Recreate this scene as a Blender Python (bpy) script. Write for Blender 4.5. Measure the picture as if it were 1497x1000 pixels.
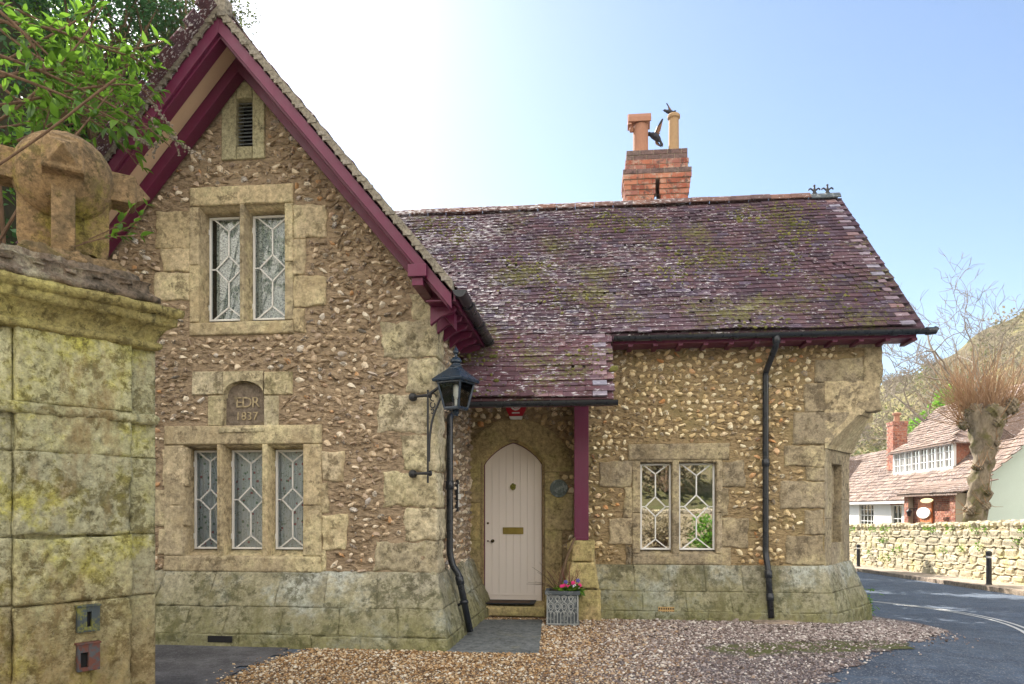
import bpy, math, random
import numpy as np
from mathutils import Vector, Matrix
random.seed(7); RNG = np.random.default_rng(7)
PI = math.pi
HAZE = .0003      # thickness of the air over the valley
scn = bpy.context.scene
COL = scn.collection
for o in list(bpy.data.objects): bpy.data.objects.remove(o)

# ------------------------------------------------------------------ camera
F_PX, HZ, EYE, YAW = 1050.0, 745.0, 1.42, math.radians(5.8)
CA, SA = math.cos(YAW), math.sin(YAW)
cam = bpy.data.cameras.new('camera'); camo = bpy.data.objects.new('camera', cam); COL.objects.link(camo)
camo.location = (0, 0, EYE); camo.rotation_euler = (PI/2, 0, YAW)
cam.sensor_width = 36; cam.lens = F_PX/1497*36; cam.shift_y = (HZ-500)/1497
cam.clip_start = .05; cam.clip_end = 6000
scn.camera = camo

# ------------------------------------------------------------------ sky + sun + exposure
SUN_AZ, SUN_EL = math.radians(-36), math.radians(40)     # measured from +Y towards +X
w = bpy.data.worlds.new('World'); scn.world = w; w.use_nodes = True
nt = w.node_tree; nt.nodes.clear()
sky = nt.nodes.new('ShaderNodeTexSky'); sky.sky_type = 'NISHITA'; sky.sun_disc = False
sky.sun_elevation = SUN_EL; sky.sun_rotation = SUN_AZ
sky.air_density = 1.0; sky.dust_density = .7; sky.ozone_density = 2.0
bg = nt.nodes.new('ShaderNodeBackground'); bg.inputs[1].default_value = 0.08
wo = nt.nodes.new('ShaderNodeOutputWorld')
# bright broken cloud added behind the view to lift the shaded walls
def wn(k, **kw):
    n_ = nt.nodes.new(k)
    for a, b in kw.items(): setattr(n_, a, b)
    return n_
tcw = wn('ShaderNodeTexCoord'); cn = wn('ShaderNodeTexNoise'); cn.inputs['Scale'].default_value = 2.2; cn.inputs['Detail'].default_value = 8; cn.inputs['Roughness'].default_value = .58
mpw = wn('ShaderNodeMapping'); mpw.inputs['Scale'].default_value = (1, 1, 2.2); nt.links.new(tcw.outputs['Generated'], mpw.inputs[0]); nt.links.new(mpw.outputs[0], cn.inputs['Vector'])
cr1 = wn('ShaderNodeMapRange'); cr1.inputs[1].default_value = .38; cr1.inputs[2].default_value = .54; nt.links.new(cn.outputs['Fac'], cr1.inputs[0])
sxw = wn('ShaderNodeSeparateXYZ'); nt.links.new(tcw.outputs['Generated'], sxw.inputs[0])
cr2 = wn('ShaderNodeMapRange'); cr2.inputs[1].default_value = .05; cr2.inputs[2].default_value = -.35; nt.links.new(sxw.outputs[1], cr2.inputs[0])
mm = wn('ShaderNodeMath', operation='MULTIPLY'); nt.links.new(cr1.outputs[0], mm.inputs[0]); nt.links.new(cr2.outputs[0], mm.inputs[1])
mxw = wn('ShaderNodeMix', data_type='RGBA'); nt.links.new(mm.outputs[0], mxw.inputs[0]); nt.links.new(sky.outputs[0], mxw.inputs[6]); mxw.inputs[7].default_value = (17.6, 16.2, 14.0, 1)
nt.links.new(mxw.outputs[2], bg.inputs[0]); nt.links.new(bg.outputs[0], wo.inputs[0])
sl = bpy.data.lights.new('sun', 'SUN'); sl.energy = 4.9; sl.angle = math.radians(.6); sl.color = (1, .93, .82)
so = bpy.data.objects.new('sun', sl); COL.objects.link(so)
SUNV = Vector((math.sin(SUN_AZ)*math.cos(SUN_EL), math.cos(SUN_AZ)*math.cos(SUN_EL), math.sin(SUN_EL)))
so.rotation_euler = SUNV.to_track_quat('Z', 'Y').to_euler(); so.location = (0, 0, 30)
scn.view_settings.view_transform = 'Standard'; scn.view_settings.look = 'None'
scn.view_settings.exposure = 1.5; scn.view_settings.gamma = 1
scn.render.engine = 'CYCLES'
scn.cycles.max_bounces = 8; scn.cycles.diffuse_bounces = 4; scn.cycles.transparent_max_bounces = 12
scn.cycles.use_denoising = True

# ------------------------------------------------------------------ helpers: measuring the photograph
def pj(px, py, Y):
    u = (px-748.5)/F_PX; v = (HZ-py)/F_PX; t = Y/(CA+u*SA)
    return t*(-SA+u*CA), EYE+v*t
def X(px, Y): return pj(px, 0, Y)[0]
def Z(px, py, Y): return pj(px, py, Y)[1]
def sm(a, b, x):
    t = np.clip((x-a)/(b-a), 0, 1); return t*t*(3-2*t)
def g(x, y):                       # lie of the land: falls away along the road
    x = np.asarray(x, float); y = np.asarray(y, float)
    d = np.where(y < 20, .055*np.maximum(y-5, 0), .825+.03*(y-20))
    d = np.minimum(d, 1.9)
    return -d*sm(2.6, 5.6, x)
def G(x, y): return float(g(x, y))
def ground_px(px, py):
    u = (px-748.5)/F_PX; v = (HZ-py)/F_PX; z = 0
    for _ in range(30):
        t = (z-EYE)/v; x = t*(-SA+u*CA); y = t*(CA+u*SA); z = G(x, y)
    return x, y

# ------------------------------------------------------------------ helpers: meshes
class MB:
    def __init__(s): s.v = []; s.f = []; s.n = 0
    def add(s, v, f, tone=None, mi=0):
        v = np.asarray(v, float).reshape(-1, 3)
        if isinstance(f, np.ndarray): groups = [f]
        else:
            d = {}
            for q in f: d.setdefault(len(q), []).append(q)
            groups = [np.array(x) for x in d.values()]
        for q in groups:
            if tone is None: t = np.tile(np.array([random.random(), random.random(), random.random(), 1.]), (len(q), 1))
            else:
                t = np.asarray(tone, float)
                if t.ndim == 1: t = np.tile(t, (len(q), 1))
            s.f.append((q+s.n, t, mi))
        s.v.append(v); s.n += len(v); return s
    def box(s, x0, x1, y0, y1, z0, z1, tone=None, mi=0, M=None):
        v = np.array([(x, y, z) for x in (x0, x1) for y in (y0, y1) for z in (z0, z1)], float)
        if M is not None: v = np.array([M @ Vector(p) for p in v])
        return s.add(v, np.array([(0,1,3,2),(4,6,7,5),(0,4,5,1),(2,3,7,6),(0,2,6,4),(1,5,7,3)]), tone, mi)
    def prism(s, poly, fn0, fn1, tone=None, mi=0):
        n = len(poly); v = [fn0(*p) for p in poly]+[fn1(*p) for p in poly]
        f = [tuple(range(n))[::-1], tuple(range(n, 2*n))]+[(i, (i+1)%n, n+(i+1)%n, n+i) for i in range(n)]
        return s.add(v, f, tone, mi)
    def prism_y(s, poly, y0, y1, tone=None, mi=0): return s.prism(poly, lambda a, b: (a, y0, b), lambda a, b: (a, y1, b), tone, mi)
    def prism_x(s, poly, x0, x1, tone=None, mi=0): return s.prism(poly, lambda a, b: (x0, a, b), lambda a, b: (x1, a, b), tone, mi)
    def prism_z(s, poly, z0, z1, tone=None, mi=0): return s.prism(poly, lambda a, b: (a, b, z0), lambda a, b: (a, b, z1), tone, mi)
    def bar(s, a, b, wd, ht, up=(0, 0, 1), tone=None, mi=0):
        a = Vector(a); b = Vector(b); d = (b-a).normalized(); u = Vector(up); sd = d.cross(u).normalized(); u = sd.cross(d)
        v = [p+sd*i*wd/2+u*j*ht/2 for p in (a, b) for i, j in ((-1,-1),(1,-1),(1,1),(-1,1))]
        return s.add(np.array(v), np.array([(0,1,2,3),(7,6,5,4),(0,4,5,1),(1,5,6,2),(2,6,7,3),(3,7,4,0)]), tone, mi)
    def tube(s, pts, r, seg=8, tone=None, mi=0, cap=True):
        pts = [Vector(p) for p in pts]; n = len(pts)
        if not hasattr(r, '__len__'): r = [r]*n
        vs = []; prev = None
        for i, p in enumerate(pts):
            d = (pts[min(i+1, n-1)]-pts[max(i-1, 0)])
            if d.length < 1e-9: d = Vector((0, 0, 1))
            d.normalize()
            if prev is None:
                a = Vector((0, 0, 1)) if abs(d.z) < .9 else Vector((1, 0, 0)); prev = d.cross(a).normalized()
            else:
                prev = (prev-d*prev.dot(d))
                prev = prev.normalized() if prev.length > 1e-6 else d.orthogonal().normalized()
            b = d.cross(prev)
            for k in range(seg):
                th = 2*PI*k/seg; vs.append(p+(prev*math.cos(th)+b*math.sin(th))*r[i])
        f = [(i*seg+k, i*seg+(k+1)%seg, (i+1)*seg+(k+1)%seg, (i+1)*seg+k) for i in range(n-1) for k in range(seg)]
        if cap: f += [tuple(range(seg))[::-1], tuple((n-1)*seg+k for k in range(seg))]
        return s.add(np.array(vs), f, tone, mi)
    def lathe(s, prof, c=(0, 0, 0), seg=24, tone=None, mi=0, axis='z', sq=False):
        vs = []; n = len(prof)
        for r, h in prof:
            for k in range(seg):
                th = 2*PI*k/seg+(PI/seg if sq else 0); a, b = r*math.cos(th), r*math.sin(th)
                vs.append({'z': (a, b, h), 'y': (a, h, b), 'x': (h, a, b)}[axis])
        vs = np.array(vs)+np.array(c)
        f = [(i*seg+k, i*seg+(k+1)%seg, (i+1)*seg+(k+1)%seg, (i+1)*seg+k) for i in range(n-1) for k in range(seg)]
        f += [tuple(range(seg))[::-1], tuple((n-1)*seg+k for k in range(seg))]
        return s.add(vs, f, tone, mi)
    def qblock(s, c00, c10, c11, c01, nrm, proud=.02, rough=.008, back=.05, n=None, edge=.018, tone=None, mi=0, jit=.006, wob=.0):
        """weathered squared stone: a pillowed front face over four corners, with sides running back"""
        c = [np.array(p, float)+RNG.normal(0, jit, 3)*np.array([1, .3, 1]) for p in (c00, c10, c11, c01)]
        nr = np.array(Vector(nrm).normalized())
        wu = np.linalg.norm(c[1]-c[0]); wv = np.linalg.norm(c[3]-c[0])
        nu = n or int(np.clip(wu/.03, 5, 26)); nv = n or int(np.clip(wv/.03, 5, 20))
        us = np.r_[0, edge*.5/wu, edge/wu, np.linspace(edge*2.2/wu, 1-edge*2.2/wu, nu), 1-edge/wu, 1-edge*.5/wu, 1]
        vs_ = np.r_[0, edge*.5/wv, edge/wv, np.linspace(edge*2.2/wv, 1-edge*2.2/wv, nv), 1-edge/wv, 1-edge*.5/wv, 1]
        U, V = np.meshgrid(us, vs_); U = U[..., None]; V = V[..., None]
        P = (1-U)*(1-V)*c[0]+U*(1-V)*c[1]+U*V*c[2]+(1-U)*V*c[3]
        e = np.minimum(np.minimum(U, 1-U)*wu, np.minimum(V, 1-V)*wv)
        h = proud*np.clip(e/edge, 0, 1)**.5-(1-np.clip(e/edge, 0, 1))*.004
        ph = RNG.random(12)*6.28; q = P-c[0]
        nz = sum(math.sin(ph[k])*.0+np.sin(q[..., 0:1]*a+q[..., 1:2]*a+ph[k])*np.sin(q[..., 2:3]*b+ph[k+6]) for k, (a, b) in enumerate(((9, 11), (17, 23), (31, 29), (47, 53))))/2.5
        h = h+rough*nz*np.clip(e/edge, 0, 1)+RNG.normal(0, rough*.12, e.shape)
        P = P+nr*h
        if wob:
            s1 = np.sin(q[..., 0:1]*13+q[..., 2:3]*9+ph[1])+.6*np.sin(q[..., 2:3]*29+q[..., 1:2]*21+ph[2]); s2 = np.sin(q[..., 2:3]*14-q[..., 0:1]*8+ph[3])+.6*np.sin(q[..., 0:1]*31+ph[4])
            tu = (c[1]-c[0])/wu; tv_ = (c[3]-c[0])/wv; P = P+tu*s1*wob+tv_*s2*wob
        m, k = P.shape[:2]; idx = np.arange(m*k).reshape(m, k)
        f = np.stack([idx[:-1, :-1], idx[:-1, 1:], idx[1:, 1:], idx[1:, :-1]], -1).reshape(-1, 4)
        rim = list(idx[0, :])+list(idx[1:, -1])+list(idx[-1, -2::-1])+list(idx[-2:0:-1, 0])
        Pf = P.reshape(-1, 3); bk = Pf[rim]-nr*back; nb = len(rim)
        f2 = np.array([(rim[i], m*k+i, m*k+(i+1)%nb, rim[(i+1)%nb]) for i in range(nb)])
        return s.add(np.vstack([Pf, bk]), np.vstack([f, f2]), tone, mi)
    def stamp(s, tv, tf, M, T, tone, mi=0):
        """copies of a template: M (n,3,3), T (n,3), tone (n,4)"""
        n = len(T)
        if n == 0: return s
        v = np.einsum('nij,kj->nki', M, tv)+T[:, None, :]
        f = (tf[None]+(np.arange(n)*len(tv))[:, None, None]).reshape(-1, tf.shape[1])
        return s.add(v.reshape(-1, 3), f, np.repeat(tone, len(tf), axis=0), mi)
    def build(s, name, mats, parent=None, smooth=False, bevel=0, loc=None):
        me = bpy.data.meshes.new(name)
        V = np.vstack(s.v)
        off = np.zeros(3)
        p = parent
        while p is not None:
            off += np.array(p.location); p = p.parent
        if loc is not None: off = off+np.array(loc)
        V = V-off
        lt = np.concatenate([np.full(len(f), f.shape[1]) for f, _, _ in s.f]); lv = np.concatenate([f.reshape(-1) for f, _, _ in s.f])
        me.vertices.add(len(V)); me.vertices.foreach_set('co', V.astype(np.float32).ravel())
        me.loops.add(len(lv)); me.loops.foreach_set('vertex_index', lv.astype(np.int32))
        me.polygons.add(len(lt)); me.polygons.foreach_set('loop_start', np.r_[0, np.cumsum(lt)[:-1]].astype(np.int32))
        me.polygons.foreach_set('loop_total', lt.astype(np.int32))
        me.polygons.foreach_set('material_index', np.concatenate([np.full(len(f), m) for f, _, m in s.f]).astype(np.int32))
        if smooth is False: sel = np.zeros(len(lt), bool)
        else: sel = np.concatenate([np.full(len(f), (smooth is True) or (m in smooth)) for f, _, m in s.f])
        me.polygons.foreach_set('use_smooth', sel)
        me.update(calc_edges=True)
        at = me.attributes.new('tone', 'FLOAT_COLOR', 'FACE')
        at.data.foreach_set('color', np.vstack([t for _, t, _ in s.f]).astype(np.float32).ravel())
        if not isinstance(mats, (list, tuple)): mats = [mats]
        for m in mats: me.materials.append(m)
        me.validate()
        o = bpy.data.objects.new(name, me); COL.objects.link(o)
        if parent is not None: o.parent = parent
        if loc is not None: o.location = loc
        if bevel:
            b = o.modifiers.new('bevel', 'BEVEL'); b.width = bevel; b.segments = 2; b.limit_method = 'ANGLE'; b.angle_limit = math.radians(40)
        return o
def thing(name, label, cat, loc=(0, 0, 0), group=None):
    o = bpy.data.objects.new(name, None); o.empty_display_size = .2; COL.objects.link(o); o.location = loc
    return tag(o, label, cat, group)
def tag(o, label=None, cat=None, group=None, kind=None):
    if label: o['label'] = label
    if cat: o['category'] = cat
    if group: o['group'] = group
    if kind: o['kind'] = kind
    return o
def rot_rand(n, tilt=PI):
    a = RNG.random((n, 3))*2*PI; a[:, 0] = (RNG.random(n)-.5)*2*tilt; a[:, 1] = (RNG.random(n)-.5)*2*tilt
    cx, sx, cy, sy, cz, sz = np.cos(a[:, 0]), np.sin(a[:, 0]), np.cos(a[:, 1]), np.sin(a[:, 1]), np.cos(a[:, 2]), np.sin(a[:, 2])
    O, I = np.zeros(n), np.ones(n)
    Rx = np.stack([I, O, O, O, cx, -sx, O, sx, cx], -1).reshape(n, 3, 3)
    Ry = np.stack([cy, O, sy, O, I, O, -sy, O, cy], -1).reshape(n, 3, 3)
    Rz = np.stack([cz, -sz, O, sz, cz, O, O, O, I], -1).reshape(n, 3, 3)
    return Rz @ Ry @ Rx
def ico(sub):
    t = (1+5**.5)/2
    v = [(-1,t,0),(1,t,0),(-1,-t,0),(1,-t,0),(0,-1,t),(0,1,t),(0,-1,-t),(0,1,-t),(t,0,-1),(t,0,1),(-t,0,-1),(-t,0,1)]
    f = [(0,11,5),(0,5,1),(0,1,7),(0,7,10),(0,10,11),(1,5,9),(5,11,4),(11,10,2),(10,7,6),(7,1,8),(3,9,4),(3,4,2),(3,2,6),(3,6,8),(3,8,9),(4,9,5),(2,4,11),(6,2,10),(8,6,7),(9,8,1)]
    v = [np.array(p)/np.linalg.norm(p) for p in v]
    for _ in range(sub):
        d = {}; nf = []
        def mid(a, b):
            k = (min(a, b), max(a, b))
            if k not in d: m = v[a]+v[b]; v.append(m/np.linalg.norm(m)); d[k] = len(v)-1
            return d[k]
        for a, b, c in f:
            ab, bc, ca = mid(a, b), mid(b, c), mid(c, a); nf += [(a, ab, ca), (b, bc, ab), (c, ca, bc), (ab, bc, ca)]
        f = nf
    return np.array(v), np.array(f)
I0, I1, I2 = ico(0), ico(1), ico(2)
def text_mesh(name, body, size, mat, M, parent=None, extrude=.004, space=1.0):
    cu = bpy.data.curves.new(name, 'FONT'); cu.body = body; cu.size = size; cu.extrude = extrude; cu.align_x = 'CENTER'; cu.align_y = 'CENTER'; cu.space_character = space
    cu.resolution_u = 3
    t = bpy.data.objects.new('tmp', cu); COL.objects.link(t); bpy.context.view_layer.update()
    me = bpy.data.meshes.new_from_object(t.evaluated_get(bpy.context.evaluated_depsgraph_get())); bpy.data.objects.remove(t)
    me.name = name; me.materials.clear(); me.materials.append(mat)
    o = bpy.data.objects.new(name, me); COL.objects.link(o)
    off = Vector((0, 0, 0)); p = parent
    while p is not None: off += p.location; p = p.parent
    o.parent = parent; o.matrix_basis = Matrix.Translation(-off) @ M
    return o
FACE_CAM = Matrix.Rotation(PI/2, 4, 'X')       # text standing up, read from -Y

# ------------------------------------------------------------------ materials
class NT:
    def __init__(s, name):
        s.m = bpy.data.materials.new(name); s.m.use_nodes = True; s.t = s.m.node_tree; s.t.nodes.clear()
        s.out = s.n('ShaderNodeOutputMaterial'); s.tc = s.n('ShaderNodeTexCoord').outputs['Object']
    def n(s, k): return s.t.nodes.new(k)
    def set(s, inp, v):
        if isinstance(v, bpy.types.NodeSocket): s.t.links.new(v, inp)
        else:
            if hasattr(inp.default_value, '__len__') and len(inp.default_value) == 4 and hasattr(v, '__len__') and len(v) == 3: v = (*v, 1)
            inp.default_value = v
    def scale(s, sc, vec=None, rot=(0, 0, 0), loc=(0, 0, 0)):
        m = s.n('ShaderNodeMapping'); s.set(m.inputs[0], vec or s.tc); m.inputs['Scale'].default_value = sc; m.inputs['Rotation'].default_value = rot; m.inputs['Location'].default_value = loc; return m.outputs[0]
    def noise(s, sc, det=5, ro=.6, vec=None, dist=0, col=False):
        m = s.n('ShaderNodeTexNoise'); s.set(m.inputs['Vector'], vec or s.tc); m.inputs['Scale'].default_value = sc; m.inputs['Detail'].default_value = det; m.inputs['Roughness'].default_value = ro; m.inputs['Distortion'].default_value = dist
        return m.outputs['Color' if col else 'Fac']
    def vor(s, sc, vec=None, feat='F1', out='Distance', rnd=1):
        m = s.n('ShaderNodeTexVoronoi'); m.feature = feat; s.set(m.inputs['Vector'], vec or s.tc); m.inputs['Scale'].default_value = sc; m.inputs['Randomness'].default_value = rnd; return m.outputs[out]
    def ramp(s, f, stops, mode='LINEAR'):
        m = s.n('ShaderNodeValToRGB'); s.set(m.inputs[0], f); e = m.color_ramp.elements; m.color_ramp.interpolation = mode
        while len(e) < len(stops): e.new(.5)
        for i, (p, c) in enumerate(stops):
            e[i].position = p; e[i].color = (c, c, c, 1) if not hasattr(c, '__len__') else (*c[:3], 1)
        return m.outputs[0]
    def mix(s, f, a, b, mode='MIX'):
        m = s.n('ShaderNodeMix'); m.data_type = 'RGBA'; m.blend_type = mode; m.clamp_factor = True
        s.set(m.inputs[0], f); s.set(m.inputs[6], a); s.set(m.inputs[7], b); return m.outputs[2]
    def math(s, op, a, b=0., c=None):
        m = s.n('ShaderNodeMath'); m.operation = op; s.set(m.inputs[0], a); s.set(m.inputs[1], b)
        if c is not None: s.set(m.inputs[2], c)
        return m.outputs[0]
    def tone(s, ch=None):
        m = s.n('ShaderNodeAttribute'); m.attribute_name = 'tone'
        if ch is None: return m.outputs['Color']
        p = s.n('ShaderNodeSeparateColor'); s.t.links.new(m.outputs['Color'], p.inputs[0]); return p.outputs[ch]
    def xyz(s, ch, vec=None):
        p = s.n('ShaderNodeSeparateXYZ'); s.t.links.new(vec or s.tc, p.inputs[0]); return p.outputs[ch]
    def bump(s, h, st=.5, d=.02, nrm=None):
        m = s.n('ShaderNodeBump'); s.set(m.inputs['Height'], h); m.inputs['Strength'].default_value = st; m.inputs['Distance'].default_value = d
        if nrm is not None: s.t.links.new(nrm, m.inputs['Normal'])
        return m.outputs[0]
    def bsdf(s, col, rough=.8, nrm=None, metal=0, spec=.4, coat=0, **kw):
        b = s.n('ShaderNodeBsdfPrincipled'); s.set(b.inputs['Base Color'], col); s.set(b.inputs['Roughness'], rough); s.set(b.inputs['Metallic'], metal)
        b.inputs['Specular IOR Level'].default_value = spec; b.inputs['Coat Weight'].default_value = coat
        if nrm is not None: s.t.links.new(nrm, b.inputs['Normal'])
        return b.outputs[0]
    def done(s, sh): s.t.links.new(sh, s.out.inputs[0]); return s.m
    def mixsh(s, f, a, b):
        m = s.n('ShaderNodeMixShader'); s.set(m.inputs[0], f); s.t.links.new(a, m.inputs[1]); s.t.links.new(b, m.inputs[2]); return m.outputs[0]

def stone_mat(name, ca, cb, dark, lichen=None, lich_amt=.5, algae=None, alg_lo=0., alg_hi=.8, alg_amt=.6, white=.0, spots=.45, bump=.6, stain=None, sc=1.0):
    m = NT(name)
    big = m.noise(1.7*sc, 4, .6); med = m.noise(6*sc, 8, .7, dist=.3); fin = m.noise(48*sc, 6, .75); blot = m.noise(9*sc, 10, .78, dist=.25, vec=m.scale((1, 1, 1), loc=(3, 8, 1)))
    c = m.mix(m.ramp(med, [(.35, 0), (.65, 1)]), ca, cb)
    c = m.mix(m.ramp(m.tone(0), [(0, 0), (1, .75)]), c, (.42*ca[0]+.09, .42*ca[1]+.085, .45*ca[2]+.075)); c = m.mix(m.ramp(m.tone(1), [(.5, 0), (1, .5)]), c, (min(1, ca[0]*1.15), min(1, ca[1]*1.18), min(1, ca[2]*1.35)))
    if lichen is not None:
        c = m.mix(m.ramp(m.math('ADD', m.math('MULTIPLY', big, .6), m.math('MULTIPLY', blot, .4)), [(lich_amt-.03, 0), (lich_amt+.06, .85)]), c, lichen)
    c = m.mix(m.ramp(m.math('ADD', m.math('MULTIPLY', blot, .7), m.math('MULTIPLY', m.noise(2.4*sc, 3, .5, vec=m.scale((1, 1, 1), loc=(9, 2, 4))), .3)), [(spots+.058, .0), (spots+.105, .75)]), c, dark)
    c = m.mix(1., c, m.ramp(m.noise(19*sc, 7, .75, vec=m.scale((1, 1, 1), loc=(8, 1, 3))), [(.3, .4), (.5, 1.), (.7, 1.5)]), 'MULTIPLY')
    if white: 
        wv = m.noise(16*sc, 8, .75, vec=m.scale((1, 1, 1), loc=(5, 5, 9)))
        c = m.mix(m.ramp(wv, [(1-white-.04, 0), (1-white+.02, .75)]), c, (.62, .6, .52))
    if algae is not None:
        zz = m.math('ADD', m.xyz(2), m.math('MULTIPLY', m.math('SUBTRACT', m.noise(3.1, 6, .7), .5), 1.1))
        mask = m.ramp(m.math('DIVIDE', m.math('SUBTRACT', zz, alg_lo), alg_hi-alg_lo), [(0, alg_amt), (1, 0)])
        c = m.mix(mask, c, m.mix(m.ramp(blot, [(.4, 0), (.6, 1)]), algae, tuple(.45*q for q in algae)))
    if stain is not None:
        c = m.mix(m.ramp(m.noise(3.3, 7, .7, vec=m.scale((1, 1, .35), loc=(1, 7, 3))), [(.52, 0), (.66, .7)]), c, stain)
    c = m.mix(m.ramp(fin, [(.25, .55), (.55, 0)]), c, m.mix(.5, c, (.03, .026, .018)))
    pits = m.ramp(m.vor(38*sc, feat='F1'), [(.05, 0), (.3, 1)])
    h = m.math('ADD', m.math('MULTIPLY', med, .8), m.math('ADD', m.math('MULTIPLY', fin, .28), m.math('ADD', m.math('MULTIPLY', blot, .5), m.math('MULTIPLY', pits, .15))))
    return m.done(m.bsdf(c, .92, m.bump(h, bump, .03), spec=.2))

def mortar_mat(name, ca, cb, dark, ridge=.8, algae=None):
    m = NT(name)
    v = m.scale((1, 1, 2.6)); rib = m.noise(13, 5, .55, vec=v, dist=.8); fin = m.noise(90, 5, .7); big = m.noise(1.5, 5, .6)
    c = m.mix(m.ramp(big, [(.35, 0), (.65, 1)]), ca, cb)
    c = m.mix(m.ramp(rib, [(.34, .85), (.5, 0)]), c, dark); c = m.mix(1., c, m.ramp(m.noise(24, 6, .7), [(.3, .62), (.55, 1.08)]), 'MULTIPLY')  # hollows between the ribs coloured darker, standing in for their shade
    c = m.mix(m.ramp(fin, [(.3, .45), (.55, 0)]), c, tuple(.45*q for q in ca))
    if algae is not None:
        c = m.mix(m.ramp(m.noise(2.2, 6, .7, vec=m.scale((1, 1, 1), loc=(4, 4, 4))), [(.5, 0), (.64, .6)]), c, algae)
    h = m.math('ADD', m.math('MULTIPLY', rib, 1.), m.math('MULTIPLY', fin, .12))
    return m.done(m.bsdf(c, .95, m.bump(h, ridge, .035), spec=.15))

def flint_mat(name, stops, dark=(.05, .048, .05)):
    m = NT(name)
    c = m.ramp(m.tone(0), stops)
    patch = m.noise(34, 5, .65, dist=1.0, vec=m.scale((1, 1, 1.3)))
    c = m.mix(m.ramp(m.math('ADD', patch, m.math('MULTIPLY', m.math('SUBTRACT', m.tone(1), .5), .35)), [(.585, 0), (.63, .85)]), c, m.mix(m.tone(2), dark, (.22, .19, .16)))
    c = m.mix(m.ramp(m.noise(60, 4, .6), [(.55, 0), (.7, .6)]), c, (.72, .66, .54))
    return m.done(m.bsdf(c, m.ramp(patch, [(.4, .75), (.6, .4)]), m.bump(m.noise(70, 4, .6), .35, .01), spec=.45))

def paint_mat(name, col, rough=.4, var=.12, dirt=.25, coat=.0):
    m = NT(name)
    c = m.mix(m.ramp(m.noise(3, 6, .6), [(.3, 0), (.7, 1)]), col, tuple(min(1, q*(1-var)+.01) for q in col))
    c = m.mix(m.ramp(m.noise(22, 8, .75, dist=.5), [(.54, 0), (.68, dirt)]), c, tuple(q*.45+.02 for q in col))
    c = m.mix(m.ramp(m.noise(9, 8, .75, vec=m.scale((6, 6, .5))), [(.5, 0), (.75, dirt*1.2)]), c, tuple(q*.7+.05 for q in col))
    return m.done(m.bsdf(c, m.ramp(m.noise(9, 5, .6), [(.3, rough*.8), (.7, min(1, rough*1.3))]), m.bump(m.noise(40, 4, .5), .12, .004), spec=.45, coat=coat))

def metal_mat(name, col, rough=.35, metal=.0, rust=None, amt=.3):
    m = NT(name)
    n1 = m.noise(14, 8, .7)
    c = m.mix(m.ramp(m.noise(5, 5, .6), [(.3, 0), (.7, 1)]), col, tuple(q*.6 for q in col))
    if rust: c = m.mix(m.ramp(n1, [(.62-amt*.3, 0), (.72-amt*.3, .9)]), c, rust)
    return m.done(m.bsdf(c, m.ramp(n1, [(.3, rust and .7 or rough), (.7, rough*1.4)]), m.bump(n1, .15, .005), metal=metal, spec=.5))

def tile_mat(name, base, flecks=.55, moss=.5, white_left=True):
    m = NT(name)
    c = m.ramp(m.tone(0), base)
    c = m.mix(m.ramp(m.noise(9, 6, .7), [(.35, .5), (.6, 0)]), c, (.03, .02, .025))
    v = m.scale((1, 2.6, 2.6)); fl = m.noise(13, 7, .66, vec=v, dist=.25); big = m.noise(.9, 4, .6, vec=m.scale((1, 1, 1), loc=(2, 0, 7)))
    wl = m.math('ADD', fl, m.math('MULTIPLY', m.math('SUBTRACT', big, .5), .2))
    if white_left: wl = m.math('ADD', wl, m.math('MULTIPLY', m.math('SUBTRACT', .6, m.xyz(0)), .013))
    c = m.mix(m.ramp(wl, [(flecks, 0), (flecks+.035, .95)]), c, m.mix(m.noise(40, 2, .5), (.46, .45, .48), (.76, .74, .76)))
    mo = m.math('ADD', m.math('MULTIPLY', m.noise(1.15, 5, .62, vec=m.scale((1, 1, 1), loc=(7, 3, 2))), .42), m.math('MULTIPLY', m.noise(19, 8, .8), .58))
    c = m.mix(m.ramp(mo, [(moss, 0), (moss+.05, .9)]), c, m.mix(m.noise(30, 3, .6), (.09, .09, .03), (.24, .22, .08)))
    h = m.math('ADD', m.math('MULTIPLY', fl, .6), m.math('MULTIPLY', m.ramp(mo, [(moss, 0), (moss+.08, 1)]), .8))
    return m.done(m.bsdf(c, .85, m.bump(h, .6, .02), spec=.25))

def leaf_mat(name, a, b, trans=.5, rough=.45):
    m = NT(name)
    c = m.mix(m.tone(0), a, b)
    d = m.bsdf(c, rough, spec=.4)
    t = m.n('ShaderNodeBsdfTranslucent'); m.set(t.inputs[0], m.mix(.5, c, tuple(min(1, q*1.6) for q in b)))
    return m.done(m.mixsh(trans, d, t.outputs[0]))

def bark_mat(name, a, b, sc=8, moss=None, amt=.55):
    m = NT(name)
    n1 = m.noise(sc*1.6, 9, .75, vec=m.scale((1, 1, .3)), dist=.4)
    c = m.mix(m.ramp(n1, [(.35, 0), (.65, 1)]), a, b)
    if moss: c = m.mix(m.ramp(m.noise(2.2, 6, .7), [(amt-.03, 0), (amt+.08, .85)]), c, moss)
    return m.done(m.bsdf(c, .9, m.bump(n1, .7, .03), spec=.2))

def plain(name, col, rough=.6, metal=0, spec=.4):
    m = NT(name); return m.done(m.bsdf(m.mix(m.ramp(m.noise(20, 6, .7), [(.4, 0), (.7, .35)]), col, tuple(q*.55 for q in col)), rough, metal=metal, spec=spec))

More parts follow.
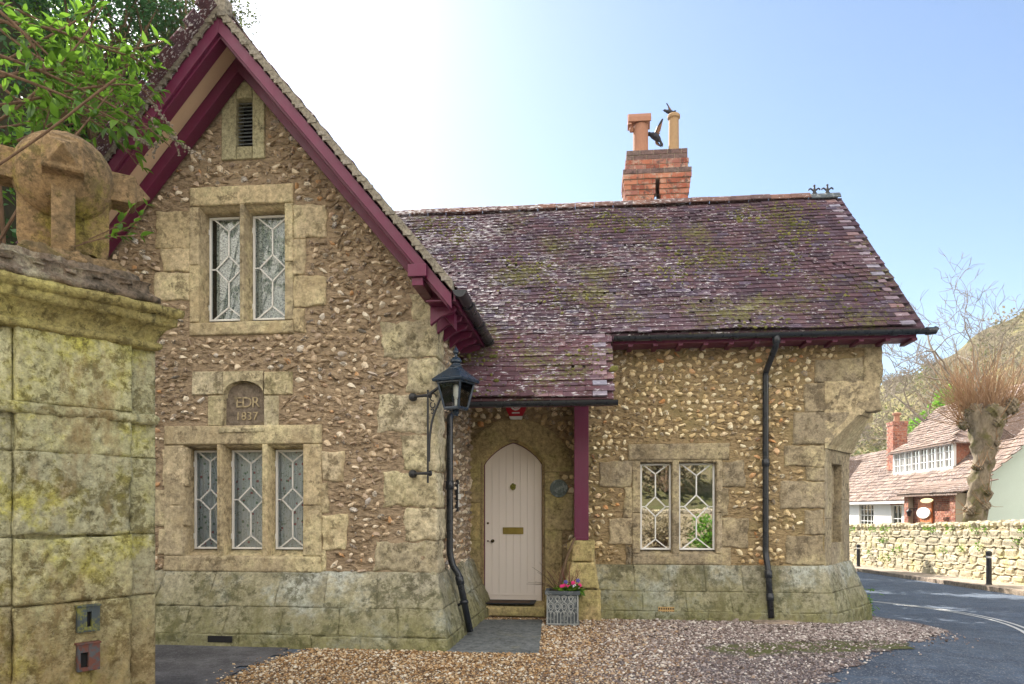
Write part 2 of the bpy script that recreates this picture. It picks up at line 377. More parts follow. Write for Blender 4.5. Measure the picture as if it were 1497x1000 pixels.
M = {}
M['quoin'] = stone_mat('weathered_limestone', (.60, .52, .34), (.46, .395, .25), (.13, .105, .065), lichen=(.62, .56, .36), lich_amt=.53, spots=.455, white=.31, bump=.9, stain=(.27, .25, .12))
M['surround'] = stone_mat('window_limestone', (.57, .47, .29), (.48, .39, .25), (.17, .13, .08), lichen=(.62, .55, .34), lich_amt=.52, spots=.475, bump=.7, stain=(.42, .33, .19))
M['vent_stone'] = stone_mat('spotted_limestone', (.50, .46, .27), (.45, .41, .23), (.08, .07, .05), spots=.5, bump=.4, sc=1.5)
M['plinth'] = stone_mat('plinth_stone', (.42, .39, .27), (.27, .25, .16), (.085, .08, .045), lichen=(.46, .49, .46), lich_amt=.52, algae=(.22, .22, .07), alg_lo=-.3, alg_hi=.72, alg_amt=.9, stain=(.16, .15, .07), spots=.45, bump=.9, white=.33)
M['door_stone'] = stone_mat('door_limestone', (.54, .42, .20), (.44, .34, .16), (.18, .14, .07), lichen=(.42, .36, .16), spots=.5, bump=.9)
M['brown_stone'] = stone_mat('brown_sandstone', (.46, .375, .235), (.36, .29, .185), (.14, .11, .075), lichen=(.54, .46, .28), lich_amt=.53, spots=.455, bump=1., stain=(.22, .17, .10))
M['dark_stone'] = stone_mat('date_stone_field', (.22, .17, .12), (.19, .145, .11), (.12, .09, .07), lichen=(.40, .33, .18), lich_amt=.56, spots=.52, bump=.5)
M['letter_stone'] = stone_mat('raised_letter_stone', (.44, .36, .23), (.30, .24, .15), (.2, .16, .1), spots=.55, bump=.4)
M['pier'] = stone_mat('mossy_pier_stone', (.58, .56, .34), (.43, .41, .20), (.14, .12, .05), lichen=(.52, .49, .10), lich_amt=.545, algae=(.34, .22, .10), alg_lo=.2, alg_hi=1.25, alg_amt=.7, spots=.455, white=.32, bump=1., sc=1.3, stain=(.30, .20, .09))
M['pier_top'] = stone_mat('pier_cornice_stone', (.46, .39, .13), (.34, .29, .11), (.10, .08, .035), lichen=(.50, .45, .17), lich_amt=.52, spots=.46, bump=1., white=.3, sc=1.5, stain=(.22, .17, .05))
M['pier_cap'] = stone_mat('pier_cap_stone', (.24, .17, .11), (.17, .14, .11), (.07, .06, .045), lichen=(.45, .42, .3), lich_amt=.56, spots=.46, bump=1, white=.28, sc=1.5)
M['ball'] = stone_mat('ball_sandstone', (.40, .26, .12), (.28, .19, .10), (.10, .075, .04), lichen=(.33, .29, .06), lich_amt=.52, spots=.45, bump=1., sc=1.5, stain=(.16, .12, .07))
M['mortar_gable'] = mortar_mat('gable_mortar', (.42, .325, .225), (.35, .265, .18), (.15, .11, .075), 1.)
M['mortar_main'] = mortar_mat('main_mortar', (.40, .30, .17), (.33, .245, .14), (.14, .10, .06), 1., algae=(.28, .23, .11))
FS = [(0, (.30, .23, .18)), (.2, (.44, .33, .24)), (.42, (.56, .43, .29)), (.62, (.68, .55, .40)), (.8, (.78, .70, .57)), (.9, (.5, .46, .43)), (.97, (.5, .28, .13))]
M['flint'] = flint_mat('knapped_flint', FS)
M['flint_main'] = flint_mat('honey_flint', [(0, (.36, .26, .14)), (.15, (.52, .37, .18)), (.35, (.68, .52, .28)), (.6, (.80, .66, .41)), (.85, (.84, .76, .56)), (.97, (.58, .28, .1))], dark=(.16, .13, .10))
TB = [(0, (.055, .036, .052)), (.35, (.09, .05, .07)), (.7, (.125, .068, .08)), (1, (.10, .078, .12))]
M['tile'] = tile_mat('purple_clay_tile', TB, .568, .53)
M['tile_low'] = tile_mat('porch_clay_tile', [(0, (.10, .05, .06)), (.5, (.15, .07, .085)), (1, (.14, .085, .11))], .585, .535, white_left=False)
M['tile_new'] = tile_mat('pale_pink_tile', [(0, (.28, .17, .17)), (.5, (.27, .21, .25)), (1, (.30, .30, .38))], .62, .6, white_left=False)
M['ridge'] = tile_mat('ridge_clay', [(0, (.24, .13, .10)), (1, (.15, .10, .10))], .55, .58)
M['plum'] = paint_mat('plum_paint', (.13, .007, .05), .42, .25, .3)
M['cream'] = paint_mat('cream_paint', (.62, .46, .32), .5, .1, .12)
M['verge'] = stone_mat('verge_mortar', (.30, .27, .22), (.22, .20, .16), (.09, .08, .06), spots=.5, bump=.6, sc=2)
M['door'] = paint_mat('blush_door_paint', (.87, .79, .74), .45, .04, .03)
M['white'] = paint_mat('white_gloss_paint', (.80, .80, .80), .35, .05, .1)
M['black'] = paint_mat('black_gutter_paint', (.012, .016, .024), .28, .2, .1)
M['iron'] = metal_mat('black_iron', (.016, .018, .024), .38)
M['lantern'] = paint_mat('lantern_blue_black', (.014, .03, .055), .25, .2, .1)
M['brass'] = metal_mat('aged_brass', (.32, .25, .07), .35, .8)
M['bronze'] = metal_mat('dark_bronze', (.13, .09, .04), .4, .7)
M['verdigris'] = metal_mat('grey_green_metal', (.16, .20, .20), .6, .0, rust=(.34, .39, .38), amt=.45)
M['lead'] = metal_mat('grey_lead', (.10, .12, .14), .6, .2, rust=(.30, .32, .32), amt=.35)
M['lead_pale'] = metal_mat('pale_lead_relief', (.42, .44, .44), .7, 0, rust=(.18, .2, .2), amt=.3)
M['gold'] = plain('gold_green_paint', (.25, .24, .05), .5)
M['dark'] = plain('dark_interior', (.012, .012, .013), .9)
M['interior'] = plain('room_wall', (.10, .09, .08), .9)
M['terracotta'] = plain('terracotta', (.36, .18, .12), .8)
M['pot_buff'] = plain('buff_pot', (.38, .25, .14), .8)
M['white_plastic'] = plain('white_plastic', (.75, .75, .72), .5)
M['red_plastic'] = plain('red_plastic', (.45, .008, .02), .3)
M['black_rubber'] = plain('black_rubber', (.012, .014, .018), .7)
M['coir'] = plain('brown_coir', (.09, .055, .035), .95)

def brick_mat(name):
    m = NT(name)
    c = m.ramp(m.tone(0), [(0, (.22, .07, .05)), (.35, (.36, .12, .075)), (.7, (.46, .2, .13)), (1, (.26, .11, .095))])
    c = m.mix(m.ramp(m.noise(9, 8, .72), [(.5, 0), (.62, .6)]), c, (.50, .42, .36))
    c = m.mix(m.ramp(m.noise(12, 8, .72, vec=m.scale((1, 1, 1), loc=(3, 3, 3))), [(.53, 0), (.62, .85)]), c, (.07, .06, .06))
    return m.done(m.bsdf(c, .9, m.bump(m.noise(50, 5, .6), .4, .01), spec=.2))
M['brick'] = brick_mat('weathered_red_brick')
M['brick_soot'] = stone_mat('sooty_brick', (.20, .12, .11), (.13, .09, .09), (.06, .05, .05), lichen=(.3, .28, .24), lich_amt=.55, spots=.48)
M['brick_mortar'] = plain('brick_mortar', (.42, .36, .28), .95)

def glass_mat(name, refl=.5, tint=(.97, .985, .985)):
    m = NT(name)
    fr = m.n('ShaderNodeFresnel'); fr.inputs[0].default_value = 1.45
    gl = m.n('ShaderNodeBsdfGlossy'); gl.inputs['Roughness'].default_value = .015
    m.t.links.new(m.bump(m.noise(2.5, 1, .4), .05, .01), gl.inputs['Normal'])
    tr = m.n('ShaderNodeBsdfTransparent'); tr.inputs[0].default_value = (*tint, 1)
    return m.done(m.mixsh(m.math('ADD', fr.outputs[0], refl), tr.outputs[0], gl.outputs[0]))
M['glass'] = glass_mat('window_glass', .0)
M['glass_mirror'] = glass_mat('coated_window_glass', .5)
M['glass_lamp'] = glass_mat('lantern_glass', .0)

def curtain_mat(name, kind):
    m = NT(name)
    if kind == 'lace':
        v = m.vor(46, feat='DISTANCE_TO_EDGE', vec=m.scale((1, 1, .8))); sw = m.noise(34, 2, .4, dist=2.5)
        c = m.mix(m.ramp(sw, [(.46, 0), (.5, 1)]), (.15, .18, .19), (.66, .70, .68))
        c = m.mix(m.ramp(v, [(.02, .5), (.1, 0)]), c, (.55, .6, .6))
    else:
        c = m.mix(m.ramp(m.xyz(0, m.scale((1, 1, 1))), [(0, 0), (1, 1)]), (.62, .67, .72), (.70, .75, .80))
        fl = m.vor(14, out='Distance')
        petal = m.math('LESS_THAN', m.math('ADD', fl, m.math('MULTIPLY', m.noise(60, 3, .6), .25)), .34)
        c = m.mix(m.math('MULTIPLY', petal, .8), c, m.mix(m.math('GREATER_THAN', m.noise(7, 1, .5), .5), (.40, .08, .12), (.10, .22, .14)))
        c = m.mix(m.ramp(m.noise(28, 3, .5, dist=2), [(.60, 0), (.63, .6)]), c, (.12, .2, .12))
    h = m.math('SINE', m.math('MULTIPLY', m.xyz(0), 90))
    return m.done(m.bsdf(c, .9, m.bump(h, .5, .01), spec=.1))
M['lace'] = curtain_mat('lace_net', 'lace'); M['floral'] = curtain_mat('floral_voile', 'floral')

def asphalt(name, ca, cb, speck=.5):
    m = NT(name)
    c = m.mix(m.ramp(m.noise(.8, 6, .65), [(.42, 0), (.58, 1)]), ca, cb)
    c = m.mix(m.ramp(m.noise(2.5, 9, .8), [(.48, 0), (.6, .55)]), c, tuple(q*1.7 for q in ca))
    v = m.vor(85, out='Color'); sp = m.n('ShaderNodeSeparateColor'); m.t.links.new(v, sp.inputs[0])
    c = m.mix(m.ramp(sp.outputs[0], [(.8, 0), (.97, speck)]), c, (.3, .3, .3))
    c = m.mix(m.ramp(m.noise(14, 9, .75), [(.5, 0), (.75, .5)]), c, (.02, .022, .026))
    return m.done(m.bsdf(c, .85, m.bump(m.math('ADD', m.vor(85), m.noise(120, 3, .6)), .5, .01), spec=.3))
M['road'] = asphalt('road_asphalt', (.072, .098, .14), (.05, .07, .105), .8)
M['old_tar'] = asphalt('old_tarmac', (.10, .10, .11), (.065, .065, .075), .3)
M['pave'] = asphalt('pavement_asphalt', (.34, .28, .22), (.26, .21, .17), .3)
M['kerb'] = stone_mat('kerb_stone', (.34, .27, .2), (.28, .22, .17), (.14, .11, .09), bump=.3)
M['slab'] = stone_mat('slate_slab', (.16, .18, .19), (.10, .12, .13), (.05, .055, .06), lichen=(.2, .2, .15), lich_amt=.6, spots=.5, bump=.4)
M['line'] = plain('road_line_paint', (.62, .62, .6), .7)

def ground_mat():
    m = NT('earth_and_grass')
    c = m.mix(m.ramp(m.noise(.35, 6, .65), [(.4, 0), (.6, 1)]), (.10, .11, .04), (.16, .13, .08))
    c = m.mix(m.ramp(m.noise(6, 8, .7), [(.45, 0), (.65, .6)]), c, (.06, .07, .02))
    return m.done(m.bsdf(c, .95, m.bump(m.noise(9, 8, .7), .6, .05), spec=.1))
M['ground'] = ground_mat()
def gravel_bed():
    m = NT('gravel_bed')
    v = m.vor(55, out='Color'); s2 = m.n('ShaderNodeSeparateColor'); m.t.links.new(v, s2.inputs[0])
    warm = m.ramp(s2.outputs[0], [(0, (.10, .06, .035)), (.4, (.30, .19, .10)), (.7, (.42, .31, .2)), (1, (.5, .45, .38))])
    cool = m.ramp(s2.outputs[0], [(0, (.09, .07, .08)), (.4, (.2, .16, .165)), (.7, (.32, .27, .27)), (1, (.5, .46, .45))])
    c = m.mix(m.ramp(m.math('ADD', m.xyz(0), m.math('MULTIPLY', m.noise(1, 3, .5), 1.2)), [(0, 0), (1, 1)]), warm, cool)
    d = m.vor(55)
    c = m.mix(m.ramp(d, [(.3, 0), (.6, .7)]), c, (.03, .024, .02))
    # moss growing in the worn strip beside the drive
    x, y = m.xyz(0), m.xyz(1)
    line = m.math('ABSOLUTE', m.math('SUBTRACT', y, m.math('ADD', m.math('MULTIPLY', x, .26), 7.05)))
    mk = m.math('ADD', m.math('MULTIPLY', line, 1.), m.math('MULTIPLY', m.math('SUBTRACT', .52, m.noise(3.5, 7, .7)), 2.0))
    mk = m.math('ADD', mk, m.math('MAXIMUM', 0., m.math('MULTIPLY', m.math('SUBTRACT', 1.6, x), .8)))
    c = m.mix(m.ramp(mk, [(.18, .85), (.5, 0)]), c, m.mix(m.noise(25, 5, .7), (.045, .05, .015), (.13, .15, .03)))
    return m.done(m.bsdf(c, .9, m.bump(d, -.8, .015), spec=.25))
M['gravel_bed'] = gravel_bed()
def pebble_mat():
    m = NT('gravel_pebbles')
    warm = m.ramp(m.tone(0), [(0, (.07, .04, .025)), (.3, (.26, .145, .06)), (.55, (.42, .27, .13)), (.8, (.55, .43, .28)), (1, (.66, .63, .56))])
    cool = m.ramp(m.tone(0), [(0, (.06, .045, .04)), (.3, (.17, .13, .12)), (.55, (.28, .225, .21)), (.8, (.40, .345, .33)), (1, (.72, .68, .64))])
    return m.done(m.bsdf(m.mix(m.tone(1), warm, cool), .7, spec=.35))
M['pebble'] = pebble_mat()

M['leaf_bright'] = leaf_mat('bright_leaf', (.02, .07, .01), (.15, .29, .03), .42)
M['leaf_mid'] = leaf_mat('mid_leaf', (.07, .17, .02), (.18, .36, .04), .5)
M['leaf_dark'] = leaf_mat('dark_ivy_leaf', (.03, .085, .03), (.07, .17, .06), .35, .3)
M['leaf_holm'] = leaf_mat('evergreen_leaf', (.03, .05, .018), (.09, .11, .035), .35, .4)
M['leaf_dead'] = leaf_mat('scrub_twig', (.16, .13, .07), (.3, .25, .15), .2, .8)
M['bark'] = bark_mat('brown_bark', (.10, .065, .04), (.2, .14, .09))
M['twig'] = bark_mat('brown_twig', (.11, .07, .045), (.22, .14, .09), 20)
M['grey_bark'] = bark_mat('grey_bark', (.20, .17, .14), (.30, .26, .21), 5)
M['pollard'] = bark_mat('pollard_bark', (.09, .07, .05), (.30, .245, .18), 3.5, moss=(.10, .09, .03), amt=.52)
M['shoot'] = bark_mat('orange_shoot', (.24, .14, .08), (.42, .28, .17), 3)
M['soil'] = bark_mat('dark_soil', (.035, .03, .018), (.06, .055, .025), 3, moss=(.03, .05, .012))

exec_parts = []
# ================================================================== THE COTTAGE
YG, YD, YM = 7.45, 9.8, 9.5           # faces: front gable, door recess, right range
XS, XA, XL = -1.57, -3.65, -5.73      # gable: side wall, apex, left wall
GP = 1.195                             # gable pitch (rise/run)
def gz(x): return 6.42-GP*abs(x-XA)    # top of the gable roof
ER_Y, ER_Z, RT = 9.15, 3.64, .975      # right range: eave line, pitch
RY = 12.0; RZ = ER_Z+RT*(RY-ER_Y)
def rz(y): return ER_Z-RT*(ER_Y-y)
CX0 = X(895, 9.15)                     # right edge of the porch catslide
XE = 4.12                              # right verge
cot = thing('cottage', 'flint and stone gatehouse cottage with plum bargeboards and white arched door', 'house', (-1, 9.5, 0))

def wall_mesh(mb, xs, zs, P, thick, holes, keep=lambda a, b: True, mi=0):
    """flat wall in (a,z); P(a,z,d) gives the point d metres behind the face"""
    for i in range(len(xs)-1):
        for j in range(len(zs)-1):
            a0, a1, b0, b1 = xs[i], xs[i+1], zs[j], zs[j+1]; ca, cb = (a0+a1)/2, (b0+b1)/2
            if any(h[0] < ca < h[1] and h[2] < cb < h[3] for h in holes): continue
            c = [(a0, b0), (a1, b0), (a1, b1), (a0, b1)]
            mb.add([P(a, b, 0) for a, b in c]+[P(a, b, thick) for a, b in c], [(0,1,2,3),(7,6,5,4),(0,4,5,1),(1,5,6,2),(2,6,7,3),(3,7,4,0)], None, mi)
def lumps(n=6, sub=1, seed=1, knap=.28):
    r = np.random.default_rng(seed); out = []
    V, F = (I0, I1, I2)[sub]
    for _ in range(n):
        s = V*(1+knap*(r.random((len(V), 1))-.5))
        for _k in range(5):         # knapped: a few flat breaks
            d = r.normal(0, 1, 3)+np.array([0, 0, .8]); d /= np.linalg.norm(d); h = r.uniform(.45, .75); e = s@d; s = s-np.clip(e-h, 0, None)[:, None]*d
        out.append((s, F))
    return out
LU = lumps(16, 1, 3, .5)
def flints(mb, a0, a1, b0, b1, P, ok, row=.098, w=(.05, .125), h=(.028, .05), gap=.045, proud=.6, mi=1, jz=.018):
    """coursed flints bedded in mortar: rows of knapped lumps"""
    items = {k: [] for k in range(len(LU))}
    z = b0+row/2
    while z < b1:
        a = a0+random.random()*.1
        while a < a1:
            wd = random.uniform(*w); ht = random.uniform(*h)*(1.25 if random.random() < .15 else 1)
            a += wd/2; zz = z+random.gauss(0, jz)
            if ok(a, zz, wd*.5+.012): items[random.randrange(len(LU))].append((a, zz, wd/2, ht))
            a += wd/2+abs(random.gauss(gap, gap*.6))
        z += row*random.uniform(.85, 1.12)
    e0 = np.array(P(0, 0, 0)); ea = np.array(P(1, 0, 0))-e0; ez = np.array(P(0, 1, 0))-e0; ed = np.array(P(0, 0, -1))-e0
    for k, L in items.items():
        if not L: continue
        L = np.array(L); n = len(L)
        th = RNG.normal(0, .45, n); c, s = np.cos(th), np.sin(th)
        dep = RNG.uniform(.022, .042, n)
        tilt = RNG.normal(.25, .25, n)      # faces tip a little down
        A = (c*L[:, 2])[:, None]*ea+(s*L[:, 2])[:, None]*ez
        B = (-s*L[:, 3])[:, None]*ea+(c*L[:, 3])[:, None]*ez+(tilt*L[:, 3])[:, None]*ed
        D = dep[:, None]*ed
        Mx = np.stack([A, B, D], -1)
        T = e0+L[:, :1]*ea+L[:, 1:2]*ez+((proud-.45)*dep)[:, None]*ed
        Ms = Mx
        tone = np.c_[RNG.random((n, 3)), np.ones(n)]
        mb.stamp(LU[k][0], LU[k][1], Ms, T, tone, mi)

def rects_px(L, Y): 
    o = []
    for x0, x1, y0, y1 in L:
        o.append((X(x0, Y), X(x1, Y), Z((x0+x1)/2, y1, Y), Z((x0+x1)/2, y0, Y)))
    return o
def clear_of(rects, base=lambda a, b, r: True):
    def ok(a, b, r):
        if not base(a, b, r): return False
        for q in rects:
            if q[0]-r*.75 < a < q[1]+r*.75 and q[2]-.03 < b < q[3]+.03: return False
        return True
    return ok

# ---------------------------------------------------------------- front gable wall
up_open = rects_px([(278, 430, 272, 490)], YG)[0]
lo_open = rects_px([(241, 471, 622, 836)], YG)[0]
ve_open = rects_px([(325, 388, 122, 234)], YG)[0]
da_open = rects_px([(327, 386, 557, 625)], YG)[0]
gq = [(600, 641, 425, 468), (558, 641, 468, 523), (595, 641, 523, 577), (553, 641, 577, 633), (588, 641, 633, 689), (560, 641, 689, 742), (592, 641, 742, 791), (547, 641, 791, 838)]
gj = [(228, 279, 308, 364), (238, 279, 364, 398), (226, 279, 398, 440), (429, 477, 300, 350), (429, 447, 350, 404), (429, 476, 404, 450), (429, 446, 450, 487),
      (238, 271, 655, 712), (226, 271, 712, 770), (232, 271, 770, 812), (470, 505, 660, 703), (466, 480, 703, 752), (470, 506, 752, 803), (470, 478, 803, 836)]
ds = [(281, 327, 543, 578), (386, 428, 543, 578), (304, 327, 578, 624), (386, 408, 578, 624), (327, 386, 543, 560)]
gqr = rects_px(gq, YG); gjr = rects_px(gj, YG); dsr = rects_px(ds, YG)
PG = lambda a, b, d: (a, YG+d, b)
mb = MB()
xs = sorted({XL, XS, *[v for r in (up_open, lo_open, ve_open, da_open) for v in r[:2]]}); zs = sorted({.3, 6.4, *[v for r in (up_open, lo_open, ve_open, da_open) for v in r[2:]]})
# rows under the slope: cells then cut by the roof line
import bmesh
def cut(mb, planes):
    """clip everything collected so far by planes (point, outward normal)"""
    bm = bmesh.new(); verts = [bm.verts.new(p) for p in np.vstack(mb.v)]; mis = []
    for f, _, m in mb.f:
        for q in f:
            try: fc = bm.faces.new([verts[i] for i in q]); fc.material_index = m
            except ValueError: pass
    for p, n in planes:
        r = bmesh.ops.bisect_plane(bm, geom=bm.verts[:]+bm.edges[:]+bm.faces[:], plane_co=p, plane_no=n, clear_outer=True)
        bmesh.ops.holes_fill(bm, edges=[e for e in r['geom_cut'] if isinstance(e, bmesh.types.BMEdge)], sides=0)
    out = MB(); bm.verts.index_update(); vs = [tuple(v.co) for v in bm.verts]; by = {}
    for f in bm.faces: by.setdefault(f.material_index, []).append(tuple(v.index for v in f.verts))
    out.v.append(np.array(vs)); out.n = len(vs)
    for m, fs in by.items():
        d = {}
        for q in fs: d.setdefault(len(q), []).append(q)
        for q in d.values(): out.f.append((np.array(q), np.tile([.5, .5, .5, 1.], (len(q), 1)), m))
    bm.free(); return out
wall_mesh(mb, xs, zs, PG, .35, [up_open, lo_open, ve_open, da_open])
mb = cut(mb, [((XA, 0, 6.22), (GP, 0, 1)), ((XA, 0, 6.22), (-GP, 0, 1))])
allr = [up_open, lo_open, ve_open, da_open]+gqr+gjr+dsr
okg = clear_of(allr, lambda a, b, r: XL+r < a < XS-.02 and b < gz(a)-.30-r and b > .75)
flints(mb, XL, XS, .74, 6.2, PG, okg, row=.085, w=(.08, .20), h=(.018, .034), gap=.012, proud=.42, mi=0, jz=.02)
flints(mb, XL, XS, .74, 6.2, PG, okg, row=.078, w=(.035, .125), h=(.015, .036), gap=.034, proud=.58, jz=.018)
# right-hand return of the gable (faces the porch)
PS = lambda a, b, d: (XS-d, a, b)
sq = [(YG+.02, YG+(.34 if i % 2 else .52), r[2], r[3]) for i, r in enumerate(gqr)]
wall_mesh(mb, [YG+.35, YD+.3], [.3, 3.55], PS, .35, [])
flints(mb, YG+.1, YD, .72, 3.45, PS, clear_of(sq, lambda a, b, r: YG+.1 < a < YD-.03), row=.09, h=(.018, .034), gap=.035, mi=1)
# far side and back, plain
wall_mesh(mb, [YG+.35, 14.5], [0, 3.5], lambda a, b, d: (XL+d, a, b), .35, [])
gw = mb.build('gable_wall', [M['mortar_gable'], M['flint']], cot)
mb = MB()
for r in gqr: mb.qblock((r[0], YG-.004, r[2]+.006), (XS+.022, YG-.004, r[2]+.006), (XS+.022, YG-.004, r[3]-.006), (r[0], YG-.004, r[3]-.006), (0, -1, 0), proud=.014, rough=.020, back=.3, edge=.035, wob=.015)
for a0, a1, b0, b1 in sq: mb.qblock((XS+.004, a0-.02, b0+.006), (XS+.004, a1, b0+.006), (XS+.004, a1, b1-.006), (XS+.004, a0-.02, b1-.006), (1, 0, 0), proud=.018, rough=.014, back=.1, edge=.02, jit=.004, wob=.006)
mb.build('quoins', M['quoin'], cot, smooth=True)

# ---------------------------------------------------------------- mullioned windows
def stone_window(name, Y, lights, top, bot, outer, jambs, slope=.07, mat='surround', glz=.2, left_open=True, curtain=None, label=None, frame_top=None, glass='glass', room=True):
    """lights: front-edge (x0,x1) px of each opening; top/bot px of the opening; outer rect px; jambs: block rects px"""
    sur = MB(); x0, x1, z0, z1 = rects_px([outer], Y)[0]
    L = [(X(a, Y), X(b, Y)) for a, b in lights]; zt = Z(lights[0][0], top, Y); zb = Z(lights[0][0], bot, Y)
    yf = Y-.012
    # lintel, sill, jambs and mullions, each its own weathered block; splayed reveals behind them
    sur.qblock((x0, yf, zt), (x1, yf, zt), (x1, yf, z1), (x0, yf, z1), (0, -1, 0), proud=.015, rough=.006, back=.26, edge=.012, jit=.002)
    sur.qblock((x0, yf, z0), (x1, yf, z0), (x1, yf, zb-.0), (x0, yf, zb-.0), (0, -1, 0), proud=.02, rough=.008, back=.26, edge=.014, jit=.003)
    zm = zb+(zt-zb)*random.uniform(.42, .55)
    for a, b in ((x0, L[0][0]), (L[-1][1], x1)):
        for c, d in ((zb, zm), (zm, zt)):
            sur.qblock((a, yf, c), (b, yf, c), (b, yf, d), (a, yf, d), (0, -1, 0), proud=.013, rough=.006, back=.26, edge=.01, jit=.002)
    for (a, b), (c, d) in zip(L[:-1], L[1:]):
        m_ = (d-c)
        sur.qblock((b, yf-.002, zb-.02), (c, yf-.002, zb-.02), (c, yf-.002, zt+.01), (b, yf-.002, zt+.01), (0, -1, 0), proud=.01, rough=.004, back=.24, edge=.014, jit=.002)
    # sloping sills and splayed heads
    for a, b in L:
        sur.add([(a-.003, yf+.01, zb-.05), (b+.003, yf+.01, zb-.05), (b+.003, Y+glz+.02, zb+slope), (a-.003, Y+glz+.02, zb+slope), (a-.003, Y+glz+.02, zb-.1), (b+.003, Y+glz+.02, zb-.1)], [(0, 1, 2, 3), (0, 4, 5, 1), (2, 5, 4, 3)], None)
        sur.add([(a-.003, yf+.012, zt+.004), (b+.003, yf+.012, zt+.004), (b+.003, Y+glz+.02, zt-slope*.7), (a-.003, Y+glz+.02, zt-slope*.7), (a, Y+glz+.02, zt+.1), (b, Y+glz+.02, zt+.1)], [(3, 2, 1, 0), (0, 1, 5, 4), (3, 4, 5, 2)], None)
    for r in jambs:
        sur.qblock((r[0], yf+.004, r[2]+.004), (r[1], yf+.004, r[2]+.004), (r[1], yf+.004, r[3]-.004), (r[0], yf+.004, r[3]-.004), (0, -1, 0), proud=.012, rough=.010, back=.1, edge=.016, jit=.01, wob=.009)
    sobj = sur.build('window_surround', M[mat], cot, smooth=True)
    zb2, zt2 = zb+slope*.9, zt-slope*.62
    for k, (a, b) in enumerate(L):
        a2, b2 = a+.006, b-.006; yy = Y+glz-.005
        fr = MB(); fw = .022
        for p in ((a2, a2+fw, zb2, zt2), (b2-fw, b2, zb2, zt2), (a2+fw, b2-fw, zb2, zb2+fw), (a2+fw, b2-fw, zt2-fw, zt2)): fr.box(p[0], p[1], yy-.012, yy+.02, p[2], p[3])
        for zz in (.13, .86): fr.box(a2-.006, a2+.01, yy-.018, yy-.0125, zb2+(zt2-zb2)*zz-.03, zb2+(zt2-zb2)*zz+.03)
        wn = fr.build('window', M['white'], cot, bevel=.002)
        ai, bi, ci, di = a2+fw*.8, b2-fw*.8, zb2+fw*.8, zt2-fw*.8; cx = (ai+bi)/2; cz = (ci+di)/2
        lt = MB(); q = (bi-ai)*.36; e = (bi-ai)*.42; h1 = (bi-ai)*.33
        dz = (bi-ai)*.36
        segs = [((ai, cz), (cx-q, cz)), ((cx+q, cz), (bi, cz)), ((cx-q, cz), (cx, cz+dz)), ((cx+q, cz), (cx, cz+dz)), ((cx-q, cz), (cx, cz-dz)), ((cx+q, cz), (cx, cz-dz)),
                ((cx, cz+dz), (cx, di-h1)), ((cx, cz-dz), (cx, ci+h1)), ((cx, di-h1), (cx-e, di)), ((cx, di-h1), (cx+e, di)), ((cx, ci+h1), (cx-e, ci)), ((cx, ci+h1), (cx+e, ci))]
        for p, r in segs: lt.bar((p[0], yy+.002, p[1]), (r[0], yy+.002, r[1]), .015, .012, up=(0, 1, 0))
        lt.build('glazing_bar', M['white'], wn)
        gl = MB(); gl.box(ai-.004, bi+.004, yy+.010, yy+.013, ci-.004, di+.004); gl.build('pane', M[glass], wn)
        if curtain:
            cu = MB(); n = 40; xx = np.linspace(a2-.0+(.05 if name == 'up' and k == 0 else .0), b2, n); v = []
            for zc in (zb2, zt2): v += [(x, yy+.06+.008*math.sin(i*1.3)+.006*math.sin(i*.7), zc) for i, x in enumerate(xx)]
            cu.add(v, [(i, i+1, n+i+1, n+i) for i in range(n-1)]); cu.build('curtain', M[curtain], wn, smooth=True)
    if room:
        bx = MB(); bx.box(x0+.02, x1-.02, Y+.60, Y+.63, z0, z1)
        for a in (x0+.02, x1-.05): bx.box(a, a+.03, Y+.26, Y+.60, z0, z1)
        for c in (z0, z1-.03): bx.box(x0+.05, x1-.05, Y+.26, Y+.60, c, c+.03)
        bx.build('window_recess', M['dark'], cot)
    return sobj
upj = [r for r in gjr[:7]]; loj = gjr[7:]
stone_window('up', YG, [(292.5, 351.5), (357.5, 417)], 303, 472, (278, 430, 272, 490), upj, curtain='lace')
stone_window('lo', YG, [(270, 318), (326, 384), (391.5, 443.5)], 651, 812, (241, 471, 622, 836), loj, curtain='floral')
mj = rects_px([(876, 925, 673, 712), (910, 925, 712, 758), (888, 925, 758, 796), (914, 926, 796, 826), (1054, 1090, 673, 714), (1054, 1064, 714, 756), (1054, 1094, 756, 800), (1050, 1070, 800, 826), (918, 1066, 648, 674)], YM)
stone_window('main', YM, [(936, 982.5), (992.5, 1047)], 674, 809, (924, 1056, 673, 826), mj[:8], glz=.1, slope=.05, mat='brown_stone', glass='glass_mirror')
mb = MB(); r = mj[8]; mb.qblock((r[0], YM-.01, r[2]+.003), (r[1], YM-.01, r[2]+.003), (r[1], YM-.01, r[3]), (r[0], YM-.01, r[3]), (0, -1, 0), proud=.02, rough=.009, back=.1); mb.build('window_lintel', M['brown_stone'], cot, smooth=True)

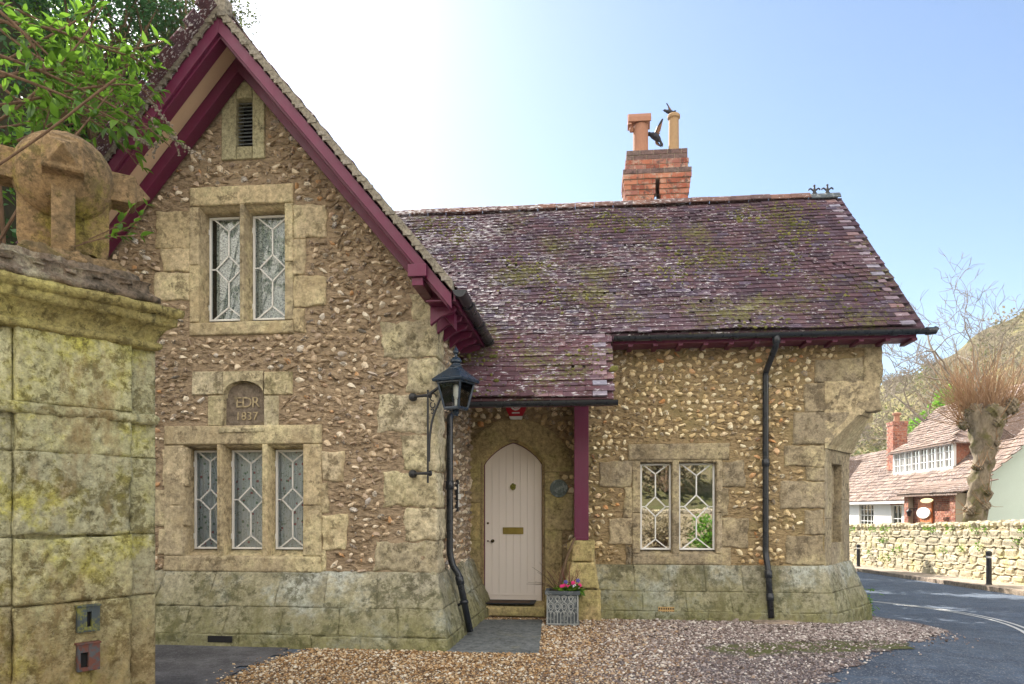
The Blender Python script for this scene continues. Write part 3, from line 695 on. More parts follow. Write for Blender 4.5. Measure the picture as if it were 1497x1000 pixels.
# ---------------------------------------------------------------- gable vent
x0, x1, z0, z1 = ve_open; a, b = X(347, YG), X(370, YG); c, d = Z(358, 215, YG), Z(358, 145, YG)
mb = MB()
for p in ((x0, a, z0, z1), (b, x1, z0, z1), (a, b, z0, c), (a, b, d, z1)):
    mb.qblock((p[0], YG-.012, p[2]), (p[1], YG-.012, p[2]), (p[1], YG-.012, p[3]), (p[0], YG-.012, p[3]), (0, -1, 0), proud=.014, rough=.004, back=.24, edge=.008, jit=.001)
vo = mb.build('vent_surround', M['vent_stone'], cot, smooth=True)
mb = MB(); n = 13
for i in range(n):
    zz = c+(d-c)*(i+.6)/n
    mb.add([(a, YG+.03, zz-.022), (b, YG+.03, zz-.022), (b, YG+.10, zz+.022), (a, YG+.10, zz+.022), (a, YG+.03, zz-.012), (b, YG+.03, zz-.012), (b, YG+.10, zz+.032), (a, YG+.10, zz+.032)], [(3,2,1,0),(4,5,6,7),(0,1,5,4),(1,2,6,5),(2,3,7,6),(3,0,4,7)])
mb.box(a, b, YG+.15, YG+.17, c, d, mi=1)
mb.build('louvre', [M['slab'], M['dark']], vo)

# ---------------------------------------------------------------- date stone
mb = MB()
for r in dsr[:4]: mb.qblock((r[0], YG-.006, r[2]+.002), (r[1], YG-.006, r[2]+.002), (r[1], YG-.006, r[3]-.002), (r[0], YG-.006, r[3]-.002), (0, -1, 0), proud=.016, rough=.005, back=.25, edge=.012, jit=.003)
# the arched niche: the block above is cut to a flattened round head
x0, x1, z0, z1 = da_open; zt = Z(356, 543, YG); zs_ = Z(356, 580, YG); zc = Z(356, 557, YG)
arch = [(x0+(x1-x0)*(1-math.cos(t))/2, zs_+(zc-zs_)*math.sin(t)**.8) for t in np.linspace(0, PI, 15)]
for (p, q) in zip(arch[:-1], arch[1:]):
    mb.add([(p[0], YG-.019, p[1]), (q[0], YG-.019, q[1]), (q[0], YG-.019, zt), (p[0], YG-.019, zt), (p[0]*.9+.1*(x0+x1)/2, YG+.07, p[1]-.012), (q[0]*.9+.1*(x0+x1)/2, YG+.07, q[1]-.012)], [(0, 1, 2, 3), (0, 4, 5, 1)], (.3, .4, .3, 1))
mb.add([(x0, YG-.019, zt), (x1, YG-.019, zt), (x1, YG+.1, zt), (x0, YG+.1, zt)], [(0, 1, 2, 3)])
do = mb.build('date_stone', M['quoin'], cot)
mb = MB(); mb.box(x0-.002, x1+.002, YG+.055, YG+.12, z0-.05, zc+.01); mb.build('niche_panel', M['dark_stone'], do)
mb = MB(); mb.qblock((x0-.04, YG-.02, z0-.06), (x1+.03, YG-.02, z0-.06), (x1+.03, YG-.02, z0+.0), (x0-.04, YG-.02, z0+.0), (0, -1, 0), proud=.02, rough=.004, back=.12, edge=.012); mb.build('niche_sill', M['quoin'], do, smooth=True)
cxn = (x0+x1)/2+.01
text_mesh('lettering', 'EDR', .165, M['letter_stone'], Matrix.Translation((cxn+.01, YG+.053, Z(358, 588, YG))) @ FACE_CAM, do, extrude=.010, space=.86)
text_mesh('date_lettering', '1837', .125, M['letter_stone'], Matrix.Translation((cxn, YG+.053, Z(358, 608, YG))) @ FACE_CAM, do, extrude=.010, space=1.05)

# ---------------------------------------------------------------- door recess
dx0, dx1 = X(707.5, YD+.09), X(793, YD+.09); dcx = (dx0+dx1)/2; YDR = YD+.09
dzb = Z(750, 880, YDR); dsp = Z(750, 680, YDR); dap = Z(750, 647, YDR); hw = (dx1-dx0)/2
def head(t, w_, spr, apx, cx=dcx):          # four-centred arch, t in -1..1
    a_ = abs(t); s = (1-a_**1.55)**.8
    return cx+t*w_, spr+(apx-spr)*(s*.87+.13*(1-a_))
ts = np.linspace(-1, 1, 31)
inner = [(dx0, dzb)]+[head(t, hw, dsp, dap) for t in ts]+[(dx1, dzb)]
def off_arch(o, up): return [(dx0-o, dzb-.12)]+[head(t, hw+o, dsp+up*.35, dap+up) for t in ts]+[(dx1+o, dzb-.12)]
ring1 = off_arch(.035, .045)      # inner arris of the moulding on the face
ring2 = off_arch(.10, .11)
mb = MB()
def strip(A, ya, B, yb):
    n = len(A); mb.add([(p[0], ya, p[1]) for p in A]+[(p[0], yb, p[1]) for p in B], [(i, n+i, n+i+1, i+1) for i in range(n-1)], (.3, .4, .5, 1))
inner_l = [(inner[0][0], dzb-.12)]+inner[1:-1]+[(inner[-1][0], dzb-.12)]
strip(inner_l, YD+.16, inner_l, YD+.055); strip(inner_l, YD+.055, ring1, YD-.005); strip(ring1, YD-.005, ring1, YD-.02)
# outer stones: jambs as stacked blocks, head as two big carved stones
jl = [(682, 704, 840, 890), (684, 704, 790, 840), (681, 704, 735, 790), (686, 704, 690, 735), (797, 822, 775, 890), (797, 838, 722, 775), (797, 818, 690, 722)]
jr = rects_px(jl, YD)
for r in jr:
    mb.qblock((r[0] if r[0] < dcx else dx1+.035, YD-.008, r[2]), (dx0-.035 if r[0] < dcx else r[1], YD-.008, r[2]), (dx0-.035 if r[0] < dcx else r[1], YD-.008, r[3]), (r[0] if r[0] < dcx else dx1+.035, YD-.008, r[3]), (0, -1, 0), proud=.012, rough=.004, back=.16, edge=.008, jit=.001)
ho = [(X(682, YD), Z(700, 690, YD)), (X(682, YD), Z(700, 655, YD)), (X(697, YD), Z(700, 636, YD)), (X(718, YD), Z(700, 620, YD)), (X(735, YD), Z(700, 613, YD)), (X(760, YD), Z(700, 612, YD)), (X(785, YD), Z(700, 619, YD)), (X(808, YD), Z(700, 632, YD)), (X(830, YD), Z(700, 655, YD)), (X(838, YD), Z(700, 690, YD))]
hi = [(p[0], p[1]) for p in ring1[1:-1]]
# resample both rings to the same count and fill with a roughened strip
def resamp(P, n):
    P = np.array(P); d = np.r_[0, np.cumsum(np.linalg.norm(np.diff(P, axis=0), axis=1))]; t = np.linspace(0, d[-1], n); return np.c_[np.interp(t, d, P[:, 0]), np.interp(t, d, P[:, 1])]
hi = [(hi[0][0], ho[0][1])]+hi+[(hi[-1][0], ho[0][1])]
A, B = resamp(hi, 61), resamp(ho, 61); rows = 14; vs = []
for j in range(rows+1):
    f = j/rows; P = A*(1-f)+B*f
    for i, p in enumerate(P):
        e = min(f, 1-f)*8; nz = .006*math.sin(p[0]*41+j)*math.sin(p[1]*37+1)+RNG.normal(0, .0016)
        vs.append((p[0], YD-.018-(.012 if .02 < f < .98 else 0)+(nz if 0 < j < rows else 0)+(.02 if abs(i-30) == 0 and 0 < j else 0)*.4, p[1]))
nI = 61
mb.add(vs, [(j*nI+i, (j+1)*nI+i, (j+1)*nI+i+1, j*nI+i+1) for j in range(rows) for i in range(nI-1)], (.5, .4, .5, 1))
mb.add([(p[0], YD-.018, p[1]) for p in B]+[(p[0], YD+.05, p[1]) for p in B], [(i, nI+i, nI+i+1, i+1) for i in range(nI-1)], (.5, .4, .5, 1))
mb.build('door_surround', M['door_stone'], cot, smooth=True)
# recess wall of flints
zhr = (dx0-.03, dx1+.03, 0, dap+.04)
mb = MB(); PD = lambda a, b, d: (a, YD+d, b)
XR = X(846, YM)
wall_mesh(mb, [XS, dx0-.01, dx1+.01, XR+.1], [-.05, dap+.01, 4.0], PD, .3, [(dx0-.02, dx1+.02, -1, dap)])
def okd(a, b, r):
    if not (XS+.03 < a < XR+.02): return False
    for q in jr:
        if q[0]-.06 < a < q[1]+.06 and q[2]-.03 < b < q[3]+.03: return False
    if dx0-.1 < a < dx1+.1 and b < dsp: return False
    P = np.array(ho); 
    if b > ho[0][1]-.03 and a > ho[0][0]-.05 and a < ho[-1][0]+.05:
        return b > np.interp(a, P[:, 0], P[:, 1])+.045
    return True
flints(mb, XS, XR+.1, .1, 2.95, PD, okd, row=.10, w=(.06, .14), h=(.028, .046), gap=.015, proud=.8)
PR = lambda a, b, d: (XR+d, a, b)
wall_mesh(mb, [YM, YD], [0, 3.5], PR, .06, [])
mb.build('porch_wall', [M['mortar_main'], M['flint_main']], cot)

# the door
mb = MB(); nb = 8; yf = YDR+.02
inn = np.array(inner[1:-1])
def top_at(x): return float(np.interp(x, inn[:, 0], inn[:, 1]))-.012
edges = np.linspace(dx0+.012, dx1-.012, nb+1)
for i in range(nb):
    a, b = edges[i]+.0013, edges[i+1]-.0013; px_ = np.linspace(a, b, 5)
    mb.prism_y([(a, dzb+.1), (b, dzb+.1)]+[(x, top_at(x)) for x in px_[::-1]], yf, yf+.02)
    # the fine bead beside every joint
    mb.box(b-.012, b-.009, yf-.0015, yf, dzb+.1, top_at(b)-.002)
mb.box(dx0+.012, dx1-.012, yf-.001, yf+.02, dzb+.004, dzb+.1); mb.box(dx0+.012, dx1-.012, yf-.01, yf-.001, dzb+.09, dzb+.105)
mb.prism_y([(dx0+.005, dzb), (dx1-.005, dzb)]+[(x, top_at(x)-.002) for x in np.linspace(dx1-.005, dx0+.005, 21)], yf+.0225, yf+.045)
door = mb.build('door', M['door'], cot, bevel=.0015)
mb = MB()   # thin plum frame
fi = [(p[0], p[1]) for p in inner]; fo = [(dx0-.012, dzb)]+[head(t, hw+.012, dsp, dap+.012) for t in ts]+[(dx1+.012, dzb)]
fin = [(dx0+.01, dzb)]+[head(t, hw-.01, dsp, dap-.010) for t in ts]+[(dx1-.01, dzb)]
n = len(fo); v = [(p[0], YDR+.004, p[1]) for p in fo]+[(p[0], YDR+.004, p[1]) for p in fin]+[(p[0], YDR+.06, p[1]) for p in fin]
mb.add(v, [(i, i+1, n+i+1, n+i) for i in range(n-1)]+[(n+i, n+i+1, 2*n+i+1, 2*n+i) for i in range(n-1)]); mb.build('door_frame', M['plum'], cot)
a, b = X(735, YDR), X(765, YDR); c, d = Z(750, 781, YDR), Z(750, 771, YDR)
mb = MB(); 
for p in ((a, b, c, c+.014), (a, b, d-.014, d), (a, a+.016, c+.014, d-.014), (b-.016, b, c+.014, d-.014)): mb.box(p[0], p[1], yf-.014, yf-.002, p[2], p[3])
mb.box(a+.016, b-.016, yf-.008, yf-.003, c+.014, d-.014)
lb = mb.build('letter_box', M['brass'], door, bevel=.002)
mb = MB()     # knocker, a small wreath of leaves
kx, kz = X(750, YDR), Z(750, 711, YDR)
for i in range(5):
    th = i*2*PI/5+.5; mb.lathe([(.0, -.018), (.016, -.014), (.02, -.006), (.018, 0)], (kx+.024*math.cos(th), yf-.003, kz+.024*math.sin(th)), 10, axis='y')
mb.lathe([(.0, -.035), (.014, -.03), (.018, -.018), (.012, 0)], (kx, yf-.003, kz), 12, axis='y')
mb.tube([(kx+.032*math.cos(t), yf-.02, kz-.012+.036*math.sin(t)) for t in np.linspace(PI, 2*PI, 12)], .006, 8)
mb.build('knocker', M['gold'], door, smooth=True)
mb = MB(); mb.lathe([(.0, -.055), (.014, -.053), (.021, -.043), (.02, -.033), (.008, -.026), (.008, -.008), (.024, -.006), (.024, -.001)], (X(720, YDR), yf, Z(720, 791, YDR)), 18, axis='y'); mb.build('door_knob', M['bronze'], door, smooth=True)
for px, py, r in ((713, 765, .016), (713, 791, .012)):
    mb = MB(); mb.lathe([(r*.3, -.008), (r*.8, -.008), (r, -.005), (r, -.001)], (X(px, YDR), yf, Z(px, py, YDR)), 16, axis='y'); mb.build('lock', M['bronze'], door, smooth=True)
# door step and threshold
mb = MB(); sx0, sx1 = X(692, 9.5), X(797, 9.5)
mb.qblock((sx0, 9.40, .015), (sx1, 9.40, .015), (sx1, 9.40, .125), (sx0, 9.40, .125), (0, -1, 0), proud=.012, rough=.005, back=.02)
mb.qblock((sx0, 9.39, .13), (sx1, 9.39, .13), (sx1, YD+.09, .155), (sx0, YD+.09, .155), (0, 0, 1), proud=.01, rough=.003, back=.1)
mb.build('door_step', M['door_stone'], cot, smooth=True)

# ---------------------------------------------------------------- right range wall with its chamfered corner
CA_, CB_, CC_ = (3.03, YM), (3.68, 10.5), (3.72, YM)
zc0, zc1 = 2.22, 3.02
mqpx = [(1262, 1290, 508, 560), (1176, 1288, 560, 602), (1225, 1290, 494, 508), (1160, 1250, 602, 650), (1146, 1205, 650, 683), (1178, 1205, 683, 703), (1140, 1205, 703, 745), (1176, 1205, 745, 782), (1148, 1205, 782, 826), (1192, 1262, 524, 560)]
mqr = rects_px(mqpx, YM)
mopen = rects_px([(924, 1056, 673, 826)], YM)[0]
PM = lambda a, b, d: (a, YM+d, b)
mb = MB(); xs = sorted({XR, mopen[0], mopen[1], CA_[0], CC_[0]}); zs = sorted({.3, mopen[2], mopen[3], zc0, zc1, 3.58})
wall_mesh(mb, xs, zs, PM, .3, [mopen, (CA_[0], CC_[0]+.1, 0, zc1)])
def okm(a, b, r):
    if not (XR+.03+r < a < 3.66): return False
    lim = 3.03+(b-zc0)*(CC_[0]-3.03)/(zc1-zc0)
    if b < zc0: lim = 3.03
    if a > lim-.06-r*.5: return False
    return b > .74
flints(mb, XR, 3.7, .72, 3.56, PM, clear_of([mopen, mj[8]]+mj[:8]+mqr, okm), row=.086, w=(.045, .13), h=(.017, .040), gap=.014, proud=.56, jz=.022)
flints(mb, XR, 3.7, .72, 3.56, PM, clear_of([mopen, mj[8]]+mj[:8]+mqr, okm), row=.09, w=(.07, .15), h=(.02, .03), gap=.03, proud=.3, mi=0)
wall_mesh(mb, [10.5, 14.8], [0, 3.3], lambda a, b, d: (CC_[0]-.04-d, a, b), .3, [])
wall_mesh(mb, [YM+.3, 10.6], [zc1, 3.58], lambda a, b, d: (CC_[0]-d, a, b), .3, [])
# gable end of the right range and the back wall
mb.prism_x([(10.4, 3.3), (14.8, 3.3), (14.8, 3.5), (RY, RZ-.3), (9.6, 3.55)], 3.5, 3.68)
mb.box(XL, 3.6, 14.6, 14.85, 0, 3.5)
mb.build('main_wall', [M['mortar_main'], M['flint_main']], cot)
mb = MB()
for r in mqr[:3]+mqr[4:]: mb.qblock((r[0], YM-.004, r[2]+.004), (r[1], YM-.004, r[2]+.004), (r[1], YM-.004, r[3]-.004), (r[0], YM-.004, r[3]-.004), (0, -1, 0), proud=.014, rough=.012, back=.2, edge=.014, jit=.006, wob=.008)
r = mqr[3]; mb.qblock((r[0], YM-.004, r[2]), (3.12, YM-.004, r[2]), (3.38, YM-.004, r[3]), (r[0], YM-.004, r[3]), (0, -1, 0), proud=.02, rough=.009, back=.2)
mb.build('quoins', M['brown_stone'], cot, smooth=True)
# chamfer face with its blind slot, and the corbel above it
def ch(t, d=0):    # along the chamfer
    nx, ny = (CB_[1]-CA_[1]), -(CB_[0]-CA_[0]); l = math.hypot(nx, ny)
    return CA_[0]+(CB_[0]-CA_[0])*t+nx/l*d, CA_[1]+(CB_[1]-CA_[1])*t+ny/l*d
mb = MB(); s0, s1, q0, q1 = .25, .66, .98, 2.02
nrm = (CB_[1]-CA_[1], -(CB_[0]-CA_[0]), 0)
for t0, t1, c, d in ((0, s0, .6, 1.3), (0, s0, 1.3, zc0), (s1, 1, .6, 1.55), (s1, 1, 1.55, zc0), (s0, s1, .6, q0), (s0, s1, q1, zc0)):
    A_, B_ = ch(t0), ch(t1); mb.qblock((*A_, c), (*B_, c), (*B_, d), (*A_, d), nrm, proud=.012, rough=.004, back=.25, edge=.008, jit=.001)
A_, B_ = ch(s0, -.10), ch(s1, -.10); zm = 1.5
mb.qblock((*A_, q0), (*B_, q0), (*B_, zm), (*A_, zm), nrm, proud=.0, rough=.006, back=.05, jit=0); mb.qblock((*ch(s0, -.085), zm), (*ch(s1, -.085), zm), (*ch(s1, -.085), q1), (*ch(s0, -.085), q1), nrm, proud=.0, rough=.006, back=.05, jit=0)
mb.build('chamfered_corner', M['brown_stone'], cot, smooth=True)
mb = MB()
def tri(z, k):   # corner polygon growing from the chamfer (k=0) to the full square corner (k=1)
    ax, ay = CA_[0]+(CC_[0]-CA_[0])*k, YM-.022
    bx, by = CC_[0], 10.5+(YM-10.5)*k
    return [(CA_[0]-.0, ay), (ax, ay), (bx+.004, by), (bx+.004, 10.55), (CA_[0], 10.2)], z
prof = [(zc0-.02, .03), (zc0+.03, .07), (2.62, .60), (2.62, .66), (2.68, .72), (2.72, .72), (2.74, .68), (2.86, .86), (2.93, .90), (3.02, 1.0), (3.05, 1.0)]
vs = []
for z, k in prof:
    P, z = tri(z, k); vs += [(p[0], p[1], z) for p in P]
fs = []
for i in range(len(prof)-1):
    for q in range(5): fs.append((i*5+q, i*5+(q+1)%5, (i+1)*5+(q+1)%5, (i+1)*5+q))
mb.add(vs, fs, (.2, .3, .4, 1))
# little moulded bracket on the far side
bx, by = 3.72, 9.98
mb.prism_y([(bx-.1, 2.44), (bx+.02, 2.5), (bx+.06, 2.58), (bx+.13, 2.60), (bx+.14, 2.68), (bx+.05, 2.72), (bx-.1, 2.76)], 10.1, 10.5, (.2, .3, .4, 1))
mb.build('corbel', M['surround'], cot, bevel=.01)

# ---------------------------------------------------------------- battered plinths
def plinth(mb, top, bot, zt, levels, pat, seedshift=0):
    """top/bot: matching outline points; courses of blocks laid on the slope"""
    for i in range(len(top)-1):
        tA, tB, bA, bB = (Vector((*top[i], zt)), Vector((*top[i+1], zt)), Vector((*bot[i], levels[-1])), Vector((*bot[i+1], levels[-1])))
        nrm = (tB-tA).cross(tA-bA); nrm.normalize()
        if nrm.z < 0: nrm = -nrm
        L = (tB-tA).length; fr = [(zt-z)/(zt-levels[-1]) for z in [zt]+levels]
        for j in range(len(fr)-1):
            n = max(1, int(round(L/pat[j % len(pat)]))); cuts = [0]+sorted((k+random.uniform(-.18, .18))/n for k in range(1, n))+[1]
            for a, b in zip(cuts[:-1], cuts[1:]):
                P = lambda s, f: (tA.lerp(tB, s)).lerp(bA.lerp(bB, s), f)
                ga = .0015/L; gb = .0015
                mb.qblock(P(a+ga, fr[j+1]-gb), P(b-ga, fr[j+1]-gb), P(b-ga, fr[j]+gb), P(a+ga, fr[j]+gb), nrm, proud=.006, rough=.010, back=.05, edge=.012, jit=.004, wob=.003)
        q = [tA, tB, bB, bA]; mb.add([p-nrm*.004 for p in q], [(3, 2, 1, 0)])
mb = MB()
plinth(mb, [(XL-.02, YG-.03), (XS+.03, YG-.03)], [(-6.0, 7.14), (-1.38, 7.08)], .745, [.40, .13], [.62, .55])
plinth(mb, [(XS+.03, YG-.03), (XS+.03, YD)], [(-1.38, 7.08), (-1.28, YD)], .745, [.40, .13], [.6, .7])
plinth(mb, [(-6.0, 7.12), (-1.37, 7.055)], [(-6.0, 7.10), (-1.355, 7.03)], .13, [-.03], [.8])
plinth(mb, [(-1.37, 7.055), (-1.265, YD)], [(-1.355, 7.03), (-1.25, YD)], .13, [-.03], [.8])
mb.qblock((XL, YG-.03, .742), (XS+.03, YG-.03, .742), (XS+.03, YG+.05, .775), (XL, YG+.05, .775), (0, 0, 1), proud=.006, rough=.004, back=.1, n=40)
mb.qblock((XS+.03, YG-.03, .742), (XS+.03, YD, .742), (XS-.05, YD, .775), (XS-.05, YG-.03, .775), (0, 0, 1), proud=.006, rough=.004, back=.1)
gp = mb.build('gable_plinth', M['plinth'], cot, smooth=True)
mb = MB(); vx, vz = X(325, 7.12), .14
mb.box(vx-.13, vx+.13, 7.064, 7.2, .05, .115); mb.build('plinth_vent', M['dark'], cot)
mb = MB()
top = [(XR+.12, YM-.03), (CA_[0]+.01, YM-.03), (CB_[0]+.03, 10.48), (CB_[0]+.04, 14.8)]
bot = [(XR+.12, YM-.17), (3.12, YM-.19), (3.93, 10.40), (3.96, 14.9)]
plinth(mb, top, bot, .705, [.37, .12], [.52, .66])
plinth(mb, [(p[0]+(.01 if i > 1 else 0), p[1]-.012) for i, p in enumerate(bot)], [(p[0]+(.025 if i > 1 else 0), p[1]-.03) for i, p in enumerate(bot)], .12, [-.3], [.7])
mb.build('main_plinth', M['plinth'], cot, smooth=True)
# air brick
a, b = X(962, YM-.14), X(985, YM-.14); c, d = Z(970, 897, YM-.16), Z(970, 887, YM-.16)
mb = MB(); mb.box(a, b, YM-.186, YM-.1, c, d)
for i in range(7):
    for j in range(2):
        cx_ = a+(b-a)*(i+.5)/7; cz_ = c+(d-c)*(j+.5)/2; mb.box(cx_-.007, cx_+.007, YM-.1875, YM-.186, cz_-.012, cz_+.012, mi=1)
mb.build('air_brick', [plain('buff_clay', (.45, .3, .13), .8), M['dark']], cot)
# buttress carrying the porch post
bz = Z(850, 791, 9.15); bm_ = Z(850, 822, 9.15)
mb = MB()
def bl(x0, x1, y0, z0, X0, X1, Y0, z1):
    mb.qblock((x0, y0, z0), (x1, y0, z0), (X1, Y0, z1), (X0, Y0, z1), (0, -1, .1), proud=.012, rough=.006, back=.02)
    mb.qblock((x1, y0, z0), (x1, YM, z0), (X1, YM, z1), (X1, Y0, z1), (1, 0, .1), proud=.012, rough=.006, back=.02)
    mb.qblock((x0, YD, z0), (x0, y0, z0), (X0, Y0, z1), (X0, YD, z1), (-1, 0, .1), proud=.012, rough=.006, back=.02)
a, b = X(835, 9.15), X(868, 9.15); a2, b2 = X(823, 9.15), X(875, 9.15); a3, b3 = X(812, 9.2), X(878, 9.2)
bl(a2, b2, 9.13, .42, a, b, 9.12, bm_); bl(a3, b3, 9.2, -.02, a2, b2, 9.15, .41)
bl(a, b, 9.12, bm_+.006, a, b, 9.11, bz)
mb.qblock((a-.01, 9.10, bz), (b+.01, 9.10, bz), (b+.01, YM+.0, bz+.01), (a-.01, YM+.0, bz+.01), (0, 0, 1), proud=.004, rough=.003, back=.08)
mb.box(a2+.05, b2-.05, 9.22, YD-.05, 0, bz-.03); mb.build('buttress', M['door_stone'], cot, smooth=True)
mb = MB(); a, b = X(839.5, 9.16), X(860.5, 9.16)
mb.box(a, b, 9.16, 9.33, bz+.012, rz(9.2)-.12); mb.box(a+.0, b+.0, 9.152, 9.16, bz+.012, bz+.05)
mb.build('porch_post', M['plum'], cot, bevel=.012)

# ---------------------------------------------------------------- tiled roofs
TV = np.array([(x, y, z) for x in (-.5, .5) for y in (0, 1) for z in (0, 1)], float)
TF = np.array([(0,1,3,2),(4,6,7,5),(0,4,5,1),(2,3,7,6),(0,2,6,4),(1,5,7,3)])
def tiles(mb, along, up, nrm, O, L, slope_len, keep, gauge=.105, tw=.166, th=.014, moss_mi=None):
    along, up, nrm, O = (np.array(q, float) for q in (along, up, nrm, O))
    Ms, Ts, To, Mi = [], [], [], []
    nr = int(slope_len/gauge)
    for r in range(nr):
        s = r*gauge; x = -(.5*tw if r % 2 else 0)-random.random()*.004; k = 0
        sag = RNG.normal(0, .0025)
        while x < L+tw:
            c = x+tw/2
            P = O+along*c+up*s
            kk = keep(P, c, s, r)
            if kk:
                wd = tw-.004
                th_ = th*random.uniform(.85, 1.25)
                tl = random.gauss(.105, .012); yaw = random.gauss(0, .010); lift = abs(random.gauss(0, .0018))
                ua = up*math.cos(tl)-nrm*math.sin(tl)*.0; 
                A = along*wd; B = (up-nrm*.115+along*yaw+nrm*random.gauss(0, .008))*(gauge*1.55)
                N = nrm*th_+np.zeros(3)
                und = .010*math.sin(P[0]*1.9+P[2]*1.3)+.007*math.sin(P[1]*3.1+P[0]*4.3+P[2]*2.2)
                slip = -abs(random.gauss(0, .02)) if random.random() < .025 else 0; skew = random.gauss(0, .05) if random.random() < .03 else 0
                if random.random() < .012: wd *= .6
                A = along*wd+up*skew*wd
                Ms.append(np.stack([A+nrm*random.gauss(0, .003), B, N], -1)); Ts.append(P+nrm*(.018+lift+sag+und)+up*(random.gauss(0, .003)+slip))
                To.append((random.random(), random.random(), random.random(), 1)); Mi.append(0 if kk is True else kk-1)
            x += tw
    Ms, Ts, To, Mi = np.array(Ms), np.array(Ts), np.array(To), np.array(Mi)
    for m in set(Mi.tolist()):
        s = Mi == m; mb.stamp(TV, TF, Ms[s], Ts[s], To[s], m)
    if moss_mi is not None:         # cushions of moss sitting in the laps
        from mathutils import noise as mn
        T2 = []
        for P in Ts[::1]:
            v = mn.noise(Vector(P)*1.1+Vector((3, 1, 7)))+.5*mn.noise(Vector(P)*3.3)
            k = 0 if v < .12 else (1 if v < .3 else (3 if v < .5 else 6))
            if random.random() < .03: k += 1
            for _ in range(k): T2.append(P+along*random.uniform(-.08, .08)+up*random.uniform(-.012, .03)+nrm*.016)
        if T2:
            T2 = np.array(T2); n = len(T2); sz = RNG.lognormal(math.log(.011), .4, n)
            fr = np.stack([along, up, nrm], -1); R = np.einsum('ij,njk->nik', fr, rot_rand(n, .3)*np.stack([sz*1.5, sz, sz*.75], -1)[:, None, :])
            mb.stamp(LU[3][0], LU[3][1], R, T2, np.c_[RNG.random((n, 3)), np.ones(n)], moss_mi)
cr = 1/math.hypot(1, RT); upm = np.array((0, cr, RT*cr)); nm = np.array((0, -RT*cr, cr))
ZL = rz(8.11)
SL = (RY-ER_Y)/cr; SC = (ER_Y-8.11)/cr
def keep_main(P, c, s, r):
    x, y, z = P
    if x > XE-.06: return False
    if y > RY-.05: return False
    if x < XA or z < gz(x)-.05-.0 and x < XS+.32: return False
    if x > XE-.26 and r % 2 == 0: return 2
    return True
mb = MB(); tiles(mb, (1, 0, 0), upm, nm, (XA, ER_Y-.0, ER_Z), XE-XA-.16, SL, keep_main, moss_mi=3)
roofp = lambda x0, x1, y0, y1, t0, t1: [(x0, y0, rz(y0)-t0), (x1, y0, rz(y0)-t0), (x1, y1, rz(y1)-t0), (x0, y1, rz(y1)-t0)]
q = roofp(-6.0, XE-.02, ER_Y+.02, RY, .02, 0); q2 = [(a, b, c-.07) for a, b, c in q]
mb.add(q+q2, [(0,1,2,3),(7,6,5,4),(0,4,5,1),(1,5,6,2),(2,6,7,3),(3,7,4,0)], (.3, .3, .3, 1), 2)
q = [(a, 2*RY-b, c) for a, b, c in roofp(-6.0, XE-.02, ER_Y+.02, RY, .0, 0)]; q2 = [(a, b, c-.09) for a, b, c in q]
mb.add(q+q2, [(3,2,1,0),(4,5,6,7),(1,5,4,0),(2,6,5,1),(3,7,6,2),(0,4,7,3)], (.3, .3, .3, 1), 2)
M['moss'] = leaf_mat('moss_cushion', (.07, .075, .018), (.19, .18, .05), .1, .95)
mroof = mb.build('main_roof', [M['tile'], M['tile_new'], M['tile'], M['moss']], cot)
mb = MB()
def keep_cat(P, c, s, r):
    x, y, z = P
    if x > CX0-.05 or y > ER_Y-.02: return False
    if x < XS+.02: return False
    if x > CX0-.27 and r % 2 == 0: return 2
    return True
gc = .105; nrow = int(SC/gc)
tiles(mb, (1, 0, 0), upm, nm, (XS, ER_Y-nrow*gc*cr, ER_Z-nrow*gc*cr*RT), CX0-XS-.08, SC+.02, keep_cat, moss_mi=3)
yc0 = ER_Y-nrow*gc*cr
q = roofp(XS+.0, CX0-.02, yc0+.01, ER_Y+.05, .016, 0); q2 = [(a, b, c-.05) for a, b, c in q]
mb.add(q+q2, [(0,1,2,3),(7,6,5,4),(0,4,5,1),(1,5,6,2),(2,6,7,3),(3,7,4,0)], (.3, .3, .3, 1), 2)
mb.build('porch_roof', [M['tile_low'], M['tile_new'], M['tile_low'], M['moss']], cot)
# gable roof: right and left slopes
gcs = 1/math.hypot(1, GP); XEV = -1.27; EZ = gz(XEV)
SG = (XEV-XA)/gcs; YF = 6.83
def keep_g(P, c, s, r):
    x, y, z = P
    if y > RY+.3: return False
    return not (y > 8.6 and rz(y) > z+.03)
mb = MB(); tiles(mb, (0, 1, 0), (-gcs, 0, GP*gcs), (GP*gcs, 0, gcs), (XEV, YF+.08, EZ), 12.2-YF, SG, keep_g)
tiles(mb, (0, -1, 0), (gcs, 0, GP*gcs), (-GP*gcs, 0, gcs), (2*XA-XEV, 12.1, EZ), 12.1-YF-.1, SG, lambda P, c, s, r: True)
for sg in (1, -1):
    xa, xe = XA, XA+sg*(XEV-XA)
    q = [(xe-sg*.02, YF+.02, EZ), (xe-sg*.02, 12.1, EZ), (xa, 12.1, gz(XA)-.0), (xa, YF+.02, gz(XA))]; q = [(a, b, c-.006) for a, b, c in q]; q2 = [(a, b, c-.06) for a, b, c in q]
    mb.add(q+q2, [(0,1,2,3),(7,6,5,4),(0,4,5,1),(1,5,6,2),(2,6,7,3),(3,7,4,0)], (.3, .3, .3, 1))
groof = mb.build('gable_roof', M['tile_low'], cot)
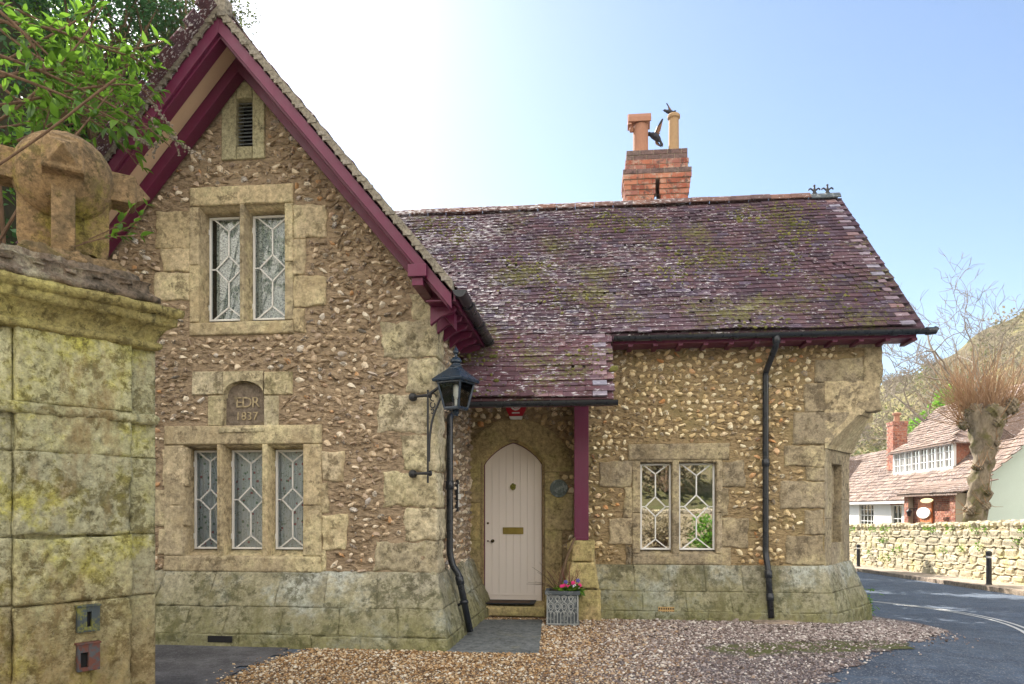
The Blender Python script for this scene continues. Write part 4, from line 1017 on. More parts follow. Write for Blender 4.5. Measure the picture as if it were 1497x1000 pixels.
# ridge tiles
def ridge(mb, a, b, r=.095, seg=.31, drop=.05):
    a, b = Vector(a), Vector(b); L = (b-a).length; n = int(L/seg); d = (b-a)/n; u = Vector((0, 0, 1)); sd = d.normalized().cross(u)
    for i in range(n):
        p0, p1 = a+d*i*1.0+d*.015, a+d*(i+1); t = (random.random(),)*3+(1,); jz = random.gauss(0, .004)
        prof = [(-1.15, -.75), (-.55, .05), (-.22, .28), (.22, .28), (.55, .05), (1.15, -.75), (1.05, -.9), (.45, -.12), (-.45, -.12), (-1.05, -.9)]
        v = [p0+sd*x*r+u*(z*r+jz) for x, z in prof]+[p1+sd*x*r+u*(z*r+jz) for x, z in prof]; k = len(prof)
        mb.add(np.array(v), [(j, (j+1)%k, k+(j+1)%k, k+j) for j in range(k)]+[tuple(range(k))[::-1], tuple(range(k, 2*k))], t)
mb = MB(); ridge(mb, (-3.3, RY, RZ+.075), (XE-.52, RY, RZ+.075)); mb.build('ridge_tiles', M['ridge'], cot, bevel=.004)
mb = MB(); ridge(mb, (XE-.52, RY, RZ+.06), (XE-.06, RY, RZ+.06), seg=.22)
fz = RZ+.06
fin_ = mb.build('ridge_crest', M['lead'], cot, bevel=.004)
mb = MB()
for fx in (X(1190.5, RY), X(1209.5, RY)):
    b0 = fz+.03
    mb.prism_y([(fx-.05, b0-.02), (fx+.05, b0-.02), (fx+.02, b0+.03), (fx+.014, b0+.09), (fx, b0+.145), (fx-.014, b0+.09), (fx-.02, b0+.03)], RY-.012, RY+.012)
    for s in (-1, 1):
        mb.tube([(fx+s*.01, RY, b0+.035), (fx+s*.035, RY, b0+.065), (fx+s*.06, RY, b0+.082), (fx+s*.085, RY, b0+.07), (fx+s*.088, RY, b0+.052)], [.012, .014, .014, .013, .009], 8)
    mb.lathe([(0, -.02), (.018, -.012), (.018, .012), (0, .02)], (fx, RY, b0+.125), 8)
mb.build('fleur_finial', M['iron'], fin_)
mb = MB(); ridge(mb, (XA, YF+.02, gz(XA)+.075), (XA, 11.9, gz(XA)+.075))
mb.lathe([(.09, -.14), (.10, -.02), (.05, .04), (.035, .1), (.0, .13)], (XA+.02, YF+.08, gz(XA)+.1), 7, mi=1)
mb.build('gable_ridge_tiles', [M['verge'], M['verge']], cot)

# ---------------------------------------------------------------- bargeboards, soffits, verges
def slope_bar(mb, sg, top, bot, y0, y1, x_end=None, mi=0, apex_in=0.):
    """band running down a slope, `top`/`bot` metres below the roof surface (measured square to it)"""
    xe = (x_end if x_end is not None else XEV)
    k = math.hypot(1, GP)
    A = lambda x, d: (XA+sg*(x-XA), gz(x)-d*k)
    poly = [A(XA, top), A(xe, top), A(xe, bot), A(XA, bot)]
    mb.prism_y(poly, y0, y1, (.3, .4, .5, 1), mi)
mb = MB()
for sg in (1, -1):
    slope_bar(mb, sg, -.035, .028, YF-.01, YF+.10, XEV-.0)
    for i in range(34):          # ragged ends of the bedding mortar and tile butts
        x = XEV-(XEV-XA)*(i+random.random())/34; z = gz(x); mb.box(XA+sg*(x-XA)-.04, XA+sg*(x-XA)+.045, YF-.014-random.random()*.006, YF+.02, z-.03, z+.006+random.random()*.008)
mb.build('verge', M['verge'], cot)
bb = MB()
for sg in (1, -1): slope_bar(bb, sg, .03, .145, YF+.02, YF+.06, XEV-.015)
bb.box(X(597, YF), X(624, YF), YF-.03, YF+.14, Z(610, 405, YF), Z(610, 387, YF)); bb.box(X(602, YF), X(618, YF), YF-.0, YG, Z(610, 417, YF), Z(610, 405, YF)-.002)
bb.build('bargeboard', M['plum'], cot, bevel=.004)
sf = MB()
for sg in (1, -1):
    slope_bar(sf, sg, .13, .165, YF+.0625, YF+.20, XEV-.06)
    slope_bar(sf, sg, .13, .235, YG-.19, YG-.045, XEV-.06)
    slope_bar(sf, sg, .085, .105, YF+.0625, YG-.0, XEV-.03)
# eaves of the right slope: soffit board, fascia and rafter feet running back
sf.box(XS+.02, XEV+.0, YF+.1, ER_Y+.15, EZ-.115, EZ-.10); sf.box(XEV-.005, XEV+.018, YF+.06, ER_Y+.1, EZ-.13, EZ-.02)
for i in range(7):
    y = YF+.28+i*.34; sf.prism_y([(XS+.02, EZ-.30), (XS+.02, EZ-.116), (XEV-.01, EZ-.116), (XEV-.04, EZ-.17), (XS+.12, EZ-.22)], y, y+.06)
sf.build('soffit', M['plum'], cot, bevel=.003)
cm = MB()
for sg in (1, -1): slope_bar(cm, sg, .118, .128, YF+.2025, YG-.1925, XEV-.06)
cm.build('soffit_panel', M['cream'], cot)
# fascia boards under the other eaves
mb = MB()
zf = rz(ER_Y)-.06
mb.box(CX0+.01, XE-.12, ER_Y+.01, ER_Y+.035, zf-.075, zf+.03); mb.box(CX0, XE-.14, ER_Y+.035, YM, zf-.07, zf-.055)
for i in range(12):
    x = CX0+.2+i*.31; mb.box(x, x+.06, ER_Y+.012, YM+.02, zf-.105, zf-.071)
zf2 = rz(yc0)-.045
mb.box(XS+.02, CX0-.02, yc0+.01, yc0+.035, zf2-.05, zf2+.03); mb.box(XS+.0, CX0-.04, 9.1, 9.3, rz(9.2)-.22, rz(9.2)-.115)
v = [(CX0-.03, yc0+.036, rz(yc0+.036)-.06), (CX0-.03, ER_Y+.3, rz(ER_Y+.3)-.06), (CX0-.03, ER_Y+.3, rz(ER_Y+.3)-.16), (CX0-.03, yc0+.036, rz(yc0+.036)-.13)]
mb.add(v+[(p[0]-.025, p[1], p[2]) for p in v], [(0,1,2,3),(7,6,5,4),(0,4,5,1),(1,5,6,2),(2,6,7,3),(3,7,4,0)])
mb.build('fascia', M['plum'], cot, bevel=.003)
mb = MB(); q = roofp(XS, CX0-.055, yc0+.06, YD, .075, 0); mb.add(q+[(a, b, c-.015) for a, b, c in q], [(0,1,2,3),(7,6,5,4),(0,4,5,1),(1,5,6,2),(2,6,7,3),(3,7,4,0)]); mb.build('porch_ceiling', M['plum'], cot)

# ---------------------------------------------------------------- gutters and downpipes
def gutter(mb, axis, c0, c1, u, v, r=.056, brackets=True):
    prof = [(r*math.cos(t), r*math.sin(t)) for t in np.linspace(PI, 2*PI, 11)]+[(r*.86*math.cos(t), r*.86*math.sin(t)) for t in np.linspace(2*PI, PI, 11)]
    prof = [(a, b*1.0) for a, b in prof]
    if axis == 'x': mb.prism_x([(u+a, v+b) for a, b in prof], c0, c1)
    else: mb.prism_y([(u+a, v+b) for a, b in prof], c0, c1)
    full = [(r*1.02*math.cos(t), r*1.02*math.sin(t)) for t in np.linspace(PI, 2*PI, 11)]
    for c in (c0, c1):
        (mb.prism_x if axis == 'x' else mb.prism_y)([(u+a, v+b) for a, b in full], c-.006, c+.006)
    n = int((c1-c0)/1.1)+1
    for i in range(1, n+1):
        c = c0+(c1-c0)*(i-.4)/n; pr = [(r*1.16*math.cos(t), r*1.16*math.sin(t)) for t in np.linspace(PI, 2*PI, 11)]+[(r*1.03*math.cos(t), r*1.03*math.sin(t)) for t in np.linspace(2*PI, PI, 11)]
        (mb.prism_x if axis == 'x' else mb.prism_y)([(u+a, v+b) for a, b in pr], c-.035, c+.035)
gzm = rz(ER_Y)-.055
mb = MB(); gutter(mb, 'x', CX0+.02, XE-.03, ER_Y-.055, gzm)
mb.tube([(XE-.04, ER_Y-.055, gzm-.02), (XE+.06, ER_Y-.055, gzm-.015), (XE+.085, ER_Y-.055, gzm+.02)], [.05, .045, .03], 12)
mb.build('gutter', M['black'], cot, smooth=False)
mb = MB(); gutter(mb, 'x', XS+.03, CX0+.02, yc0-.055, rz(yc0)-.045); mb.build('gutter', M['black'], cot)
mb = MB(); gutter(mb, 'y', YF+.0, 9.18, XEV+.07, EZ-.04, r=.065); mb.build('gutter', M['black'], cot)
def pipe(pts, r=.037, collars=(), brk=()):
    mb = MB(); mb.tube(pts, r, 14)
    P = [Vector(p) for p in pts]
    for i, f in collars:
        p = P[i].lerp(P[i+1], f); d = (P[i+1]-P[i]).normalized(); mb.tube([p-d*.05, p-d*.045, p+d*.045, p+d*.05], [r*1.05, r*1.25, r*1.25, r*1.05], 14)
    for i, f, n in brk:
        p = P[i].lerp(P[i+1], f); d = (P[i+1]-P[i]).normalized(); mb.tube([p-d*.02, p+d*.02], r*1.3, 14); mb.bar(p, p+Vector(n), .02, .03)
    o = mb.build('downpipe', M['black'], cot, smooth=True)
    for f in o.data.polygons: f.use_smooth = len(f.vertices) == 4
    return o
def arcpts(P, rad=.05, n=5):
    """round off the corners of a polyline"""
    P = [Vector(p) for p in P]; out = [P[0]]
    for a, b, c in zip(P[:-2], P[1:-1], P[2:]):
        d1 = min(rad, (a-b).length*.45); d2 = min(rad, (c-b).length*.45); p, q = b+(a-b).normalized()*d1, b+(c-b).normalized()*d2
        out += [p.lerp(b, t).lerp(b.lerp(q, t), t) for t in np.linspace(0, 1, n)]
    return out+[P[-1]]
ox = X(1135, ER_Y-.05); wx = X(1119, YM-.05)
pts = arcpts([(ox, ER_Y-.05, gzm-.03), (ox, ER_Y-.05, gzm-.14), (wx, YM-.06, 3.17), (wx, YM-.06, .86), (wx+.012, YM-.13, .68), (wx+.03, YM-.22, .06)])
pipe(pts, .038, collars=((0, .8), (len(pts)//2-1, .5), (len(pts)-2, .05), (len(pts)-2, .55)), brk=())
# porch downpipe on the return of the gable
py_ = 7.9
pts = arcpts([(XS+.085, yc0-.055, rz(yc0)-.09), (XS+.085, yc0-.06, rz(yc0)-.16), (XS+.07, py_, 2.45), (XS+.07, py_, .93), (XS+.10, py_, .80), (XS+.17, py_, .70), (XS+.30, py_, .06)], .04)
pipe(pts, .037, collars=((len(pts)//2-3, .5), (len(pts)-2, .05)), brk=((len(pts)-2, .45, (-.08, 0, -.04)), ))
mb = MB(); mb.box(wx-.22, wx+.30, YM-.42, YM-.17, -.05, .035); tag(mb.build('drain_slab', M['kerb'], None, bevel=.01), 'small grey stone slab on the gravel under the right downpipe', 'slab')

# ---------------------------------------------------------------- chimney
cy = RY+.07
def chim_x(px): return X(px, cy)
cx0, cx1 = chim_x(916), chim_x(1005); dep = .62
zt_ = Z(960, 218, cy); zb_ = RZ-.25
rows_ = [(.0, 0), (.0, 0)]
mb = MB(); ch_ = .084; n = int((zt_-zb_)/ch_); k = 0
def course(mb, x0, x1, y0, y1, z0, z1, off, bm_i=0):
    bw = .225
    mb.box(x0+.012, x1-.012, y0+.012, y1-.012, z0, z1, (.5, .5, .5, 1), 1)
    t = lambda: (random.random(), random.random(), random.random(), 1)
    for (ax, a0, a1, fixed) in (('x', x0, x1, y0), ('y', y0, y1, x1), ('y', y0, y1, x0)):
        p = a0-(off*bw/2)
        while p < a1-.02:
            s, e = max(p, a0), min(p+bw-.011, a1)
            if e-s > .03:
                j = random.gauss(0, .002)
                if ax == 'x': mb.box(s, e, fixed+j, fixed+.05, z0+.005, z1-.006, t(), bm_i)
                elif fixed == x1: mb.box(x1-.05, x1+j, s+.052, e+.052, z0+.005, z1-.006, t(), bm_i) if e+.052 < y1 else None
                else: mb.box(x0+j, x0+.05, s+.052, e+.052, z0+.005, z1-.006, t(), bm_i) if e+.052 < y1 else None
            p += bw
z = zt_
lay = [0.0, -.0, .02, .02, .06, .06, .045, .035, .025, .015, .005, 0, 0, 0, 0]      # projection of each course from the top down
i = 0
while z > zb_:
    pr = lay[i] if i < len(lay) else 0
    zz = z-ch_
    a, b = cx0-pr, cx1+pr
    gap0, gap1 = chim_x(957), chim_x(965)
    if i >= 6:
        wgap = .035 if i < 9 else .055
        gm = (gap0+gap1)/2
        course(mb, a, gm-wgap, cy-pr, cy+dep+pr, zz, z, i % 2); course(mb, gm+wgap, b, cy-pr, cy+dep+pr, zz, z, (i+1) % 2)
    else: course(mb, a, b, cy-pr, cy+dep+pr, zz, z, i % 2, 2 if i in (0, 1, 4) else 0)
    z = zz; i += 1
chim = mb.build('chimney', [M['brick'], M['brick_mortar'], M['brick_soot']], mroof)
mb = MB(); pc = cy+.3
fx = lambda px: X(px, pc)
mb.box(fx(925)-.06, fx(948)+.06, pc-.2, pc+.2, zt_-.01, zt_+.025); mb.build('flaunching', M['brick_mortar'], chim, bevel=.01)
mb = MB(); mb.box(fx(977)-.06, fx(994)+.06, pc-.2, pc+.2, zt_-.01, zt_+.03); mb.build('flaunching', M['brick_mortar'], chim, bevel=.01)
zz0, zz1 = zt_+.0, Z(937, 168, pc)
r = (fx(948)-fx(925))/2; c = (fx(948)+fx(925))/2
mb = MB(); mb.lathe([(r, 0), (r*.97, .1), (r*.95, (zz1-zz0)*.75), (r*.6, (zz1-zz0)*.80)], (c, pc, zz0), 20)
# hooded top: an arched saddle with its gabled end to the left
hl, hr = fx(918), fx(951); hz = zz1-.16
prof = [(-r*1.15, hz-.02), (-r*1.1, hz+.06), (-r*.75, hz+.13), (0, hz+.17), (r*.75, hz+.13), (r*1.1, hz+.06), (r*1.15, hz-.02), (r*.95, hz-.02), (r*.6, hz+.09), (0, hz+.13), (-r*.6, hz+.09), (-r*.95, hz-.02)]
mb.prism_x([(pc+a, b) for a, b in prof], hl, hr, (.5, .5, .5, 1))
mb.prism_x([(pc-r*1.2, hz-.07), (pc-r*.8, hz-.07), (pc-r*.1, hz+.12), (pc-r*.1, hz+.17)], hl-.01, hl+.05, (.5, .5, .5, 1))
mb.lathe([(0, -.05), (.035, -.035), (.045, 0), (.035, .035), (0, .05)], (c-r-.02, pc-.03, hz-.1), 12)
pot = mb.build('chimney_pot', M['terracotta'], chim, smooth=False, bevel=.003); pot['label'] = 'hooded terracotta chimney pot'
zz1 = Z(985, 168, pc); r = (fx(993)-fx(977))/2*.98; c = (fx(993)+fx(977))/2
mb = MB(); h = zz1-zz0; mb.lathe([(r*1.0, 0), (r*.93, h-.08), (r*1.18, h-.06), (r*1.2, h-.02), (r*1.05, h), (r*.8, h), (r*.8, h-.3)], (c, pc, zz0), 20)
pot2 = mb.build('chimney_pot', M['pot_buff'], chim, smooth=False); pot2['label'] = 'plain round buff chimney pot'
# ================================================================== THINGS FIXED TO OR STANDING BY THE COTTAGE
# wall lantern on its scrolled bracket
yl = YG-.16; lx = X(667, yl); bxx = X(625.5, yl)
wl = thing('wall_lantern', 'black four sided wall lantern on an iron bracket at the corner of the gable', 'lantern', (bxx, YG-.03, Z(625, 640, YG)))
zt1, zt2 = Z(625, 578, yl), Z(625, 692, yl)
mb = MB(); mb.bar((bxx, yl, Z(625, 570, yl)), (bxx, yl, Z(625, 706, yl)), .018, .02, up=(0, 1, 0))
for z in (zt1, zt2):
    kx = X(604, YG-.05); mb.lathe([(0, -.05), (.03, -.042), (.045, -.015), (.045, .01), (.03, .03)], (kx, YG-.06, z), 16, axis='y')
    mb.tube([(kx+.02, YG-.09, z), (bxx-.03, yl+.01, z), (bxx+.03, yl, z)], [.013, .017, .017], 10); mb.tube([(bxx+.02, yl-.01, z), (bxx+.032, yl-.0, z)], .03, 10)
mb.tube([(bxx, yl, zt1+.0), (lx-.14, yl-.0, zt1+.11)], .016, 10)
P = [(bxx+.012, yl, zt2+.12), (bxx+.018, yl, zt2+.38), (bxx+.05, yl, zt2+.58), (bxx+.12, yl, zt1-.06), (lx-.13, yl, zt1+.06)]
mb.tube(arcpts(P, .12, 6), .012, 8)
for k, (r, c, s) in enumerate(((.04, (bxx+.055, zt1-.02), 0), (.03, (bxx+.05, zt1-.1), 2), (.022, (bxx+.048, zt1-.165), 4))):
    mb.tube([(c[0]+r*math.cos(t+s)*.8, yl, c[1]+r*math.sin(t+s)) for t in np.linspace(0, 5, 14)], .007, 6)
mb.build('bracket', M['iron'], wl)
rt = math.radians(-22); cyl = yl-.02
z_a, z_b, z_c, z_d, z_e = (Z(667, q, cyl) for q in (598, 560, 541, 557, 520))
zb0, zt0 = Z(667, 597, cyl), Z(667, 560, cyl)
def sqr(h, z, ang=rt): return [(lx+h*math.sqrt(2)*math.cos(ang+PI/4+k*PI/2), cyl+h*math.sqrt(2)*math.sin(ang+PI/4+k*PI/2), z) for k in range(4)]
mb = MB(); B, T = sqr(.085, zb0), sqr(.135, zt0)
for k in range(4):
    mb.bar(B[k], T[k], .02, .02); mb.bar(B[k], B[(k+1) % 4], .022, .022); mb.bar(T[k], T[(k+1) % 4], .024, .024)
lay_ = [sqr(.088, zb0-.02), sqr(.088, zb0-.008), sqr(.04, zb0+.005)]
mb.add(sum(lay_, []), [(3,2,1,0)]+[(a*4+k, a*4+(k+1)%4, a*4+4+(k+1)%4, a*4+4+k) for a in range(2) for k in range(4)]+[(8,9,10,11)])
mb.lathe([(.03, -.06), (.02, -.05), (.035, -.03), (.03, -.0)], (lx, cyl, zb0-.02), 12)
mb.tube([(lx-.13, yl, zt1+.1), (lx-.12, cyl, zt0-.02)], .02, 8)
mb.build('lantern_frame', M['lantern'], wl, bevel=.003)
mb = MB()
for k in range(4):
    q = [Vector(B[k]), Vector(B[(k+1) % 4]), Vector(T[(k+1) % 4]), Vector(T[k])]; c = sum(q, Vector())/4; q = [p+(Vector((lx, cyl, p.z))-p)*.04 for p in q]; n_ = (q[1]-q[0]).cross(q[3]-q[0]).normalized()*.003
    mb.add([tuple(p) for p in q]+[tuple(p-n_) for p in q], [(0,1,2,3),(7,6,5,4),(0,4,5,1),(1,5,6,2),(2,6,7,3),(3,7,4,0)])
mb.build('lantern_glass', M['glass_lamp'], wl)
mb = MB(); S = [sqr(.175, zt0+.005), sqr(.18, zt0+.03), sqr(.165, zt0+.045), sqr(.06, zt0+.145), sqr(.055, zt0+.16)]
mb.add(sum(S, []), [(3,2,1,0)]+[(a*4+k, a*4+(k+1)%4, a*4+4+(k+1)%4, a*4+4+k) for a in range(4) for k in range(4)]+[(16,17,18,19)])
zq = zt0+.155
mb.lathe([(.062, 0), (.066, .02), (.045, .03), (.042, .045), (.062, .055), (.062, .075), (.04, .10), (.016, .115), (.014, .14), (.03, .155), (.03, .17), (.012, .2), (0, .225)], (lx, cyl, zq), 18)
mb.build('lantern_roof', M['lantern'], wl, bevel=.004)
mb = MB(); mb.lathe([(.02, 0), (.02, .02), (.026, .03), (.026, .13), (.018, .145), (0, .15)], (lx, cyl, zt0-.16), 14); mb.box(lx-.012, lx+.012, cyl-.012, cyl+.012, zb0+.004, zt0-.155); mb.build('bulb', M['white_plastic'], wl, smooth=True)

# alarm box tucked under the porch eaves
al = thing('alarm_box', 'red and white alarm bell box above the arched door', 'alarm box', (X(755, YD), YD-.02, 2.5))
ay = YD-.075; ax = X(754, ay); ab, at_ = Z(754, 613, ay), Z(754, 588, ay)
sc_ = (X(770, ay)-X(738, ay))/2
def sect(k, z): return (ax+sc_*k, z)
zz_ = lambda q: Z(754, q, ay)
prof = [(-1, zz_(575)), (-1, zz_(592)), (-.86, zz_(600)), (-.6, zz_(608)), (.6, zz_(608)), (.86, zz_(600)), (1, zz_(592)), (1, zz_(575)), (.6, zz_(566)), (-.6, zz_(566))]
mb = MB(); mb.prism_y([sect(k, z) for k, z in prof], ay, YD-.012); mb.build('cover', M['red_plastic'], al, bevel=.008)
mb = MB(); mb.prism_y([sect(-.62, zz_(608)-.003), sect(-.5, zz_(613)), sect(.5, zz_(613)), sect(.62, zz_(608)-.003)], ay+.002, YD-.012); mb.build('strobe_lens', M['white_plastic'], al, bevel=.004)
mb = MB(); cz_ = zz_(592)
def annulus(mb, cx, cz, r0, r1, y0, a0, a1, n=24):
    t = np.linspace(a0, a1, n); o = [(cx+r1*math.cos(x), y0, cz+r1*math.sin(x)) for x in t]; i = [(cx+r0*math.cos(x), y0, cz+r0*math.sin(x)) for x in t]
    v = o+i+[(p[0], y0+.002, p[2]) for p in o+i]; mb.add(v, [(k+1, k, n+k, n+k+1) for k in range(n-1)]+[(k, k+1, 2*n+k+1, 2*n+k) for k in range(n-1)])
annulus(mb, ax, cz_, .055, .075, ay-.0035, -PI-.3, .3); annulus(mb, ax+.004, cz_, .026, .048, ay-.0035, -PI*.95, -.1)
mb.box(ax-.052, ax+.052, ay-.0035, ay-.0015, zz_(604.5), zz_(602.6))
mb.build('emblem', M['white_plastic'], al)

# round relief plaque
pl = thing('wall_plaque', 'round grey green relief plaque on the wall right of the door', 'plaque', (X(817, YD), YD-.02, Z(817, 714, YD)))
px_, pz_ = X(817, YD-.03), Z(817, 714, YD-.03); R_ = (X(830, YD)-X(804, YD))/2
mb = MB(); mb.lathe([(0, -.012), (R_*.62, -.012), (R_*.66, -.022), (R_*.74, -.022), (R_*.78, -.012), (R_*.9, -.012), (R_*.93, -.024), (R_, -.02), (R_, .012), (0, .012)], (px_, YD-.016-.014, pz_), 40, axis='y')
for k in range(22):
    t = k*2*PI/22; mb.tube([(px_+R_*.80*math.cos(t), YD-.043, pz_+R_*.80*math.sin(t)), (px_+R_*.88*math.cos(t), YD-.043, pz_+R_*.88*math.sin(t))], .004, 6)
for a_, b_, l in ((-.3, -.25, .5), (-.1, -.3, .7), (.12, -.25, .6), (.3, -.1, .45), (-.2, .2, .4), (.05, .3, .35)):
    mb.tube([(px_+R_*a_, YD-.043, pz_+R_*b_), (px_+R_*(a_+.08), YD-.048, pz_+R_*(b_+l*.5)), (px_+R_*(a_-.02), YD-.043, pz_+R_*min(.55, b_+l))], [.006, .009, .004], 6)
mb.build('relief', M['verdigris'], pl, bevel=.001)

# bell pull on the wall left of the door
bp = thing('bell_pull', 'black iron bell pull with a thin rod left of the door', 'bell pull', (X(684, YD), YD-.03, Z(684, 690, YD)))
bx0 = X(684.5, YD-.04)
for nm_, a_, b_ in (('upper_mount', 652, 669), ('handle', 704, 727)):
    mb = MB(); mb.lathe([(.012, 0), (.022, .01), (.024, .04), (.018, .06), (.024, .08), (.022, Z(0, a_, YD-.04)-Z(0, b_, YD-.04)-.02), (.012, Z(0, a_, YD-.04)-Z(0, b_, YD-.04))], (bx0, YD-.045, Z(684, b_, YD-.04)), 12); mb.box(bx0-.018, bx0+.018, YD-.035, YD-.008, Z(684, (a_+b_)/2, YD)-.04, Z(684, (a_+b_)/2, YD)+.04); mb.build(nm_, M['iron'], bp)
mb = MB(); mb.tube([(bx0, YD-.045, Z(684, 725, YD-.04)), (bx0, YD-.045, Z(684, 655, YD-.04))], .005, 6); mb.build('rod', M['iron'], bp)

# weather instrument on the gable return
ty = 8.62; tz = lambda q: Z(664, q, ty); x0 = XS+.012
wi = thing('wall_thermometer', 'slim dark and white wall thermometer beside the porch downpipe', 'thermometer', (XS+.02, ty, tz(725)))
mb = MB(); prof = [(-.05, tz(748)), (-.055, tz(744)), (-.035, tz(728)), (-.05, tz(712)), (-.03, tz(704)), (0, tz(701)), (.03, tz(704)), (.05, tz(712)), (.035, tz(728)), (.055, tz(744)), (.05, tz(748))]
mb.prism_x([(ty+a, b) for a, b in prof], x0, x0+.03); mb.build('backing', M['iron'], wi, bevel=.003)
mb = MB(); mb.box(x0+.0305, x0+.034, ty-.025, ty+.025, tz(721), tz(708)); mb.box(x0+.0305, x0+.05, ty-.05, ty+.05, tz(730), tz(722)); mb.box(x0+.0305, x0+.034, ty-.028, ty+.028, tz(741), tz(731)); mb.build('dial', M['white_plastic'], wi, bevel=.002)

# doormat
mx0, mx1 = X(700, 9.55), X(782, 9.55)
dm = thing('doormat', 'dark rubber edged brown doormat on the door step', 'doormat', ((mx0+mx1)/2, 9.6, .168))
mb = MB(); 
for p in ((mx0, mx1, 9.42, 9.48), (mx0, mx1, 9.76, 9.82), (mx0, mx0+.07, 9.48, 9.76), (mx1-.07, mx1, 9.48, 9.76)): mb.box(p[0], p[1], p[2], p[3], .170, .182)
mb.build('border', M['black_rubber'], dm, bevel=.002)
mb = MB(); mb.box(mx0+.07, mx1-.07, 9.48, 9.76, .170, .180); mb.build('pile', M['coir'], dm)

# lead planter with cathedral-window relief
pX0, pX1 = X(796.5, 8.72), X(848, 8.72); pz1 = .43; yp0, yp1 = 8.72, 9.08
pn = thing('planter', 'square grey lead planter with relief panels beside the door step', 'planter', ((pX0+pX1)/2, (yp0+yp1)/2, 0))
mb = MB()
mb.box(pX0+.02, pX1-.02, yp0+.02, yp1-.02, .0, pz1-.02); mb.box(pX0, pX1, yp0, yp0+.045, pz1-.045, pz1); mb.box(pX0, pX1, yp1-.045, yp1, pz1-.045, pz1)
mb.box(pX0, pX0+.045, yp0+.046, yp1-.046, pz1-.045, pz1); mb.box(pX1-.045, pX1, yp0+.046, yp1-.046, pz1-.045, pz1); mb.box(pX0+.01, pX1-.01, yp0+.01, yp1-.01, 0, .03)
mb.build('box', M['lead'], pn, bevel=.004)
mb = MB(); yr = yp0+.016; W_ = pX1-pX0-.06; n_ = 9
for i in range(n_+1):
    x = pX0+.03+W_*i/n_; mb.bar((x, yr, .035), (x, yr, .15), .008, .012, up=(0, 1, 0))
for i in range(n_):
    x = pX0+.03+W_*i/n_; q = W_/n_; mb.tube([(x, yr, .15), (x+q*.2, yr, .17), (x+q*.5, yr, .185), (x+q*.8, yr, .17), (x+q, yr, .15)], .005, 6)
for i in range(5):       # flowing tracery
    x = pX0+.03+W_*(i)/4.5; q = W_/4.5
    if x+q > pX1-.02: break
    for s in (0, 1):
        mb.tube([(x+(q*.5 if s == 0 else q*.5), yr, .175), (x+q*(.15 if s == 0 else .9), yr, .22), (x+q*(.1 if s == 0 else .95), yr, .27), (x+q*(.6 if s == 0 else .3), yr, .31), (x+q*(.9 if s == 0 else .12), yr, .36), (x+q*.5, yr, .375)], .006, 6)
    mb.tube([(x+q*.5+.022*math.cos(t), yr, .245+.028*math.sin(t)) for t in np.linspace(0, 2*PI, 12)], .0045, 6, cap=False)
    mb.tube([(x+q*.5+.02*math.cos(t), yr, .335+.024*math.sin(t)) for t in np.linspace(0, 2*PI, 12)], .0045, 6, cap=False)
for x in (pX0+.028, pX1-.028): mb.bar((x, yr-.002, .03), (x, yr-.002, pz1-.05), .014, .014, up=(0, 1, 0))
mb.bar((pX0+.02, yr, .03), (pX1-.02, yr, .03), .014, .012)
mb.build('relief', M['lead_pale'], pn)
mb = MB(); mb.box(pX0+.046, pX1-.046, yp0+.046, yp1-.046, pz1-.019, pz1-.012); mb.build('compost', M['soil'], pn)

# leaves --------------------------------------------------------------
def leaf_template(n=3, wide=.42, fold=.25, curl=.2):
    v = [(0, 0, 0)]; 
    for i in range(1, n): t = i/n; wd = wide*math.sin(PI*t**.8)*.5; v += [(-wd, t, fold*wd-curl*t*t), (0, t, -curl*t*t), (wd, t, fold*wd-curl*t*t)]
    v.append((0, 1, -curl)); f = [(0, 2, 1), (0, 3, 2)]
    for i in range(n-2): b = 1+3*i; f += [(b, b+1, b+4), (b, b+4, b+3), (b+1, b+2, b+5), (b+1, b+5, b+4)]
    b = 1+3*(n-2); f += [(b, b+1, len(v)-1), (b+1, b+2, len(v)-1)]
    return np.array(v), np.array(f)
LFB, LFS, LF4 = leaf_template(5, .42, .35, .25), leaf_template(3, .5, .3, .15), (np.array([(0, 0, 0), (-.32, .5, .06), (0, 1, 0), (.32, .5, .06)]), np.array([(0, 3, 1), (3, 2, 1)]))
def leaves(mb, P, size, tmpl, mi=0, tilt=1.2, dirs=None, tonev=None):
    P = np.array(P); n = len(P)
    if n == 0: return
    if dirs is None: R = rot_rand(n, tilt)
    else:
        R = []
        for d in dirs:
            d = Vector(d).normalized(); s = d.cross(Vector((random.gauss(0, .35), random.gauss(0, .35), 1))).normalized(); u = s.cross(d); R.append([[s.x, d.x, u.x], [s.y, d.y, u.y], [s.z, d.z, u.z]])
        R = np.array(R)
    sz = size*RNG.uniform(.6, 1.25, n)
    mb.stamp(tmpl[0], tmpl[1], R*sz[:, None, None], P, np.c_[tonev if tonev is not None else RNG.random(n), RNG.random((n, 2)), np.ones(n)], mi)
